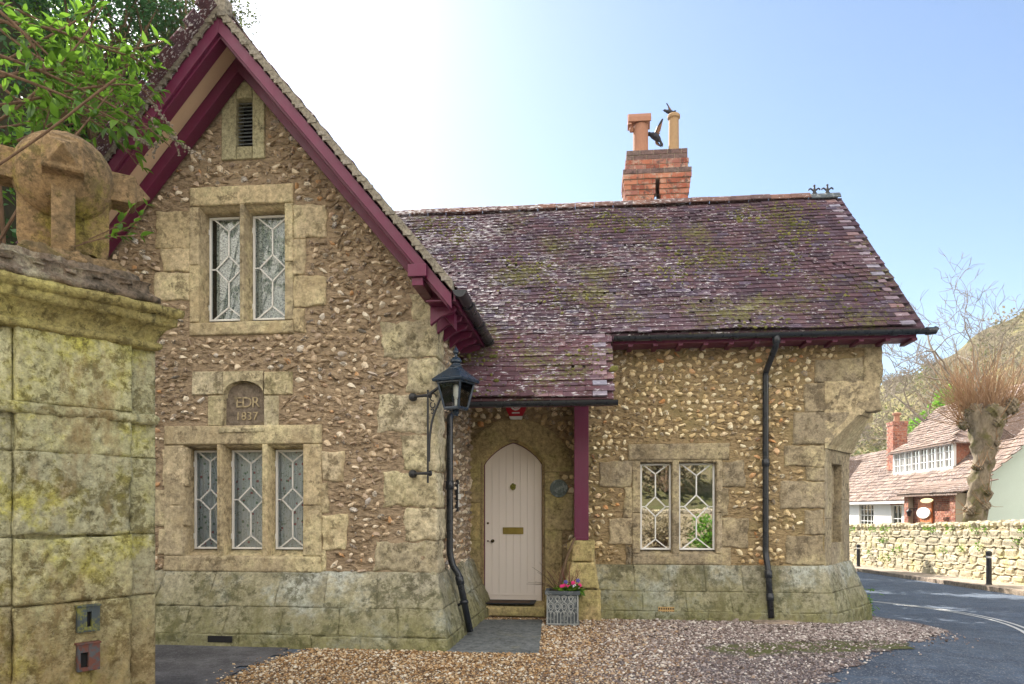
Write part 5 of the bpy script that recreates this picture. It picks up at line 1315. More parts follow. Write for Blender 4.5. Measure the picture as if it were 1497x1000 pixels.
def branch_tree(mb, p, d, L, r, depth, pts_out=None, spread=.6, seg=6, up=.15, minr=.004, ratio=.72, kids=(2, 3), wander=.18, nseg=4):
    p = Vector(p); d = Vector(d).normalized(); P = [p.copy()]; Rr = [r]
    for i in range(nseg):
        d = (d+Vector((random.gauss(0, wander), random.gauss(0, wander), random.gauss(0, wander)+up*.3))).normalized(); p = p+d*L/nseg; P.append(p.copy()); Rr.append(max(minr*.6, r*(1-.38*(i+1)/nseg)))
    mb.tube(P, Rr, max(3, seg), cap=False)
    if pts_out is not None and depth <= 1: pts_out += P[1:]
    if depth == 0: return
    for k in range(random.randint(*kids)):
        q = P[-1] if k == 0 else P[random.randint(nseg//2, nseg)]
        nd = (d+Vector((random.gauss(0, spread), random.gauss(0, spread), random.gauss(0, spread*.7)+up))).normalized()
        branch_tree(mb, q, nd, L*ratio*random.uniform(.8, 1.15), max(minr, Rr[-1]*random.uniform(.7, .9)), depth-1, pts_out, spread, max(3, seg-1), up, minr, ratio, kids, wander, nseg)

# flowers growing in the planter
fl = thing('flowering_plant', 'pink and white primulas with ferny leaves growing in the lead planter', 'flowers', ((pX0+pX1)/2+.05, 8.85, pz1-.012))
mb = MB(); pxs = []
for k in range(70):
    a_ = random.random()*2*PI; x = random.uniform(pX0+.2, pX1-.05); y = random.uniform(yp0+.06, yp1-.06)
    pxs.append((x, y, pz1-.01, (math.cos(a_), math.sin(a_)*.8-.1, random.uniform(.2, 1.1))))
for k in range(45): pxs.append((random.uniform(pX1-.12, pX1-.03), random.uniform(yp0+.05, yp1-.1), pz1, (random.uniform(.3, 1), random.uniform(-.7, .1), random.uniform(-.5, .6))))
leaves(mb, [p[:3] for p in pxs], .12, LFS, dirs=[p[3] for p in pxs]); mb.build('foliage', M['leaf_bright'], fl)
pet = {'pink': plain('pink_petal', (.75, .03, .22), .5), 'white': plain('white_petal', (.8, .75, .85), .5), 'violet': plain('violet_petal', (.10, .09, .35), .5)}
spots_ = [('pink', pX0+.24, .49), ('pink', pX0+.29, .47), ('pink', pX0+.20, .475), ('pink', pX0+.34, .52), ('pink', pX0+.42, .49), ('white', pX0+.36, .475), ('white', pX0+.39, .46), ('violet', pX0+.33, .475), ('violet', pX0+.25, .53), ('violet', pX0+.40, .55)]
for c, x, z in spots_:
    mb = MB(); y = yp0+.09+random.random()*.05; 
    for k in range(10):
        t = k*2*PI/5+(.3 if k > 4 else 0); rr = .016 if k < 5 else .009; mb.lathe([(0, -.004), (.013, -.002), (.012, .003), (0, .004)], (x+rr*math.cos(t), y-.006*(k > 4), z+rr*math.sin(t)), 7, axis='y')
    mb.build('flower', pet[c], fl)
mb = MB()
for c, x, z in spots_: mb.tube([(x, yp0+.14, pz1-.01), (x, yp0+.11, z-.01)], .003, 5, cap=False)
mb.build('stem', M['leaf_bright'], fl)
tw = thing('bare_shrub', 'leafless twiggy shrub with reddish shoots rising behind the planter flowers', 'shrub', (pX0+.16, 8.98, pz1-.012))
mb = MB(); b0 = Vector((pX0+.16, 8.98, pz1-.02))
mb.tube([b0, b0+Vector((.03, .03, .18)), b0+Vector((.10, .06, .42)), b0+Vector((.2, .08, .66))], [.022, .02, .018, .014], 8)
for k in range(9):
    a_ = random.uniform(PI*.62, PI*1.0); L = random.uniform(.28, .46); mb.tube([b0+Vector((-.02, -.02, 0)), b0+Vector((math.cos(a_)*L*.5, -.08, math.sin(a_)*L*.5+.04)), b0+Vector((math.cos(a_)*L, -.12+random.gauss(0, .05), math.sin(a_)*L))], [.004, .003, .0015], 5, cap=False)
mb.build('stem', M['bark'], tw)
mb = MB()
for k in range(16):
    a_ = random.uniform(PI*.3, PI*.75); L = random.uniform(.2, .38); c = b0+Vector((random.uniform(.02, .2), -.02, 0)); mb.tube([c, c+Vector((math.cos(a_)*L*.5, -.03, math.sin(a_)*L*.5)), c+Vector((math.cos(a_)*L, -.05+random.gauss(0, .04), math.sin(a_)*L))], [.004, .003, .0015], 5, cap=False)
mb.build('red_shoots', plain('red_shoot', (.16, .03, .035), .6), tw)

# ================================================================== GATE PIER
fv = Vector((-SA, CA, 0)); rv = Vector((CA, SA, 0))
def pp(px, py, t): u = (px-748.5)/F_PX; v = (HZ-py)/F_PX; p = fv*t+rv*(u*t); return Vector((p.x, p.y, EYE+v*t))
A3 = pp(22, 745, 4.45); B3 = pp(194, 745, 4.98); A2, B2 = Vector((A3.x, A3.y)), Vector((B3.x, B3.y))
ud = (B2-A2).normalized(); W0 = (B2-A2).length; nd = Vector((ud.y, -ud.x))
if nd.dot(-A2) < 0: nd = -nd
def pw(a, d, z): p = A2+ud*a+nd*d; return (p.x, p.y, z)        # a along the face, d out of the face
pier_c = A2+ud*(W0/2)-nd*.45
pier = thing('gate_pier', 'mossy yellow stone gate pier topped by a carved ball', 'gate pier', (pier_c.x, pier_c.y, 0))
def pz(py, t=4.75): return EYE+(HZ-py)/F_PX*t
mb = MB(); nb_ = (nd.x, nd.y, 0)
T_B = 4.98; lev = [pz(1085, T_B), pz(872, T_B), pz(782, T_B), pz(668, T_B), pz(612, T_B)+0.0, pz(500, T_B)]
lev[0] = 0
# raised centre panel courses + set-back flanks
fr_ = [(-.115, 0, -.055), (W0, W0+.18, -.06)]
for j, (z0_, z1_) in enumerate(((lev[0], lev[1]), (lev[1], lev[2]), (lev[2], lev[3]), (lev[3], lev[4]))):
    mb.qblock(pw(.004, 0, z0_+.003), pw(W0-.004, 0, z0_+.003), pw(W0-.004, 0, z1_-.003), pw(.004, 0, z1_-.003), nb_, proud=.012, rough=.016, back=.4, n=26, edge=.02, jit=.006, wob=.006)
    for a, b, d in fr_: mb.qblock(pw(a, d, z0_+.003), pw(b, d, z0_+.003), pw(b, d, z1_-.003), pw(a, d, z1_-.003), nb_, proud=.012, rough=.008, back=.4, edge=.014, jit=.003)
z0_, z1_ = lev[4], lev[5]
mb.qblock(pw(.004, 0, z0_+.04), pw(W0-.004, 0, z0_+.04), pw(W0-.004, 0, z1_), pw(.004, 0, z1_), nb_, proud=.012, rough=.008, back=.4, n=26, edge=.012, jit=.002)
for a, b, d in fr_: mb.qblock(pw(a, d, z0_+.04), pw(b, d, z0_+.04), pw(b, d, z1_), pw(a, d, z1_), nb_, proud=.01, rough=.006, back=.4, edge=.012, jit=.002)
a0, a1 = -.115, W0+.18
mb.prism_z([pw(a0, -.07, 0)[:2], pw(a1, -.07, 0)[:2], pw(a1, -.95, 0)[:2], pw(a0, -.95, 0)[:2]], 0, lev[5]+.02)
mb.build('shaft', M['pier'], pier, smooth=True)
def moulding(mb, prof, a0, a1, back, tone=(.5, .4, .5, 1), wob=.004, ns=34):
    """prof (out, z): a moulding wrapped round the pier, each point set out by `out`"""
    vs = []; cols = []
    path = [(a0-1, -back, 'L')]
    def ringp(o):
        P = []
        for s in np.linspace(0, 1, ns): P.append((a0-o+(a1-a0+2*o)*s, o))
        for s in np.linspace(0, 1, ns)[1:]: P.append((a1+o, o-(back+2*o)*s))
        for s in np.linspace(0, 1, 6)[1:]: P.append((a1+o-(a1-a0+2*o)*s, -back-o))
        for s in np.linspace(0, 1, ns)[1:-1]: P.append((a0-o, -back-o+(back+2*o)*s))
        return P
    k = None
    for o, z in prof:
        P = ringp(o); k = len(P)
        for i, (a, d) in enumerate(P): vs.append(pw(a+RNG.normal(0, wob*.4), d+wob*math.sin(i*.8+z*9)+RNG.normal(0, wob*.5), z+RNG.normal(0, wob*.5)+wob*.8*math.sin(i*.37)))
    m = len(prof); mb.add(vs, [(j*k+i, j*k+(i+1) % k, (j+1)*k+(i+1) % k, (j+1)*k+i) for j in range(m-1) for i in range(k)]+[tuple(range(k))[::-1], tuple((m-1)*k+i for i in range(k))], tone)
mb = MB(); zs0 = lev[4]
moulding(mb, [(-.02, zs0-.03), (.012, zs0-.028), (.03, zs0-.01), (.032, zs0+.015), (.02, zs0+.035), (.0, zs0+.045)], 0, W0, .8); moulding(mb, [(-.02, zs0-.03), (.008, zs0-.028), (.02, zs0-.01), (.022, zs0+.015), (.01, zs0+.035), (-.01, zs0+.045)], -.115, W0+.155, .9-.06)
mb.build('string_course', M['pier'], pier, smooth=True)
zc_ = lev[5]-.03
prof = [(-.03, zc_), (.012, zc_), (.034, zc_+.012), (.038, zc_+.03), (.034, zc_+.048), (.008, zc_+.056), (.010, zc_+.07), (.022, zc_+.10), (.055, zc_+.145), (.078, zc_+.16), (.08, zc_+.165), (.105, zc_+.168), (.107, zc_+.225), (.105, zc_+.228), (.130, zc_+.235), (.145, zc_+.26), (.145, zc_+.285), (.12, zc_+.295), (.12, zc_+.30)]
mb = MB(); moulding(mb, prof, 0, W0, .8, wob=.005)
moulding(mb, [(o*1.0-.012, z-.0015) for o, z in prof], -.115, W0+.17, .84, wob=.005)
mb.build('cornice', M['pier_top'], pier, smooth=True)
zk = zc_+.30
mb = MB(); moulding(mb, [(.07, zk-.01), (.12, zk-.004), (.135, zk+.005), (.137, zk+.03), (.12, zk+.04), (.09, zk+.065), (.085, zk+.07), (.08, zk+.125), (.09, zk+.132), (.04, zk+.15), (.035, zk+.155), (.03, zk+.19), (-.03, zk+.205), (-.08, zk+.21)], -.05, W0-.0, .8, wob=.0065, ns=60)
for i in range(5):
    a = -.1+i*.17; mb.qblock(pw(a, .082, zk+.088), pw(a+.075, .082, zk+.088), pw(a+.075, .080, zk+.112), pw(a, .080, zk+.112), nb_, proud=.022, rough=.002, back=.03, n=6, edge=.006)
mb.build('cap', M['pier_cap'], pier, smooth=True)
mb = MB(); moulding(mb, [(-.05, zk+.18), (-.035, zk+.19), (-.03, zk+.225), (-.05, zk+.235), (-.055, zk+.265), (-.08, zk+.28), (-.12, zk+.29)], 0, W0, .72, wob=.008, ns=40); mb.build('ball_pedestal', M['ball'], pier, smooth=True)
# the ball: a sphere studded with pyramid bosses on a notched cross-shaped foot
bc = pp(94, 264, 4.98); bR = .312
zf_ = zk+.27
mb = MB()
V, Fc = ico(4); Vn = V*(1+.006*np.sin(V[:, :1]*23)*np.cos(V[:, 1:2]*19)+RNG.normal(0, .0012, (len(V), 1))); ball_c = np.array(bc)
mb.add(Vn*bR+ball_c, Fc, (.4, .4, .4, 1))
def boss(dirv, roll=0, s=.125, h0=.27, h1=.40, tip=.09):
    d = Vector(dirv).normalized(); a = d.cross(Vector((0, 0, 1))); a = a.normalized() if a.length > .1 else Vector((1, 0, 0)); b = d.cross(a); a, b = a*math.cos(roll)+b*math.sin(roll), b*math.cos(roll)-a*math.sin(roll)
    c = Vector(ball_c); q = [(-1, -1), (1, -1), (1, 1), (-1, 1)]
    v = [c+d*h0+(a*i+b*j)*s for i, j in q]+[c+d*(h1-.015)+(a*i+b*j)*s for i, j in q]+[c+d*h1+(a*i+b*j)*s*.9 for i, j in q]+[c+d*(h1+.001)+(a*i+b*j)*s*.72 for i, j in q]+[c+d*(h1+tip)]
    mb.add([tuple(p) for p in v], [(a_*4+k, a_*4+(k+1) % 4, a_*4+4+(k+1) % 4, a_*4+4+k) for a_ in range(3) for k in range(4)]+[(12+k, 12+(k+1) % 4, 16) for k in range(4)], (.5, .4, .5, 1))
tocam = Vector((-bc.x, -bc.y, 0)).normalized(); side = Vector((-tocam.y, tocam.x, 0))
d1 = (tocam*.93+side*-.02).normalized(); d2 = Vector((-d1.y, d1.x, 0))
boss(d1*.96+Vector((0, 0, .12)), 0, .12, .26, .375, .10)
boss(d2+Vector((0, 0, -.02)), 0, .10, .22, .44, .1); boss(-d2+Vector((0, 0, .05)), 0, .10, .22, .42, .1); boss(-d1, 0, .1, .25, .37, .08); boss((0, 0, 1), 0, .09, .22, .30, .02)
# foot: two crossing plates with round notches
zb_f = zf_-.02; zt_f = bc.z-.10
def plate(dirv, th):
    d = Vector(dirv); n_ = Vector((-d.y, d.x, 0)); L = .27; P = [(-L, bc.z-.02), (-L, zb_f+.15)]
    P += [(-L+.085*(1-math.cos(t))+.03, zb_f+.09*math.sin(t)) for t in np.linspace(0, PI, 9)]
    P += [(L-.085*(1-math.cos(t))-.03, zb_f+.09*math.sin(t)) for t in np.linspace(PI, 0, 9)]
    P += [(L, zb_f+.15), (L, bc.z-.02)]
    f0 = lambda a, z: tuple(Vector((bc.x, bc.y, 0))+d*a+n_*th+Vector((0, 0, z))); f1 = lambda a, z: tuple(Vector((bc.x, bc.y, 0))+d*a-n_*th+Vector((0, 0, z)))
    mb.prism(P, f0, f1, (.5, .4, .5, 1))
plate(d2, .07); plate(d1, .068)
mb.build('ball', M['ball'], pier, bevel=.006)
# two iron bolt boxes let into the pier
def lockbox(px, py, w_, h_, lab, slot, mat):
    c = pp(px, py, 4.79); cc = Vector((c.x, c.y))-A2; a = cc.dot(ud); z = c.z; mb = MB(); out = .02
    def bxp(a0, a1, d0, d1, z0, z1, mi=0):
        v = [pw(a_, d_, z_) for a_ in (a0, a1) for d_ in (d0, d1) for z_ in (z0, z1)]; mb.add(v, np.array([(0,1,3,2),(4,6,7,5),(0,4,5,1),(2,3,7,6),(0,2,6,4),(1,5,7,3)]), None, mi)
    s0, s1 = a+slot[0]*w_, a+slot[1]*w_; t0, t1 = z+slot[2]*h_, z+slot[3]*h_; w2, h2 = w_/2, h_/2
    bxp(a-w2, s0, out, out+.035, z-h2, z+h2); bxp(s1, a+w2, out, out+.035, z-h2, z+h2); bxp(s0, s1, out, out+.035, t1, z+h2); bxp(s0, s1, out, out+.035, z-h2, t0); bxp(s0, s1, out, out+.006, t0, t1, 1)
    bxp(a-w2-.006, a+w2+.006, out-.01, out+.042, z+h2, z+h2+.012)
    o = mb.build('bolt_box', [mat, M['dark']], pier, bevel=.002); o['label'] = lab
lockbox(121, 903, .135, .165, 'grey green iron box with a keyhole slot', (-.08, .12, -.3, .3), metal_mat('lichened_iron', (.07, .09, .1), .5, .3, rust=(.2, .2, .04), amt=.45))
lockbox(121, 958, .135, .175, 'rusty iron box with a square slot', (-.36, -.02, -.36, .2), metal_mat('rusty_iron', (.09, .10, .11), .5, .3, rust=(.16, .05, .03), amt=.6))

# ================================================================== GROUND, ROAD, WALL ACROSS THE ROAD
def sheet(name, mat, xs, ys, zf, mask=None, kind='structure', parent=None):
    XX, YY = np.meshgrid(xs, ys); ZZ = zf(XX, YY); V = np.stack([XX, YY, ZZ], -1).reshape(-1, 3); k = len(xs)
    idx = np.arange(len(xs)*len(ys)).reshape(len(ys), k); f = np.stack([idx[:-1, :-1], idx[:-1, 1:], idx[1:, 1:], idx[1:, :-1]], -1).reshape(-1, 4)
    if mask is not None:
        c = V[f].mean(1); f = f[mask(c[:, 0], c[:, 1])]
    mb = MB(); mb.add(V, f, (.5, .5, .5, 1)); o = mb.build(name, mat, parent, smooth=True)
    if kind: o['kind'] = kind
    return o
gx = np.unique(np.r_[-340, -200, -120, -60, -40, np.arange(-30, 60, 1.5), 60, 120, 200, 340]); gy = np.unique(np.r_[-340, -200, -120, -60, np.arange(-30, 60, 1.5), 80, 120, 200, 340])
sheet('ground', M['ground'], gx, gy, lambda x, y: g(x, y)-.07)
rx = np.r_[np.arange(-8, 5.0, .5), np.arange(5.0, 11.31, .4), 11.3]; ry = np.arange(-9, 70.1, .5)
rx = np.unique(np.round(rx, 3))
sheet('road', M['road'], rx, ry, lambda x, y: g(x, y))
px2 = np.array([11.42, 11.9, 12.5, 13.0, 13.6, 14.2]); sheet('pavement', M['pave'], px2, ry, lambda x, y: g(x, y)+.12)
mb = MB()
for y in np.arange(-9, 70, .9):
    v = [(x, yy, G(x, yy)+dz) for x in (11.29, 11.425) for yy in (y+.005, y+.895) for dz in (-.05, .128)]; mb.add(v, np.array([(0,1,3,2),(4,6,7,5),(0,4,5,1),(2,3,7,6),(0,2,6,4),(1,5,7,3)]))
tag(mb.build('kerb', M['kerb'], None, bevel=.008), kind='structure')
# double line along the near edge of the road, bending round the drive
a_, b_, c_ = ground_px(1266, 879), ground_px(1380, 893), ground_px(1497, 925)
ly = [6.0, 7.5, 9.0, c_[1], (c_[1]+b_[1])/2, b_[1], a_[1], 20, 26, 34, 45]
P3 = np.polyfit([c_[1], b_[1], a_[1]], [c_[0], b_[0], a_[0]], 2)
def line_x(y):
    if y < c_[1]: return c_[0]+(2*P3[0]*c_[1]+P3[1])*(y-c_[1])
    if y < a_[1]: return np.polyval(P3, y)
    s = 2*P3[0]*a_[1]+P3[1]; return a_[0]+s*(y-a_[1])
for off in (0, .13):
    mb = MB(); ys = np.arange(5, 60, .5); v = []
    for y in ys:
        x = line_x(y)+off; v += [(x-.028, y, G(x-.028, y)+.006), (x+.028, y, G(x+.028, y)+.006)]
    mb.add(v, [(2*i, 2*i+1, 2*i+3, 2*i+2) for i in range(len(ys)-1)], (.5, .5, .5, 1)); tag(mb.build('road_line', M['line']), kind='structure')
# gravel forecourt
gp_ = [ground_px(*q) for q in ((1262, 884), (1290, 882), (1345, 896), (1392, 917), (1340, 938), (1270, 962), (1190, 1000))]
gp_ = gp_+[(.9, 4.2), (-1.0, 3.0), (-3.1, 3.5), (-2.95, 5.6), (-3.0, 6.3), (-2.75, 7.08), (-1.3, 7.1), (XS+.2, 9.9), (3.0, 9.9), (3.75, 10.9)]
gpa = np.array(gp_)
def inside(x, y, P=gpa):
    x = np.asarray(x); y = np.asarray(y); r = np.zeros(x.shape, bool); n = len(P)
    for i in range(n):
        x0, y0 = P[i]; x1, y1 = P[(i+1) % n]
        c = ((y0 > y) != (y1 > y)) & (x < (x1-x0)*(y-y0)/(y1-y0+1e-12)+x0); r ^= c
    return r
wob = lambda x, y: (x+.07*np.sin(y*7)+.05*np.sin(y*17+x*3), y+.07*np.sin(x*6+1)+.04*np.sin(x*19))
sheet('gravel_bed', M['gravel_bed'], np.arange(-3.3, 5.2, .05), np.arange(2.9, 12, .05), lambda x, y: g(x, y)+.007, mask=lambda x, y: inside(*wob(x, y)))
# slate path slab before the door and the old tarmac by the gate
slp = [ground_px(652, 955), ground_px(788, 957), ground_px(793, 908), ground_px(697, 908)]
mb = MB(); v = [(x, y, z) for z in (-.02, .022) for x, y in slp]; mb.add(v, [(0,3,2,1),(4,5,6,7),(0,1,5,4),(1,2,6,5),(2,3,7,6),(3,0,4,7)]); tag(mb.build('path', M['slab'], None, bevel=.008), kind='structure')
sheet('path', M['old_tar'], np.arange(-8, -2.6, .1), np.arange(2, 7.3, .1), lambda x, y: 0*x+.012, mask=lambda x, y: (x < -2.98+.06*np.sin(y*5)+.04*np.sin(y*13)))
# gravel pebbles
def pebbles():
    n = 150000; x = RNG.uniform(-3.2, 5.0, n); y = 4.6+6.6*RNG.random(n)**.8; jj = np.where(RNG.random(n) < .10, .30, .05); ok = inside(x+RNG.normal(0, 1, n)*jj, y+RNG.normal(0, 1, n)*jj)
    ok &= ~inside(x, y, np.array(slp)); ok &= ~((y > 7.08) & (x < -1.33)); ok &= ~((y > 9.32) & (x > XR-.4)&(x < 3.1)); ok &= ~((x > wx-.22) & (x < wx+.3) & (y > YM-.42)); ok &= ~((x > pX0) & (x < pX1) & (y > yp0) & (y < yp1)); ok &= ~((x < sx1+.02) & (y > 9.3) & (x > -1.4)); ok &= ~((x < .2) & (x > -.35) & (y > 9.18))
    line = np.abs(y-(x*.26+7.05)); mossy = (line < .32) & (x > 1.2); ok &= ~(mossy & (RNG.random(n) < .8)); ok &= ~((y < x*.26+6.85) & (x > 1.0) & (RNG.random(n) < .55))
    ok &= (x*.95 < y*.75+.3)
    x, y = x[ok], y[ok]; n = len(x); far = np.clip((y-5)/5, 0, 1)
    s = RNG.lognormal(math.log(.0074), .36, n)*(1+.35*far)
    R = rot_rand(n, .5)*np.stack([s*RNG.uniform(.8, 1.4, n), s, s*RNG.uniform(.45, .75, n)], -1)[:, None, :]
    T = np.stack([x, y, g(x, y)+.009+s*.25], -1)
    cool = np.clip((x+.35+RNG.normal(0, .45, n))/1.3, 0, 1)
    mb = MB(); V = I0*(1+.25*(np.random.default_rng(2).random((12, 1))-.5)); mb.stamp(V, ico(0)[1], R, T, np.c_[RNG.random(n), cool, RNG.random(n), np.ones(n)])
    o = mb.build('gravel', M['pebble']); tag(o, kind='stuff')
def pebble_run():
    global I0
    keep = I0; I0 = keep[0]
    pebbles(); I0 = keep
pebble_run()

# rubble wall across the road
def rubble_wall(name, label, a, b, h, gfn, base_th=.4, mat=None, course=.22, lens=(.28, .6)):
    th = thing(name, label, 'wall', ((a[0]+b[0])/2, (a[1]+b[1])/2, gfn((a[0]+b[0])/2, (a[1]+b[1])/2)))
    A_, B_ = Vector((*a, 0)), Vector((*b, 0)); L = (B_-A_).length; d = (B_-A_)/L; n_ = Vector((-d.y, d.x, 0)); mb = MB()
    gz_ = lambda s: gfn(*(A_+d*s).xy)
    N = max(2, int(L/1.2)); core = []
    for i in range(N+1):
        s = L*i/N; p = A_+d*s; z = gz_(s); core += [p+n_*.03+Vector((0, 0, z-.1)), p-n_*base_th+Vector((0, 0, z-.1)), p-n_*base_th+Vector((0, 0, z+h-.06)), p+n_*.03+Vector((0, 0, z+h-.06))]
    core = [p-n_*.05 for p in core]
    mb.add([tuple(p) for p in core], [(4*i+k, 4*i+(k+1) % 4, 4*i+4+(k+1) % 4, 4*i+4+k) for i in range(N) for k in range(4)]+[(3, 2, 1, 0), (4*N, 4*N+1, 4*N+2, 4*N+3)], None, 1)
    items = []; z = 0.0; V, Fc = ico(2)
    while z < h-.12:
        ch = course*random.uniform(.7, 1.3); s = random.uniform(-.3, 0)
        while s < L:
            w_ = random.uniform(*lens); hh = ch*random.uniform(.8, 1.05); p = A_+d*(s+w_/2)
            items.append((p+Vector((0, 0, gz_(max(0, min(L, s+w_/2)))+z+hh/2))-n_*.03, w_*.55, .10, hh*.56, random.gauss(0, .04))); s += w_+.012
        z += ch
    s = 0
    while s < L:
        w_ = random.uniform(.16, .34); hh = random.uniform(.14, .26); items.append((A_+d*(s+w_/2)-n_*.2+Vector((0, 0, gz_(min(L, s))+h+hh*.2)), w_*.55, .22, hh*.6, random.gauss(0, .15))); s += w_*.95
    n = len(items); Ms, Ts = [], []
    sq_ = np.sign(V)*np.abs(V)**.55
    sq_ = sq_*(1+.10*np.sin(V[:, [1]]*7+V[:, [2]]*5))
    for c, w_, dp, hh, ro in items:
        ca, sa = math.cos(ro), math.sin(ro); dx = np.array(d); nz = np.array(n_); u = np.array((0, 0, 1.))
        Ms.append(np.stack([(dx*ca+u*sa)*w_, nz*dp*random.uniform(.7, 1.25), (u*ca-dx*sa)*hh], -1)); Ts.append(np.array(c))
    rr = RNG.random((n, 3)); k = 6
    idx = RNG.integers(0, k, n)
    for q in range(k):
        sel = idx == q; Vq = sq_*(1+.14*(np.random.default_rng(q).random((len(V), 1))-.5)); mb.stamp(Vq, Fc, np.array(Ms)[sel], np.array(Ts)[sel], np.c_[rr[sel], np.ones(sel.sum())])
    mb.build('stonework', mat or [M['rubble'], M['rubble_mortar']], th)
    return th
M['rubble'] = stone_mat('pale_rubble_stone', (.56, .49, .34), (.46, .39, .26), (.2, .17, .11), lichen=(.52, .46, .2), lich_amt=.56, spots=.52, bump=.6, white=.25)
M['rubble_mortar'] = plain('rubble_mortar', (.36, .30, .2), .95)
rubble_wall('stone_wall', 'pale rubble stone wall with upright coping stones across the road', (12.9, 15.5), (12.4, 47), 1.72, lambda x, y: G(x, y)+.1, course=.27, lens=(.4, .95))
# tufts of plants on the wall
mb = MB(); P, D = [], []
for k in range(26):
    y = random.uniform(19, 36); c = (12.83-.0155*(y-15.5), y, G(12, y)+random.choice((random.uniform(.2, 1.5), 1.75)))
    for j in range(26): P.append((c[0]-.06+random.gauss(0, .05), c[1]+random.gauss(0, .12), c[2]+random.gauss(0, .07))); D.append((-random.random(), random.gauss(0, .6), random.gauss(0, .7)))
leaves(mb, P, .09, LF4, dirs=D); tag(mb.build('wall_plants', M['leaf_bright']), kind='stuff')

# bollards
M['refl'] = plain('white_band', (.7, .7, .72), .5); M['rband'] = plain('red_band', (.5, .1, .1), .5)
def bollard(x, y, label):
    z = G(x, y)+.12; b = thing('bollard', label, 'bollard', (x, y, z), 'black bollards on the far pavement')
    mb = MB(); mb.lathe([(.085, 0), (.085, .02), (.075, .03), (.07, .86), (.082, .865), (.082, .93), (.07, .965), (.03, .985), (0, .985)], (x, y, z), 18); mb.build('post', M['iron'], b, smooth=False, bevel=.002)
    mb = MB(); mb.lathe([(.0735, .78), (.0735, .835)], (x, y, z), 18); mb.build('reflective_band', M['refl'], b)
bollard(*[c for c in (11.75, 22.3)], 'black bollard with a pale band, the nearer one in front of the rubble wall')
bollard(12.05, 33.2, 'black bollard beside the cottage corner, the farther of the two')

# ================================================================== NEIGHBOUR HOUSE
M['nb_white'] = paint_mat('white_render', (.80, .80, .78), .8, .05, .12); M['nb_white_shaded'] = paint_mat('white_render_shaded', (.62, .72, .66), .8, .05, .15)  # second render: the white gable with its shade put into the colour
M['nb_tile'] = tile_mat('red_brown_tile', [(0, (.16, .115, .095)), (.5, (.235, .165, .13)), (1, (.32, .245, .20))], .60, .64, white_left=False)
HX, HY0, HY1, HE = 15.0, 30.1, 43.5, 2.06; hp = .97
nh = thing('neighbour_house', 'white rendered house with red tiled roof and brick porch across the road', 'house', (HX+2, 36, G(15, 36)))
gh = -1.7
mb = MB()
# front wall with openings
def hy(px, x=HX): return x*(CA+((px-748.5)/F_PX)*SA)/(-SA+((px-748.5)/F_PX)*CA)      # depth at which column px meets the plane x
def hz_(px, py, x=HX): y = hy(px, x); return EYE+(HZ-py)/F_PX*(y/(CA+((px-748.5)/F_PX)*SA))
wins = [(hy(1277), hy(1256), hz_(1266, 778), hz_(1266, 737)), (hy(1318), hy(1303), gh, hz_(1310, 738))]
ysn = sorted({HY0, HY1, *[w_[i] for w_ in wins for i in (0, 1)]}); zsn = sorted({gh, HE+.2, *[w_[i] for w_ in wins for i in (2, 3)]})
wall_mesh(mb, ysn, zsn, lambda a, b, d: (HX+d, a, b), .3, wins); mb.build('front_wall', M['nb_white'], nh)
mb = MB(); RX = HX+5.2; rzt = HE+hp*5.2
mb.prism_y([(HX, gh), (RX+5.2, gh), (RX+5.2, HE), (RX, rzt-.12), (HX, HE)], HY0, HY0+.3); mb.build('gable_end_wall', M['nb_white_shaded'], nh)
for k, w_ in enumerate(wins):
    fr = MB(); y0, y1, z0, z1 = w_; t = .05
    for p in ((y0, y0+t, z0, z1), (y1-t, y1, z0, z1), (y0+t, y1-t, z0, z0+t), (y0+t, y1-t, z1-t, z1)): fr.box(HX+.06, HX+.12, p[0], p[1], p[2], p[3])
    nn = 4 if k == 0 else 2
    for i in range(1, nn): y = y0+(y1-y0)*i/nn; fr.box(HX+.07, HX+.10, y-.02, y+.02, z0+t, z1-t)
    for i in range(1, 5): z = z0+(z1-z0)*i/5; fr.box(HX+.075, HX+.105, y0+t, y1-t, z-.015, z+.015)
    fo_ = fr.build('window', M['white'], nh)
    gl = MB(); gl.box(HX+.11, HX+.12, y0+t, y1-t, z0+t, z1-t); gl.build('pane', M['glass'], fo_)
    bk = MB(); bk.box(HX+.25, HX+.27, y0, y1, z0, z1); bk.build('room_recess', M['lace'] if k else M['interior'], fo_)
    ln = MB(); ln.box(HX-.02, HX+.1, y0-.1, y1+.1, z1, z1+.16); ln.build('lintel', M['brick'], fo_)
# main roof
def nh_keep(P, c, s, r): return True
mb = MB(); hs = 1/math.hypot(1, hp)
tiles(mb, (0, -1, 0), (hs, 0, hp*hs), (-hp*hs, 0, hs), (HX-.35, HY1+.1, HE-.2), HY1-HY0+.35, 5.55/hs, nh_keep, gauge=.24, tw=.34, th=.03)
q = [(HX-.33, HY0-.2, HE-.2), (HX-.33, HY1+.1, HE-.2), (RX, HY1+.1, HE-.2+hp*5.53), (RX, HY0-.2, HE-.2+hp*5.53)]; q2 = [(a, b, c-.12) for a, b, c in q]; mb.add(q+q2, [(3,2,1,0),(4,5,6,7),(1,5,4,0),(2,6,5,1),(3,7,6,2),(0,4,7,3)], (.3, .3, .3, 1))
q = [(2*RX-a, b, c) for a, b, c in q]; q2 = [(a, b, c-.12) for a, b, c in q]; mb.add(q+q2, [(0,1,2,3),(7,6,5,4),(0,4,5,1),(1,5,6,2),(2,6,7,3),(3,7,4,0)], (.3, .3, .3, 1))
nroof = mb.build('roof', M['nb_tile'], nh)
mb = MB(); mb.prism_y([(HX-.42, HE-.36), (HX-.30, HE-.36), (HX-.28, HE-.24), (HX-.44, HE-.24)], HY0-.15, HY1); mb.build('gutter', M['white'], nh)
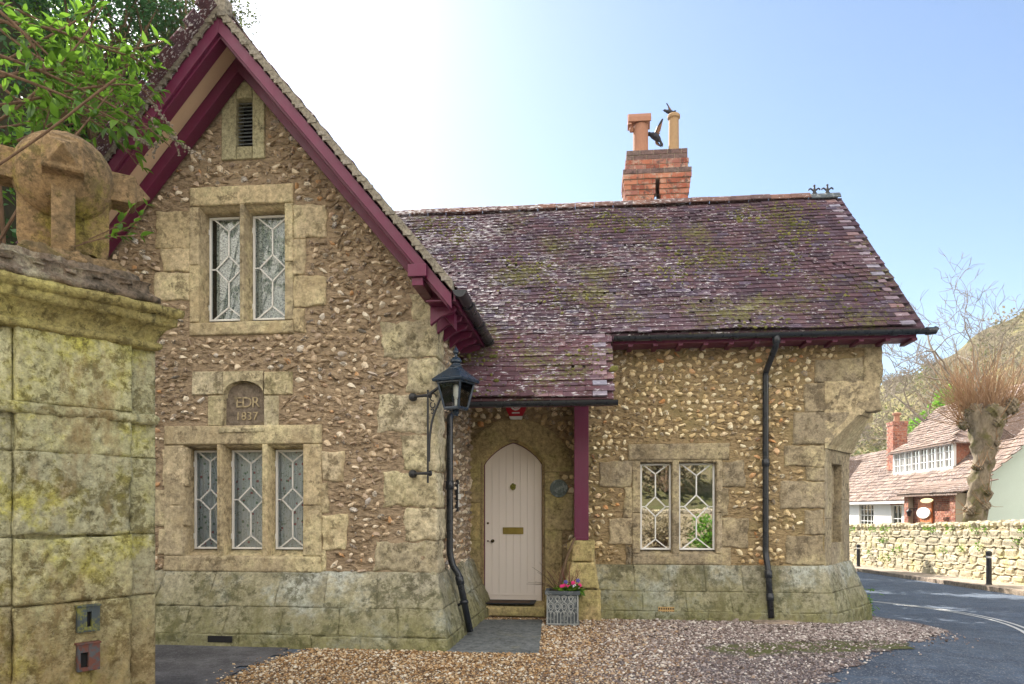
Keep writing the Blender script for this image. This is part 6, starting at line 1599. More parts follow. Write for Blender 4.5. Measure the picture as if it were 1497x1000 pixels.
# long dormer
DX = 16.0; dy0, dy1 = hy(1393, DX), hy(1306, DX); dz0, dz1 = 3.30, 4.36
mb = MB(); mb.box(DX+.14, DX+2.5, dy0+.05, dy1-.05, 2.8, dz1); dmr = mb.build('dormer', M['brick'], nh)
fr = MB(); t = .07
for p in ((dy0, dy1, dz0-.12, dz0+.02), (dy0, dy1, dz1-.08, dz1+.02)): fr.box(DX, DX+.13, *p)
lights_ = [0, .12, .22, .34, .48, .61, .74, .87, 1.0]
for i, q in enumerate(lights_): y = dy1-(dy1-dy0)*q; fr.box(DX+.0, DX+.12, y-.05 if i else y-.1, y+.05 if i < 8 else y+.1, dz0+.02, dz1-.08)
for a_, b_ in zip(lights_[:-1], lights_[1:]):
    ya, yb = dy1-(dy1-dy0)*a_, dy1-(dy1-dy0)*b_
    for k in (1/3, 2/3): fr.box(DX+.03, DX+.07, yb+.05, ya-.05, dz0+(dz1-dz0)*k-.015, dz0+(dz1-dz0)*k+.015)
    ym = (ya+yb)/2; fr.box(DX+.035, DX+.075, ym-.015, ym+.015, dz0+.02, dz1-.08)
dwn = fr.build('window', M['white'], dmr)
mb = MB(); mb.box(DX+.08, DX+.09, dy0+.02, dy1-.02, dz0, dz1); mb.build('pane', M['glass_mirror'], dwn)
mb = MB(); e1, e2 = (DX-.22, dy0-.3, dz1), (DX-.22, dy1+.25, dz1); ym = (dy0+dy1)/2; r1 = (DX+1.7, ym, 5.78); r2 = (DX+4.2, ym, 5.78); b1 = (DX+2.9, dy0-.3, dz1); b2 = (DX+2.9, dy1+.25, dz1)
mb.add([e1, e2, r1, r2, b1, b2]+[(p[0], p[1], p[2]-.07) for p in (e1, e2, b1, b2)], [(0, 2, 1), (0, 4, 3, 2), (1, 2, 3, 5), (0, 1, 7, 6), (0, 6, 8, 4), (1, 5, 9, 7)], (.5, .5, .5, 1))
nv = lambda a, b, c: np.array((Vector(b)-Vector(a)).cross(Vector(c)-Vector(a)).normalized())
def face_tiles(mb, a, b, c, gauge=.22, tw=.34):      # triangle a-b eave, c apex
    a, b, c = Vector(a), Vector(b), Vector(c); al = (b-a).normalized(); n_ = al.cross(c-a).normalized(); up = n_.cross(al)
    if up.z < 0: up = -up
    if n_.z < 0: n_ = -n_
    H = (c-a).dot(up); xc = (c-a).dot(al); L = (b-a).length
    tiles(mb, al, up, n_, a, L, H, lambda P, cc, s, r: (cc > xc*s/H+.05) and (cc < L-(L-xc)*s/H-.05), gauge=gauge, tw=tw, th=.025)
face_tiles(mb, e1, e2, r1); mb.build('dormer_roof', M['nb_tile'], dmr)
# nearer cross roof at the right edge
mb = MB(); yq = 31.6; p1, p2 = (16.5, yq, 5.3), (19.6, yq, 6.4); e1, e2 = (17.3, yq-1.3, 4.05), (20.2, yq-1.3, 5.0); e3, e4 = (17.3, yq+1.5, 4.05), (20.2, yq+1.5, 5)
e0 = (15.95, yq, 5.05)
mb.add([p1, p2, e2, e1, e4, e3], [(0, 3, 2, 1), (0, 1, 4, 5), (0, 5, 3)], (.4, .4, .4, 1)); mb.add([(p[0], p[1], p[2]-.1) for p in (p1, p2, e2, e1, e4, e3)], [(0, 1, 2, 3), (5, 4, 1, 0), (3, 5, 0)], (.4, .4, .4, 1)); mb.build('cross_roof', M['nb_tile'], nh)
# chimney
cyn = hy(1311, 16.6); cz0, cz1 = 3.5, hz_(1311, 619, 16.6)
mb = MB(); z = cz0; i = 0
while z < cz1: 
    p = .03 if z > cz1-.22 else 0; course(mb, 16.6-.36-p, 16.6+.36+p, cyn-.42-p, cyn+.42+p, z, z+.1, i % 2); z += .1; i += 1
nc = mb.build('chimney', [M['brick'], M['brick_mortar']], nroof)
mb = MB(); mb.lathe([(.16, 0), (.14, .2), (.14, .34), (.22, .38), (.22, .46), (.1, .5)], (16.6, cyn, cz1+.08), 14); mb.build('chimney_pot', M['terracotta'], nc)
# brick porch
pY0, pY1 = hy(1397, 14.2), hy(1322, 14.2); mb = MB(); pzt = 2.05
def bwall(mb, x, y0, y1, z0, z1):
    mb.box(x, x+.2, y0, y1, z0, z1, (.5, .5, .5, 1), 1); z = z0; i = 0
    while z < z1-.03:
        p = y0-(i % 2)*.11
        while p < y1: s, e = max(p, y0), min(p+.215, y1); (mb.box(x-.012, x, s+.006, e-.006, z+.006, min(z+.078, z1), (random.random(), .5, .5, 1)) if e-s > .04 else None); p += .226
        z += .085; i += 1
bwall(mb, 14.45, pY0+.1, pY1-.1, gh, pzt)
for a in (pY0, pY1-.42): bwall(mb, 14.2, a, a+.42, gh, pzt); mb.box(14.655, HX-.06, a+.02, a+.4, gh, pzt, (.5, .5, .5, 1), 0)
po = mb.build('porch', [M['brick'], M['brick_mortar']], nh)
mb = MB(); v = [(14.0, pY0-.5, 2.08), (14.0, pY1+.3, 2.08), (15.25, pY1+.3, 2.62), (15.25, pY0-.5, 2.62)]; mb.add(v+[(a, b, c-.1) for a, b, c in v], [(3,2,1,0),(4,5,6,7),(1,5,4,0),(2,6,5,1),(3,7,6,2),(0,4,7,3)], (.5, .5, .5, 1))
tiles(mb, (0, -1, 0), (.936, 0, .35), (-.35, 0, .936), (13.97, pY1+.3, 2.08), pY1-pY0+.8, 1.3, lambda *a: True, gauge=.24, tw=.34, th=.03); mb.build('porch_roof', M['nb_tile'], po)
mb = MB(); XD = 14.36; d0, d1 = hy(1362, XD), hy(1342, XD); mb.box(XD, XD+.06, d0, d1, gh, 1.85)
for i in range(6): y = d0+(d1-d0)*(i+.5)/6; mb.box(XD-.006, XD-.0005, y-.07, y+.07, gh, 1.84)
mb.build('door', plain('orange_wood_door', (.50, .16, .05), .5), po)
# signs and lamp on the porch
SXX = 14.32; sy, sz = hy(1350, SXX), hz_(1350, 750, SXX)
mb = MB(); mb.lathe([(.0, -.03), (.95, -.03), (1.0, -.015), (1.0, .015), (0, .015)], (0, 0, 0), 32, axis='x'); mb.v[-1] = mb.v[-1]*np.array([1, .62, .24])+np.array((SXX, sy, sz)); tag(mb.build('oval_sign', M['white_plastic']), 'blank white oval sign on the brick porch of the house', 'sign')
sy2, sz2 = hy(1355, 13.9), hz_(1355, 732, 13.9)
mb = MB(); mb.lathe([(.0, -.03), (.95, -.03), (1.0, -.015), (1.0, .015), (0, .015)], (0, 0, 0), 24, axis='x'); mb.v[-1] = mb.v[-1]*np.array([1, .55, .10])+np.array((13.9, sy2, sz2)); tag(mb.build('name_board', plain('cream_gold_board', (.7, .55, .3), .5)), 'small cream oval name board under the porch eaves of the house', 'sign')
mb = MB(); py2 = hy(1336, SXX); mb.box(SXX-.2, SXX+.12, py2-.02, py2+.02, sz+.16, sz+.2); mb.lathe([(.06, -.2), (.12, 0), (.14, .02), (.02, .12)], (SXX-.2, py2, sz+.05), 8); tag(mb.build('porch_lamp', M['iron']), 'small black lamp beside the oval sign on the brick porch', 'lamp')

# a farther house beyond it
fh = thing('far_house', 'farther house with a red brown roof glimpsed past the cottage corner', 'house', (19.5, 54, -2))
mb = MB(); mb.box(17.2, 23, 50, 57.2, -2.5, 2.2); mb.build('wall', M['nb_white'], fh)
mb = MB(); mb.prism_y([(16.6, 2.0), (20, 5.4), (23.4, 2.0), (23.2, 1.9), (20, 5.2), (16.8, 1.9)], 49.6, 57.6, (.4, .4, .4, 1))
tiles(mb, (0, -1, 0), (.707, 0, .707), (-.707, 0, .707), (16.6, 57.6, 2.0), 8.0, 4.8, lambda *a: True, gauge=.26, tw=.36, th=.03); mb.build('roof', M['nb_tile'], fh)
mb = MB(); mb.prism_x([(51.2, 3.3), (54.4, 3.3), (52.8, 4.9)], 16.9, 19.6, (.2, .4, .4, 1)); mb.build('dormer', M['nb_tile'], fh)

# ================================================================== TREES ACROSS THE ROAD
def tube_path(P, n=1): return P
# pollarded plane in front of the neighbour house
TX, TY = 13.95, 27.0; tz0 = G(TX, TY)+.1
pol = thing('pollard_tree', 'knobbly pollarded tree with a fan of orange shoots behind the rubble wall', 'tree', (TX, TY, tz0))
mb = MB(); tt = TY/(CA+((1428-748.5)/F_PX)*SA); zz_t = lambda py: EYE+(HZ-py)/F_PX*tt
n = 34; zs2 = np.linspace(tz0-.2, zz_t(600), n); vs = []; seg = 22
xo = lambda z: -.16*math.sin((z-tz0)*.9)+.0
for i, z in enumerate(zs2):
    f = (z-tz0)/(zs2[-1]-tz0); r = .40-.10*min(1, f*1.6)+.30*max(0, (f-.68)/.32)**1.4
    for k in range(seg):
        th = 2*PI*k/seg; b = .045*math.sin(3*th+z*5)+.04*math.sin(5*th-z*7.3)+.05*max(0, math.sin(z*4.4+th))**6+.03*math.sin(z*11+th*2)
        vs.append((TX+xo(z)+(r+b)*math.cos(th)*(1.1 if f > .75 else 1), TY+(r+b)*math.sin(th), z))
mb.add(vs, [(i*seg+k, i*seg+(k+1) % seg, (i+1)*seg+(k+1) % seg, (i+1)*seg+k) for i in range(n-1) for k in range(seg)]+[tuple((n-1)*seg+k for k in range(seg))], (.5, .5, .5, 1))
V, Fc = ico(3)
hd = Vector((TX+xo(zs2[-1]), TY, zs2[-1]))
knobs = [(hd+Vector((random.uniform(-.7, .8), random.uniform(-.5, .5), random.uniform(-.5, .25))), random.uniform(.12, .26)) for _ in range(26)]
knobs += [(Vector((TX+xo(z)+.36*math.cos(a), TY+.36*math.sin(a), z)), random.uniform(.08, .15)) for z, a in [(random.uniform(tz0+.6, zs2[-1]-.6), random.uniform(PI, 2*PI)) for _ in range(22)]]
for c, r in knobs: mb.add(V*r*(1+.22*np.sin(V[:, [0]]*9+c.x*9)*np.sin(V[:, [2]]*8+c.z*5)+RNG.normal(0, .03, (len(V), 1)))+np.array(c), Fc)
mb.build('trunk', M['pollard'], pol, smooth=True)
mb = MB()
for k in range(480):
    c, r = knobs[random.randrange(26)]; dx = (c.x-hd.x); a = random.gauss(dx*.9, .42); b_ = random.gauss(0, .45); L = random.uniform(.8, 2.0)
    d = Vector((math.sin(a), math.sin(b_), math.cos(a)*1.0)).normalized(); p0 = c+d*r*.6; bend = Vector((random.gauss(0, .1), random.gauss(0, .1), .15)); q_ = p0+d*L*.35+bend*L*.1; mb.tube([p0, q_, p0+d*L*.7+bend*L*.5, p0+d*L+bend*L*1.6], [.013, .010, .007, .003], 4, cap=False)
    if k % 3 == 0: mb.tube([q_, q_+(d+Vector((random.gauss(0, .4), random.gauss(0, .4), 0)))*L*.4], [.007, .003], 4, cap=False)
for k in range(60):
    c, r = knobs[random.randrange(26, len(knobs))]; d = Vector((random.uniform(-1, .3), random.uniform(-1, 0), random.uniform(-.3, .9))).normalized(); L = random.uniform(.3, 1.0); mb.tube([c, c+d*L*.5, c+d*L+Vector((0, 0, .15*L))], [.014, .01, .004], 4, cap=False)
mb.build('shoots', M['shoot'], pol)
# leafless trees
def bare(x, y, h, r, label, depth=5, spread=.5, group=None, mat='grey_bark', seed=1, lean=(0, 0, 1), minr=.012, z=None, name='bare_tree', trunk_f=.33, kids=(2, 4)):
    st = random.getstate(); random.seed(seed); z0 = (G(x, y) if z is None else z)-.1; t = thing(name, label, 'tree', (x, y, z0), group)
    mb = MB(); P = [Vector((x, y, z0))]; d = Vector(lean).normalized(); Rr = [r*1.15]
    for i in range(4): d = (d+Vector((random.gauss(0, .06), random.gauss(0, .06), 0))).normalized(); P.append(P[-1]+d*h*trunk_f/4); Rr.append(r*(1-.08*i))
    mb.tube(P, Rr, 10, cap=False); mb.build('trunk', M[mat], t, smooth=True)
    mb = MB()
    for k in range(4): branch_tree(mb, P[-1] if k < 2 else P[3], (d+Vector((random.gauss(0, spread), random.gauss(0, spread*.7), .4))).normalized(), h*.27, r*.62, depth, None, spread, 6, .12, minr, .74, kids, .2, 4)
    mb.build('crown', M[mat], t, smooth=True); random.setstate(st); return t
bare(23.1, 42.6, 14.5, .38, 'tall leafless tree rising behind the roof of the neighbour house', 6, .55, 'leafless trees across the road', seed=12, minr=.014, kids=(2, 3))
bare(20.6, 45, 11.5, .22, 'smaller leafless tree left of the tall one, behind the pollard', 6, .55, 'leafless trees across the road', seed=23, minr=.014, kids=(2, 3))
bare(17.5, 60, 13.0, .28, 'leafless tree glimpsed against the sky beside the corner of the cottage', 5, .5, 'leafless trees across the road', seed=5, minr=.025)
# round evergreen bushes by the neighbour's chimney
def bush(x, y, z, rx_, rz_, mat, label, n=2600, size=.22, name='evergreen_bush', group=None, ry_=None):
    t = thing(name, label, 'bush', (x, y, z-rz_*.8), group); P = []; D = []
    cs = [(np.array((random.uniform(-.7, .7), random.uniform(-.6, .6), random.uniform(-.6, .6))), random.uniform(.3, .5)) for _ in range(14)]
    for k in range(n):
        c, r = cs[random.randrange(14)]; v = RNG.normal(0, 1, 3); v /= np.linalg.norm(v); q = c+v*r*random.uniform(.75, 1.05)
        P.append((x+q[0]*rx_, y+q[1]*(ry_ or rx_), z+q[2]*rz_)); D.append((v[0]+random.gauss(0, .5), v[1]+random.gauss(0, .5), v[2]*.6+.2+random.gauss(0, .5)))
    mb = MB(); leaves(mb, P, size, LF4, dirs=D); mb.build('foliage', mat, t)
    mb = MB()
    for c, r in cs: mb.tube([(x, y, z-rz_*.9), (x+c[0]*rx_*.5, y+c[1]*rx_*.5, z+(c[2]-.5)*rz_*.6), (x+c[0]*rx_, y+c[1]*rx_, z+c[2]*rz_)], [.07, .05, .02], 5, cap=False)
    mb.build('stems', M['bark'], t)
bush(24.3, 52, 7.9, 2.3, 1.8, M['leaf_mid'], 'bright green evergreen bush above the neighbour chimney', 2600, .3)

# ================================================================== HILL ACROSS THE VALLEY
hpx = [(1180, 640), (1250, 590), (1290, 563), (1320, 553), (1340, 545), (1370, 527), (1400, 512), (1440, 495), (1497, 462), (1600, 420), (1800, 330), (2300, 300)]
def hill_top(ang):       # skyline elevation (tangent) for a bearing
    px = 748.5+F_PX*np.tan(np.clip(ang+YAW, -1.2, 1.2)); return np.interp(px, [p[0] for p in hpx], [(HZ-p[1])/F_PX*math.cos(.0) for p in hpx])
hm = NT('downland_hill')
n1 = hm.noise(.045, 8, .68, dist=.6); n2 = hm.noise(.35, 8, .75); n3 = hm.noise(2.2, 8, .8)
cc = hm.mix(hm.ramp(n1, [(.42, 0), (.56, 1)]), (.13, .105, .06), (.25, .225, .09))
cc = hm.mix(hm.ramp(n2, [(.46, 0), (.58, .85)]), cc, (.075, .07, .035)); cc = hm.mix(hm.ramp(n3, [(.45, 0), (.7, .6)]), cc, (.22, .18, .11))
M['hill'] = hm.done(hm.bsdf(cc, .95, hm.bump(n3, .8, .4), spec=.1))
ang = np.linspace(math.radians(14), math.radians(62), 110); dist = np.r_[np.linspace(46, 200, 80), np.linspace(206, 260, 6)]
AA, DD = np.meshgrid(ang, dist); el = hill_top(AA); fwd = np.cos(AA+YAW)
rise = np.clip((DD-46)/150, 0, 1); shape = .12+.88*(rise**.8)
HH = np.where(DD <= 200, EYE+el*shape*DD*fwd-2.6*(1-rise), EYE+el*200*fwd-(DD-200)*.12)
HH += (1.2*np.sin(AA*60+DD*.05)+1.0*np.sin(DD*.11+AA*23)+.7*np.sin(AA*140+DD*.21))*np.clip((DD-50)/40, 0, 1)*.8
VX = np.stack([np.sin(AA)*DD, np.cos(AA)*DD, HH], -1).reshape(-1, 3)
idx = np.arange(VX.shape[0]).reshape(AA.shape); f = np.stack([idx[:-1, :-1], idx[1:, :-1], idx[1:, 1:], idx[:-1, 1:]], -1).reshape(-1, 4)
mb = MB(); mb.add(VX, f[:, ::-1], (.5, .5, .5, 1)); tag(mb.build('hill', M['hill'], None, smooth=True), kind='structure')
# scrub on the hill: clumps of leaf-sized faces and grey twiggy masses
HHi = HH
def hill_h(a, d):
    i = np.clip((a-ang[0])/(ang[1]-ang[0]), 0, len(ang)-1.001); j = np.interp(d, dist, np.arange(len(dist))); i0, j0 = int(i), int(min(j, len(dist)-1.001)); fi, fj = i-i0, j-j0
    return float(HHi[j0, i0]*(1-fi)*(1-fj)+HHi[j0, i0+1]*fi*(1-fj)+HHi[j0+1, i0]*(1-fi)*fj+HHi[j0+1, i0+1]*fi*fj)
mb = MB()
for k in range(900):
    a = random.uniform(ang[0]+.05, math.radians(40)); d = 50+145*random.random()**1.3; s = random.uniform(.7, 2.0)*(.6+d/140)
    if d > 120 and random.random() < .55: continue
    x, y, z = math.sin(a)*d, math.cos(a)*d, hill_h(a, d); m_ = 0 if random.random() < .42 else (1 if random.random() < .35 else 2); nl = 70
    v = RNG.normal(0, 1, (nl, 3)); v /= np.linalg.norm(v, axis=1)[:, None]; P = np.array((x, y, z+s*.35))+v*np.array((s*1.2, s*1.2, s*.75))*RNG.uniform(.6, 1, (nl, 1))
    leaves(mb, P, .34*s**.6, LF4, mi=m_, tilt=1.6)
tag(mb.build('hillside_scrub', [M['leaf_dead'], leaf_mat('gorse_green', (.07, .10, .03), (.17, .18, .05), .25, .7), leaf_mat('olive_scrub', (.09, .09, .04), (.16, .15, .06), .25, .7)]), kind='stuff')
for k, (px, py, d, h) in enumerate(((1352, 540, 190, 4.5), (1365, 535, 188, 6.5), (1296, 557, 170, 6), (1322, 556, 175, 4))):
    a = math.atan((px-748.5)/F_PX)-YAW; bare(math.sin(a)*d, math.cos(a)*d, h*1.3, .25, ['small round tree on the skyline, left of the clump', 'largest lone tree on the hill skyline', 'tree at the foot of the skyline next to the cottage eaves', 'low tree between two others on the hill skyline'][k], 3, .7, 'small trees on the hill skyline', seed=40+k, minr=.06, z=hill_h(a, d), name='hill_tree', trunk_f=.2)

# ================================================================== WOODED BANK LEFT OF THE COTTAGE
bxs = np.arange(-32, -6.19, .3); bys = np.arange(4, 40, .5)
def bank_e(y): return -6.45-.34*np.maximum(0, y-10)
def bank_z(x, y): return np.clip((bank_e(y)-x)*4.0, 0, 11+.18*np.clip(-9-x, 0, 20))*sm(6, 9, y)
sheet('bank', M['soil'], bxs, bys, lambda x, y: bank_z(x, y)-.06)
mb = MB(); P = []; n = 72000
hh_ = 13.5*RNG.random(n); y = 5.6+17.9*RNG.random(n)**1.15; x = bank_e(y)-hh_/4.0-(RNG.random(n)**3)*2.5
cl = np.sin(x*2.3+y*1.1)*np.sin(y*1.9-x*.7)
x = x+RNG.random(n)*.45*(1+.9*cl); z = np.minimum(bank_z(x, y)+RNG.random(n)*.5*(1+.8*cl)+.02, hh_+1.2); z = np.where(y > 8.8, np.maximum(z, np.minimum(hh_, 11.5)), bank_z(x, y)+RNG.random(n)*.4)
mi = RNG.random(n)
for m_, sel, s in ((0, mi < .5, .10), (1, (mi >= .5) & (mi < .85), .10), (2, mi >= .85, .11)):
    leaves(mb, np.c_[x, y, z][sel], s, LF4, mi=m_, tilt=1.3)
tag(mb.build('ivy_undergrowth', [M['leaf_dark'], M['leaf_mid'], M['leaf_bright']]), kind='stuff')
def leafy_tree(x, y, z0, h, r, crown_c, crown_r, n, size, mat, label, group, seed, name='evergreen_tree', clumps=26, extra=None):
    st = random.getstate(); random.seed(seed); t = thing(name, label, 'tree', (x, y, z0), group); tr = MB(); tips = []
    P = [Vector((x, y, z0-.3)), Vector((x+random.gauss(0, .15), y, z0+h*.3)), Vector((x+random.gauss(0, .3), y+.1, z0+h*.55)), Vector((x+(crown_c[0]-x)*.5, y+(crown_c[1]-y)*.5, z0+h*.75))]
    tr.tube(P, [r*1.2, r, r*.85, r*.6], 10, cap=False)
    tr.build('trunk', M['bark'], t, smooth=True)
    cr_ = MB(); cs = []
    for k in range(clumps):
        v = Vector((random.gauss(0, 1), random.gauss(0, 1), random.gauss(0, 1))).normalized()*random.uniform(.35, 1); c = Vector(crown_c)+Vector((v.x*crown_r[0], v.y*crown_r[1], v.z*crown_r[2])); cs.append((c, random.uniform(.28, .5)*min(crown_r)))
        cr_.tube([P[-1] if k % 3 else P[-2], P[-1].lerp(c, .5)+Vector((random.gauss(0, .15), random.gauss(0, .15), .1)), c], [r*.3, r*.18, r*.06], 5, mi=1, cap=False)
    Pn, Dn = [], []
    for k in range(n):
        c, q = cs[random.randrange(len(cs))]; v = Vector((random.gauss(0, 1), random.gauss(0, 1), random.gauss(0, 1))).normalized(); p = c+Vector((v.x*q*1.3, v.y*q*1.3, v.z*q*.8))*random.uniform(.3, 1.05); Pn.append(tuple(p)); Dn.append((v.x+random.gauss(0, .7), v.y+random.gauss(0, .7), random.gauss(-.1, .7)))
    leaves(cr_, Pn, size, LF4, dirs=Dn); cr_.build('crown', [mat, M['bark']], t); random.setstate(st); return t
gt = 'evergreen trees on the bank left of the cottage'
def PX(px, py, Y): x, z = pj(px, py, Y); return (x, Y, z)
c = PX(205, 55, 13); leafy_tree(-6.9, 13.2, .8, 8, .22, c, (1.5, 1.6, 1.5), 8000, .075, M['leaf_holm'], 'small leaved evergreen tree showing sky through its crown beside the gable apex', gt, 3, clumps=24)
c = PX(90, 30, 12); leafy_tree(-9.0, 12.5, 2.5, 7, .2, (c[0], 12, c[2]), (1.9, 1.6, 1.5), 8000, .085, M['leaf_dark'], 'dark leaved tree on the bank above the gate pier', gt, 4, clumps=26)
c = PX(150, 170, 15); leafy_tree(-9.4, 15.5, 3, 6, .25, (c[0], 15, c[2]), (2.4, 1.6, 2.0), 9000, .095, M['leaf_mid'], 'mid green tree low on the bank behind the gable', gt, 5, clumps=30)
c = PX(270, 40, 14.5); leafy_tree(-7.6, 15.0, 1.3, 9, .2, (c[0], 14.5, c[2]), (1.3, 1.4, 1.7), 6000, .075, M['leaf_holm'], 'thin crowned evergreen tree farthest back beside the gable apex', gt, 6, clumps=22)
c = PX(20, 150, 11); leafy_tree(-10.0, 11.5, 3, 5, .2, (c[0], 11, c[2]), (1.8, 1.4, 1.9), 7000, .09, M['leaf_mid'], 'ivy covered tree at the left end of the bank', gt, 7, clumps=26)

# shrub with fresh leaves leaning over the gate pier
sh = thing('overhanging_shrub', 'long arching stems with fresh bright green leaves over the gate pier', 'shrub', (-4.6, 6.3, 0))
sm_, lf = MB(), MB()
stems = [([(-60, 60), (40, 95), (140, 140), (215, 185), (250, 215)], 5.6), ([(-60, 85), (60, 125), (150, 165), (200, 190)], 5.4), ([(-50, 10), (30, 40), (90, 100), (160, 150)], 5.8), ([(-40, 200), (40, 150), (120, 60), (150, 10)], 5.9), ([(-30, 110), (60, 60), (130, 20), (180, -30)], 6.2), ([(0, 350), (60, 250), (110, 200), (165, 130)], 5.3), ([(-50, 30), (60, 35), (150, 70), (200, 85), (225, 105)], 6.1), ([(-50, 160), (30, 150), (110, 130), (200, 120), (225, 150)], 5.7), ([(-20, 0), (50, 60), (80, 140), (60, 200)], 5.6), ([(-60, -20), (40, 20), (110, 60), (190, 75), (240, 60)], 6.4), ([(-60, 230), (20, 210), (90, 175), (150, 110), (190, 95)], 6.0), ([(-40, 120), (60, 100), (130, 105), (190, 150), (215, 190)], 5.9), ([(-60, 300), (0, 280), (60, 170), (100, 90)], 6.6), ([(-60, 180), (20, 190), (100, 150), (180, 180), (230, 215)], 6.5), ([(-50, 260), (10, 250), (70, 190), (150, 170), (200, 200)], 6.8), ([(-40, 90), (40, 160), (110, 160), (170, 200), (200, 240)], 6.7), ([(-60, -10), (30, 70), (120, 120), (180, 110), (220, 150)], 6.9)]
for k, (S, t) in enumerate(stems):
    P = [pp(a, b, t+.12*i) for i, (a, b) in enumerate(S)]; P = arcpts(P, .5, 6); n = len(P)
    sm_.tube(P, [.011*(1-.75*i/n)+.002 for i in range(n)], 6, cap=False)
    for i in range(2, n):
        for q in range(random.choice((1, 1, 2, 2)) if k not in (0, 5) else 1):
            c = P[i].lerp(P[i-1], random.random()); d = (P[i]-P[i-1]).normalized(); s = Vector((random.gauss(0, 1), random.gauss(0, 1), random.gauss(.1, .8))).normalized(); dd = (d*.7+s*.8).normalized()
            e = c+dd*random.uniform(.03, .16); sm_.tube([c, e], [.004, .002], 4, cap=False)
            for w_ in range(3): d3 = (dd+Vector((random.gauss(0, .5), random.gauss(0, .5), random.gauss(-.1, .5)))).normalized(); leaves(lf, [e], random.uniform(.07, .14), LFB, dirs=[d3])
# the leafy sprig in front of the ball's foot
for S in ([(110, 360), (160, 345), (195, 330), (215, 300)], [(120, 355), (170, 345), (205, 345)], [(130, 350), (175, 330), (190, 305)]):
    P = [pp(a, b, 4.75) for a, b in S]; P = arcpts(P, .1, 4); sm_.tube(P, .004, 5, cap=False)
    for i in range(2, len(P)):
        for q in range(2): leaves(lf, [P[i]], .075, LFB, dirs=[(P[i]-P[i-1]).normalized()+Vector((random.gauss(0, .6), random.gauss(0, .6), random.gauss(0, .5)))])
P = [pp(a, b, 4.4) for a, b in ((-30, 260), (15, 230), (80, 185), (130, 145), (170, 115))]; sm_.tube(arcpts(P, .2, 5), .008, 7, cap=False)
# more stems low down
# dry dangling seed heads before the bargeboard
for S in ([(170, 140), (220, 165), (235, 200), (222, 230)], [(180, 150), (240, 190), (270, 215), (300, 235)], [(160, 130), (215, 140), (250, 185), (262, 228)], [(175, 195), (205, 205), (225, 215)]):
    P = [pp(a, b, 6.2) for a, b in S]; P = arcpts(P, .2, 5); sm_.tube(P, .003, 4, cap=False); dr = MB(); dr.tube(P[len(P)//3:], .003, 5)
    for i in range(len(P)//3, len(P)-1):
        for q in range(12): c = P[i].lerp(P[i+1], random.random())+Vector((random.gauss(0, .012), random.gauss(0, .012), random.gauss(0, .012))); dr.add(I0[0]*random.uniform(.006, .012)+np.array(c), I0[1])
    dr.build('seed_head', M['grey_bark'], sh)
sm_.build('stems', M['twig'], sh); lf.build('leaves', M['leaf_bright'], sh, smooth=True)
mb = MB(); b = Vector((-4.6, 6.3, 0)); 
for k, (S, t) in enumerate(stems): q = pp(*S[0], t); mb.tube([b+Vector((random.gauss(0, .1), random.gauss(0, .1), 0)), b.lerp(q, .5)+Vector((-.4, .1, .3)), q], [.025, .02, .011], 6, cap=False)
mb.build('main_stems', M['twig'], sh)

# weed at the foot of the corner plinth, and trees behind the cottage that shade the road
wd_ = thing('weed', 'small green weed growing at the right corner of the plinth', 'plant', (3.98, 10.75, G(3.98, 10.75)))
mb = MB(); P, D = [], []
for k in range(60): P.append((3.98+random.gauss(0, .05), 10.75+random.gauss(0, .08), G(4, 10.7)+random.uniform(.05, .42))); D.append((random.uniform(-.2, 1), random.gauss(-.2, .6), random.gauss(.2, .6)))
leaves(mb, P, .09, LFS, dirs=D); mb.build('foliage', M['leaf_mid'], wd_)
mb = MB()
for k in range(5): mb.tube([(3.98, 10.75, G(4, 10.7)-.02), (3.98+random.gauss(0, .06), 10.75+random.gauss(0, .08), G(4, 10.7)+.35)], .004, 5, cap=False)
mb.build('stem', M['leaf_mid'], wd_)
for k, (x, y, h_) in enumerate(((3.3, 17.5, 8.0), (4.5, 22.5, 7.9), (5.8, 28, 8.2), (6.8, 34, 8.6))):
    leafy_tree(x, y, G(x, y), h_*.6, .2, (x, y, G(x, y)+h_*.62), (1.7, 2.7, h_*.30), 5200, .32, M['leaf_mid'], ['first tree behind the right end of the cottage', 'second tree back behind the cottage', 'third tree back behind the cottage', 'farthest tree in the row behind the cottage'][k], 'row of trees behind the cottage', 60+k, name='broadleaf_tree', clumps=26)

# the air itself
hz_m = NT('thin_haze'); pv = hz_m.n('ShaderNodeVolumePrincipled'); pv.inputs['Color'].default_value = (.86, .92, 1, 1); pv.inputs['Density'].default_value = HAZE; hz_m.t.links.new(pv.outputs[0], hz_m.out.inputs['Volume'])
mb = MB(); mb.box(-345, 345, -345, 345, -4, 82); tag(mb.build('haze', hz_m.m), kind='stuff')
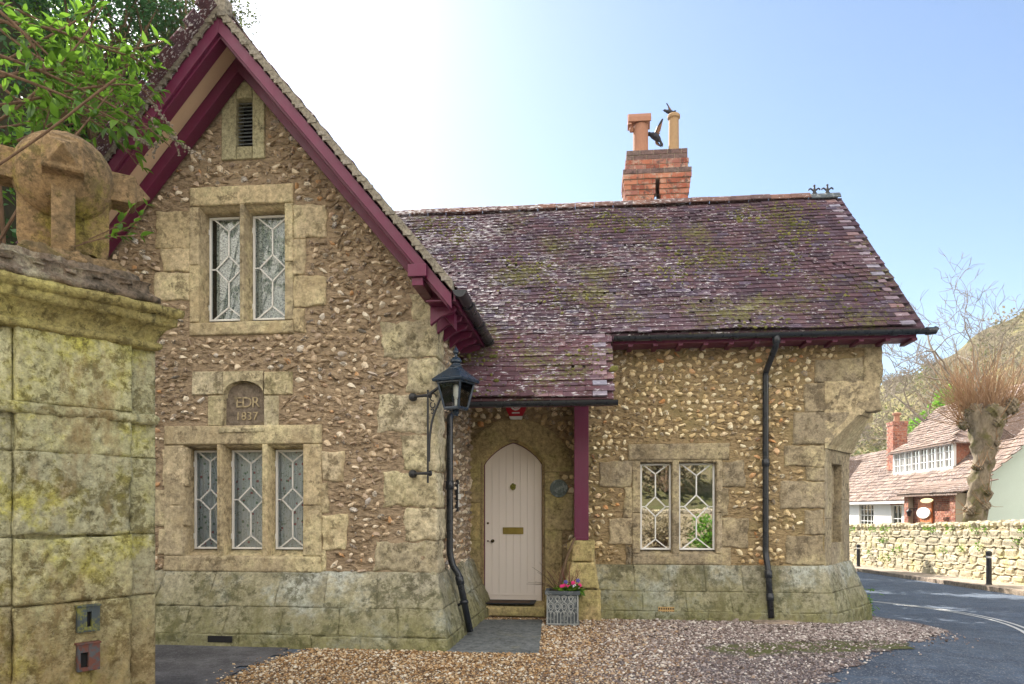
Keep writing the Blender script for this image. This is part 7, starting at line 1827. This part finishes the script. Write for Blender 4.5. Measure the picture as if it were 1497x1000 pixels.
# ================================================================== BIRDS
M['feather'] = plain('blue_black_feather', (.02, .022, .035), .5); M['feather_tan'] = plain('tan_feather', (.25, .13, .08), .7)
def bird(label, c, s, ax_, wings, pose):
    b = thing('bird', label, 'bird', tuple(c)); c = Vector(c); mb = MB()
    # one skinned body: beak, head, neck, breast, rump, tail
    P = [c+Vector(q)*s for q in pose]; mb.tube(P, [.002*s/.2, .03*s, .17*s, .15*s, .24*s, .28*s, .2*s, .09*s, .12*s, .03*s][:len(P)], 12)
    mb.build('body', M['feather'], b, smooth=True)
    for w_ in wings:
        mb = MB(); r, el_, tip, tr = [c+Vector(q)*s for q in w_]; top = [r, r.lerp(el_, .5), el_, el_.lerp(tip, .5), tip]; n_ = (el_-r).cross(tr-r).normalized()*.02*s
        fe = []
        for i in range(9):      # flight feathers fanned along the arm
            f_ = i/8; a = r.lerp(el_, min(1, f_*1.6)) if f_ < .62 else el_.lerp(tip, (f_-.62)/.38*.4); e = tr.lerp(tip, f_**.8)+(tip-el_)*.05; d = (e-a); sd = d.cross(n_).normalized()*.075*s
            mb.add([tuple(q) for q in (a-sd*.7, a+sd*.7, a.lerp(e, .8)+sd, e, a.lerp(e, .8)-sd, a-sd*.7+n_, a+sd*.7+n_, a.lerp(e, .8)+sd+n_*.6, e+n_*.2, a.lerp(e, .8)-sd+n_*.6)], [(0,1,2,3,4), (9,8,7,6,5), (0,5,6,1), (1,6,7,2), (2,7,8,3), (3,8,9,4), (4,9,5,0)], None, 1 if i < 7 else 0)
        mb.tube([r, el_, tip.lerp(el_, .4)], [.06*s, .045*s, .02*s], 6)
        mb.build('wing', [M['feather'], M['feather_tan']], b)
bc_ = pp(958, 198, 12.3)
bird('dark bird with raised tan wings fluttering between the two chimney pots', bc_, .22, None,
     [((-.1, 0, -.0), (.15, -.2, .55), (.55, -.3, 1.1), (.35, -.1, .1)), ((.0, .1, -.1), (.2, .3, -.35), (.5, .2, -.85), (.05, 0, -.75))],
     [(-.72, 0, .10), (-.64, 0, .12), (-.5, 0, .14), (-.38, 0, .10), (-.2, 0, .02), (.05, 0, -.12), (.25, 0, -.3), (.4, 0, -.5), (.5, 0, -.75), (.55, 0, -.9)])
bc_ = pp(978, 163, 12.3)
bird('small black bird hovering just above the plain chimney pot', bc_, .13, None,
     [((.0, 0, .1), (-.1, -.2, .5), (-.35, -.3, .95), (.25, -.1, .3)), ((.1, .1, .1), (.1, .3, .45), (.0, .4, .8), (.45, .1, .2))],
     [(-.85, 0, .22), (-.74, 0, .2), (-.6, 0, .18), (-.45, 0, .12), (-.2, 0, .0), (.15, 0, -.08), (.4, 0, -.1), (.6, 0, -.05), (.8, 0, .0), (.95, 0, .05)])

# ================================================================== BEHIND THE CAMERA (seen in the window glass)
sheet('drive', M['pave'], np.arange(-14, 5.01, 1), np.arange(-9, 2.01, 1), lambda x, y: g(x, y)+.004)
rubble_wall('roadside_wall', 'long rubble stone wall facing the cottage across the drive', (14, -9.2), (-16, -8.6), 1.3, lambda x, y: 0.0, lens=(.4, .9), course=.26)
sheet('back_bank', M['ground'], np.arange(-30, 30.1, 1.5), np.arange(-40, -8.9, 1.5), lambda x, y: np.clip(-9.3-y, 0, 30)*.45+.5+.3*np.sin(x*.8))
for k, (x, y, r) in enumerate(((.6, -5.6, .95), (2.6, -6.4, 1.15), (4.6, -6.0, 1.0))):
    bush(x, y, r*.6, r, r*.8, M[('leaf_dark', 'leaf_dead', 'leaf_mid')[k]], ['dark clipped bush before the long wall', 'dry brown bush before the long wall', 'green bush before the long wall'][k], 1300, .16, name='low_bush')
for k, (x, y, r) in enumerate(((-7, -13, 2.2), (-2, -14.5, 2.6), (3.5, -12.5, 1.9), (7.5, -14, 2.4))):
    bush(x, y, 1.3+(-9.3-y)*.45+r*.55, r, r*.9, M['leaf_mid' if k % 2 else 'leaf_dead'], ['broad bush above the west end of the long wall', 'tallest bush above the long wall', 'small bush above the middle of the long wall', 'bush above the east end of the long wall'][k], 1500, .3, name='bank_bush', group='bushes above the long wall')
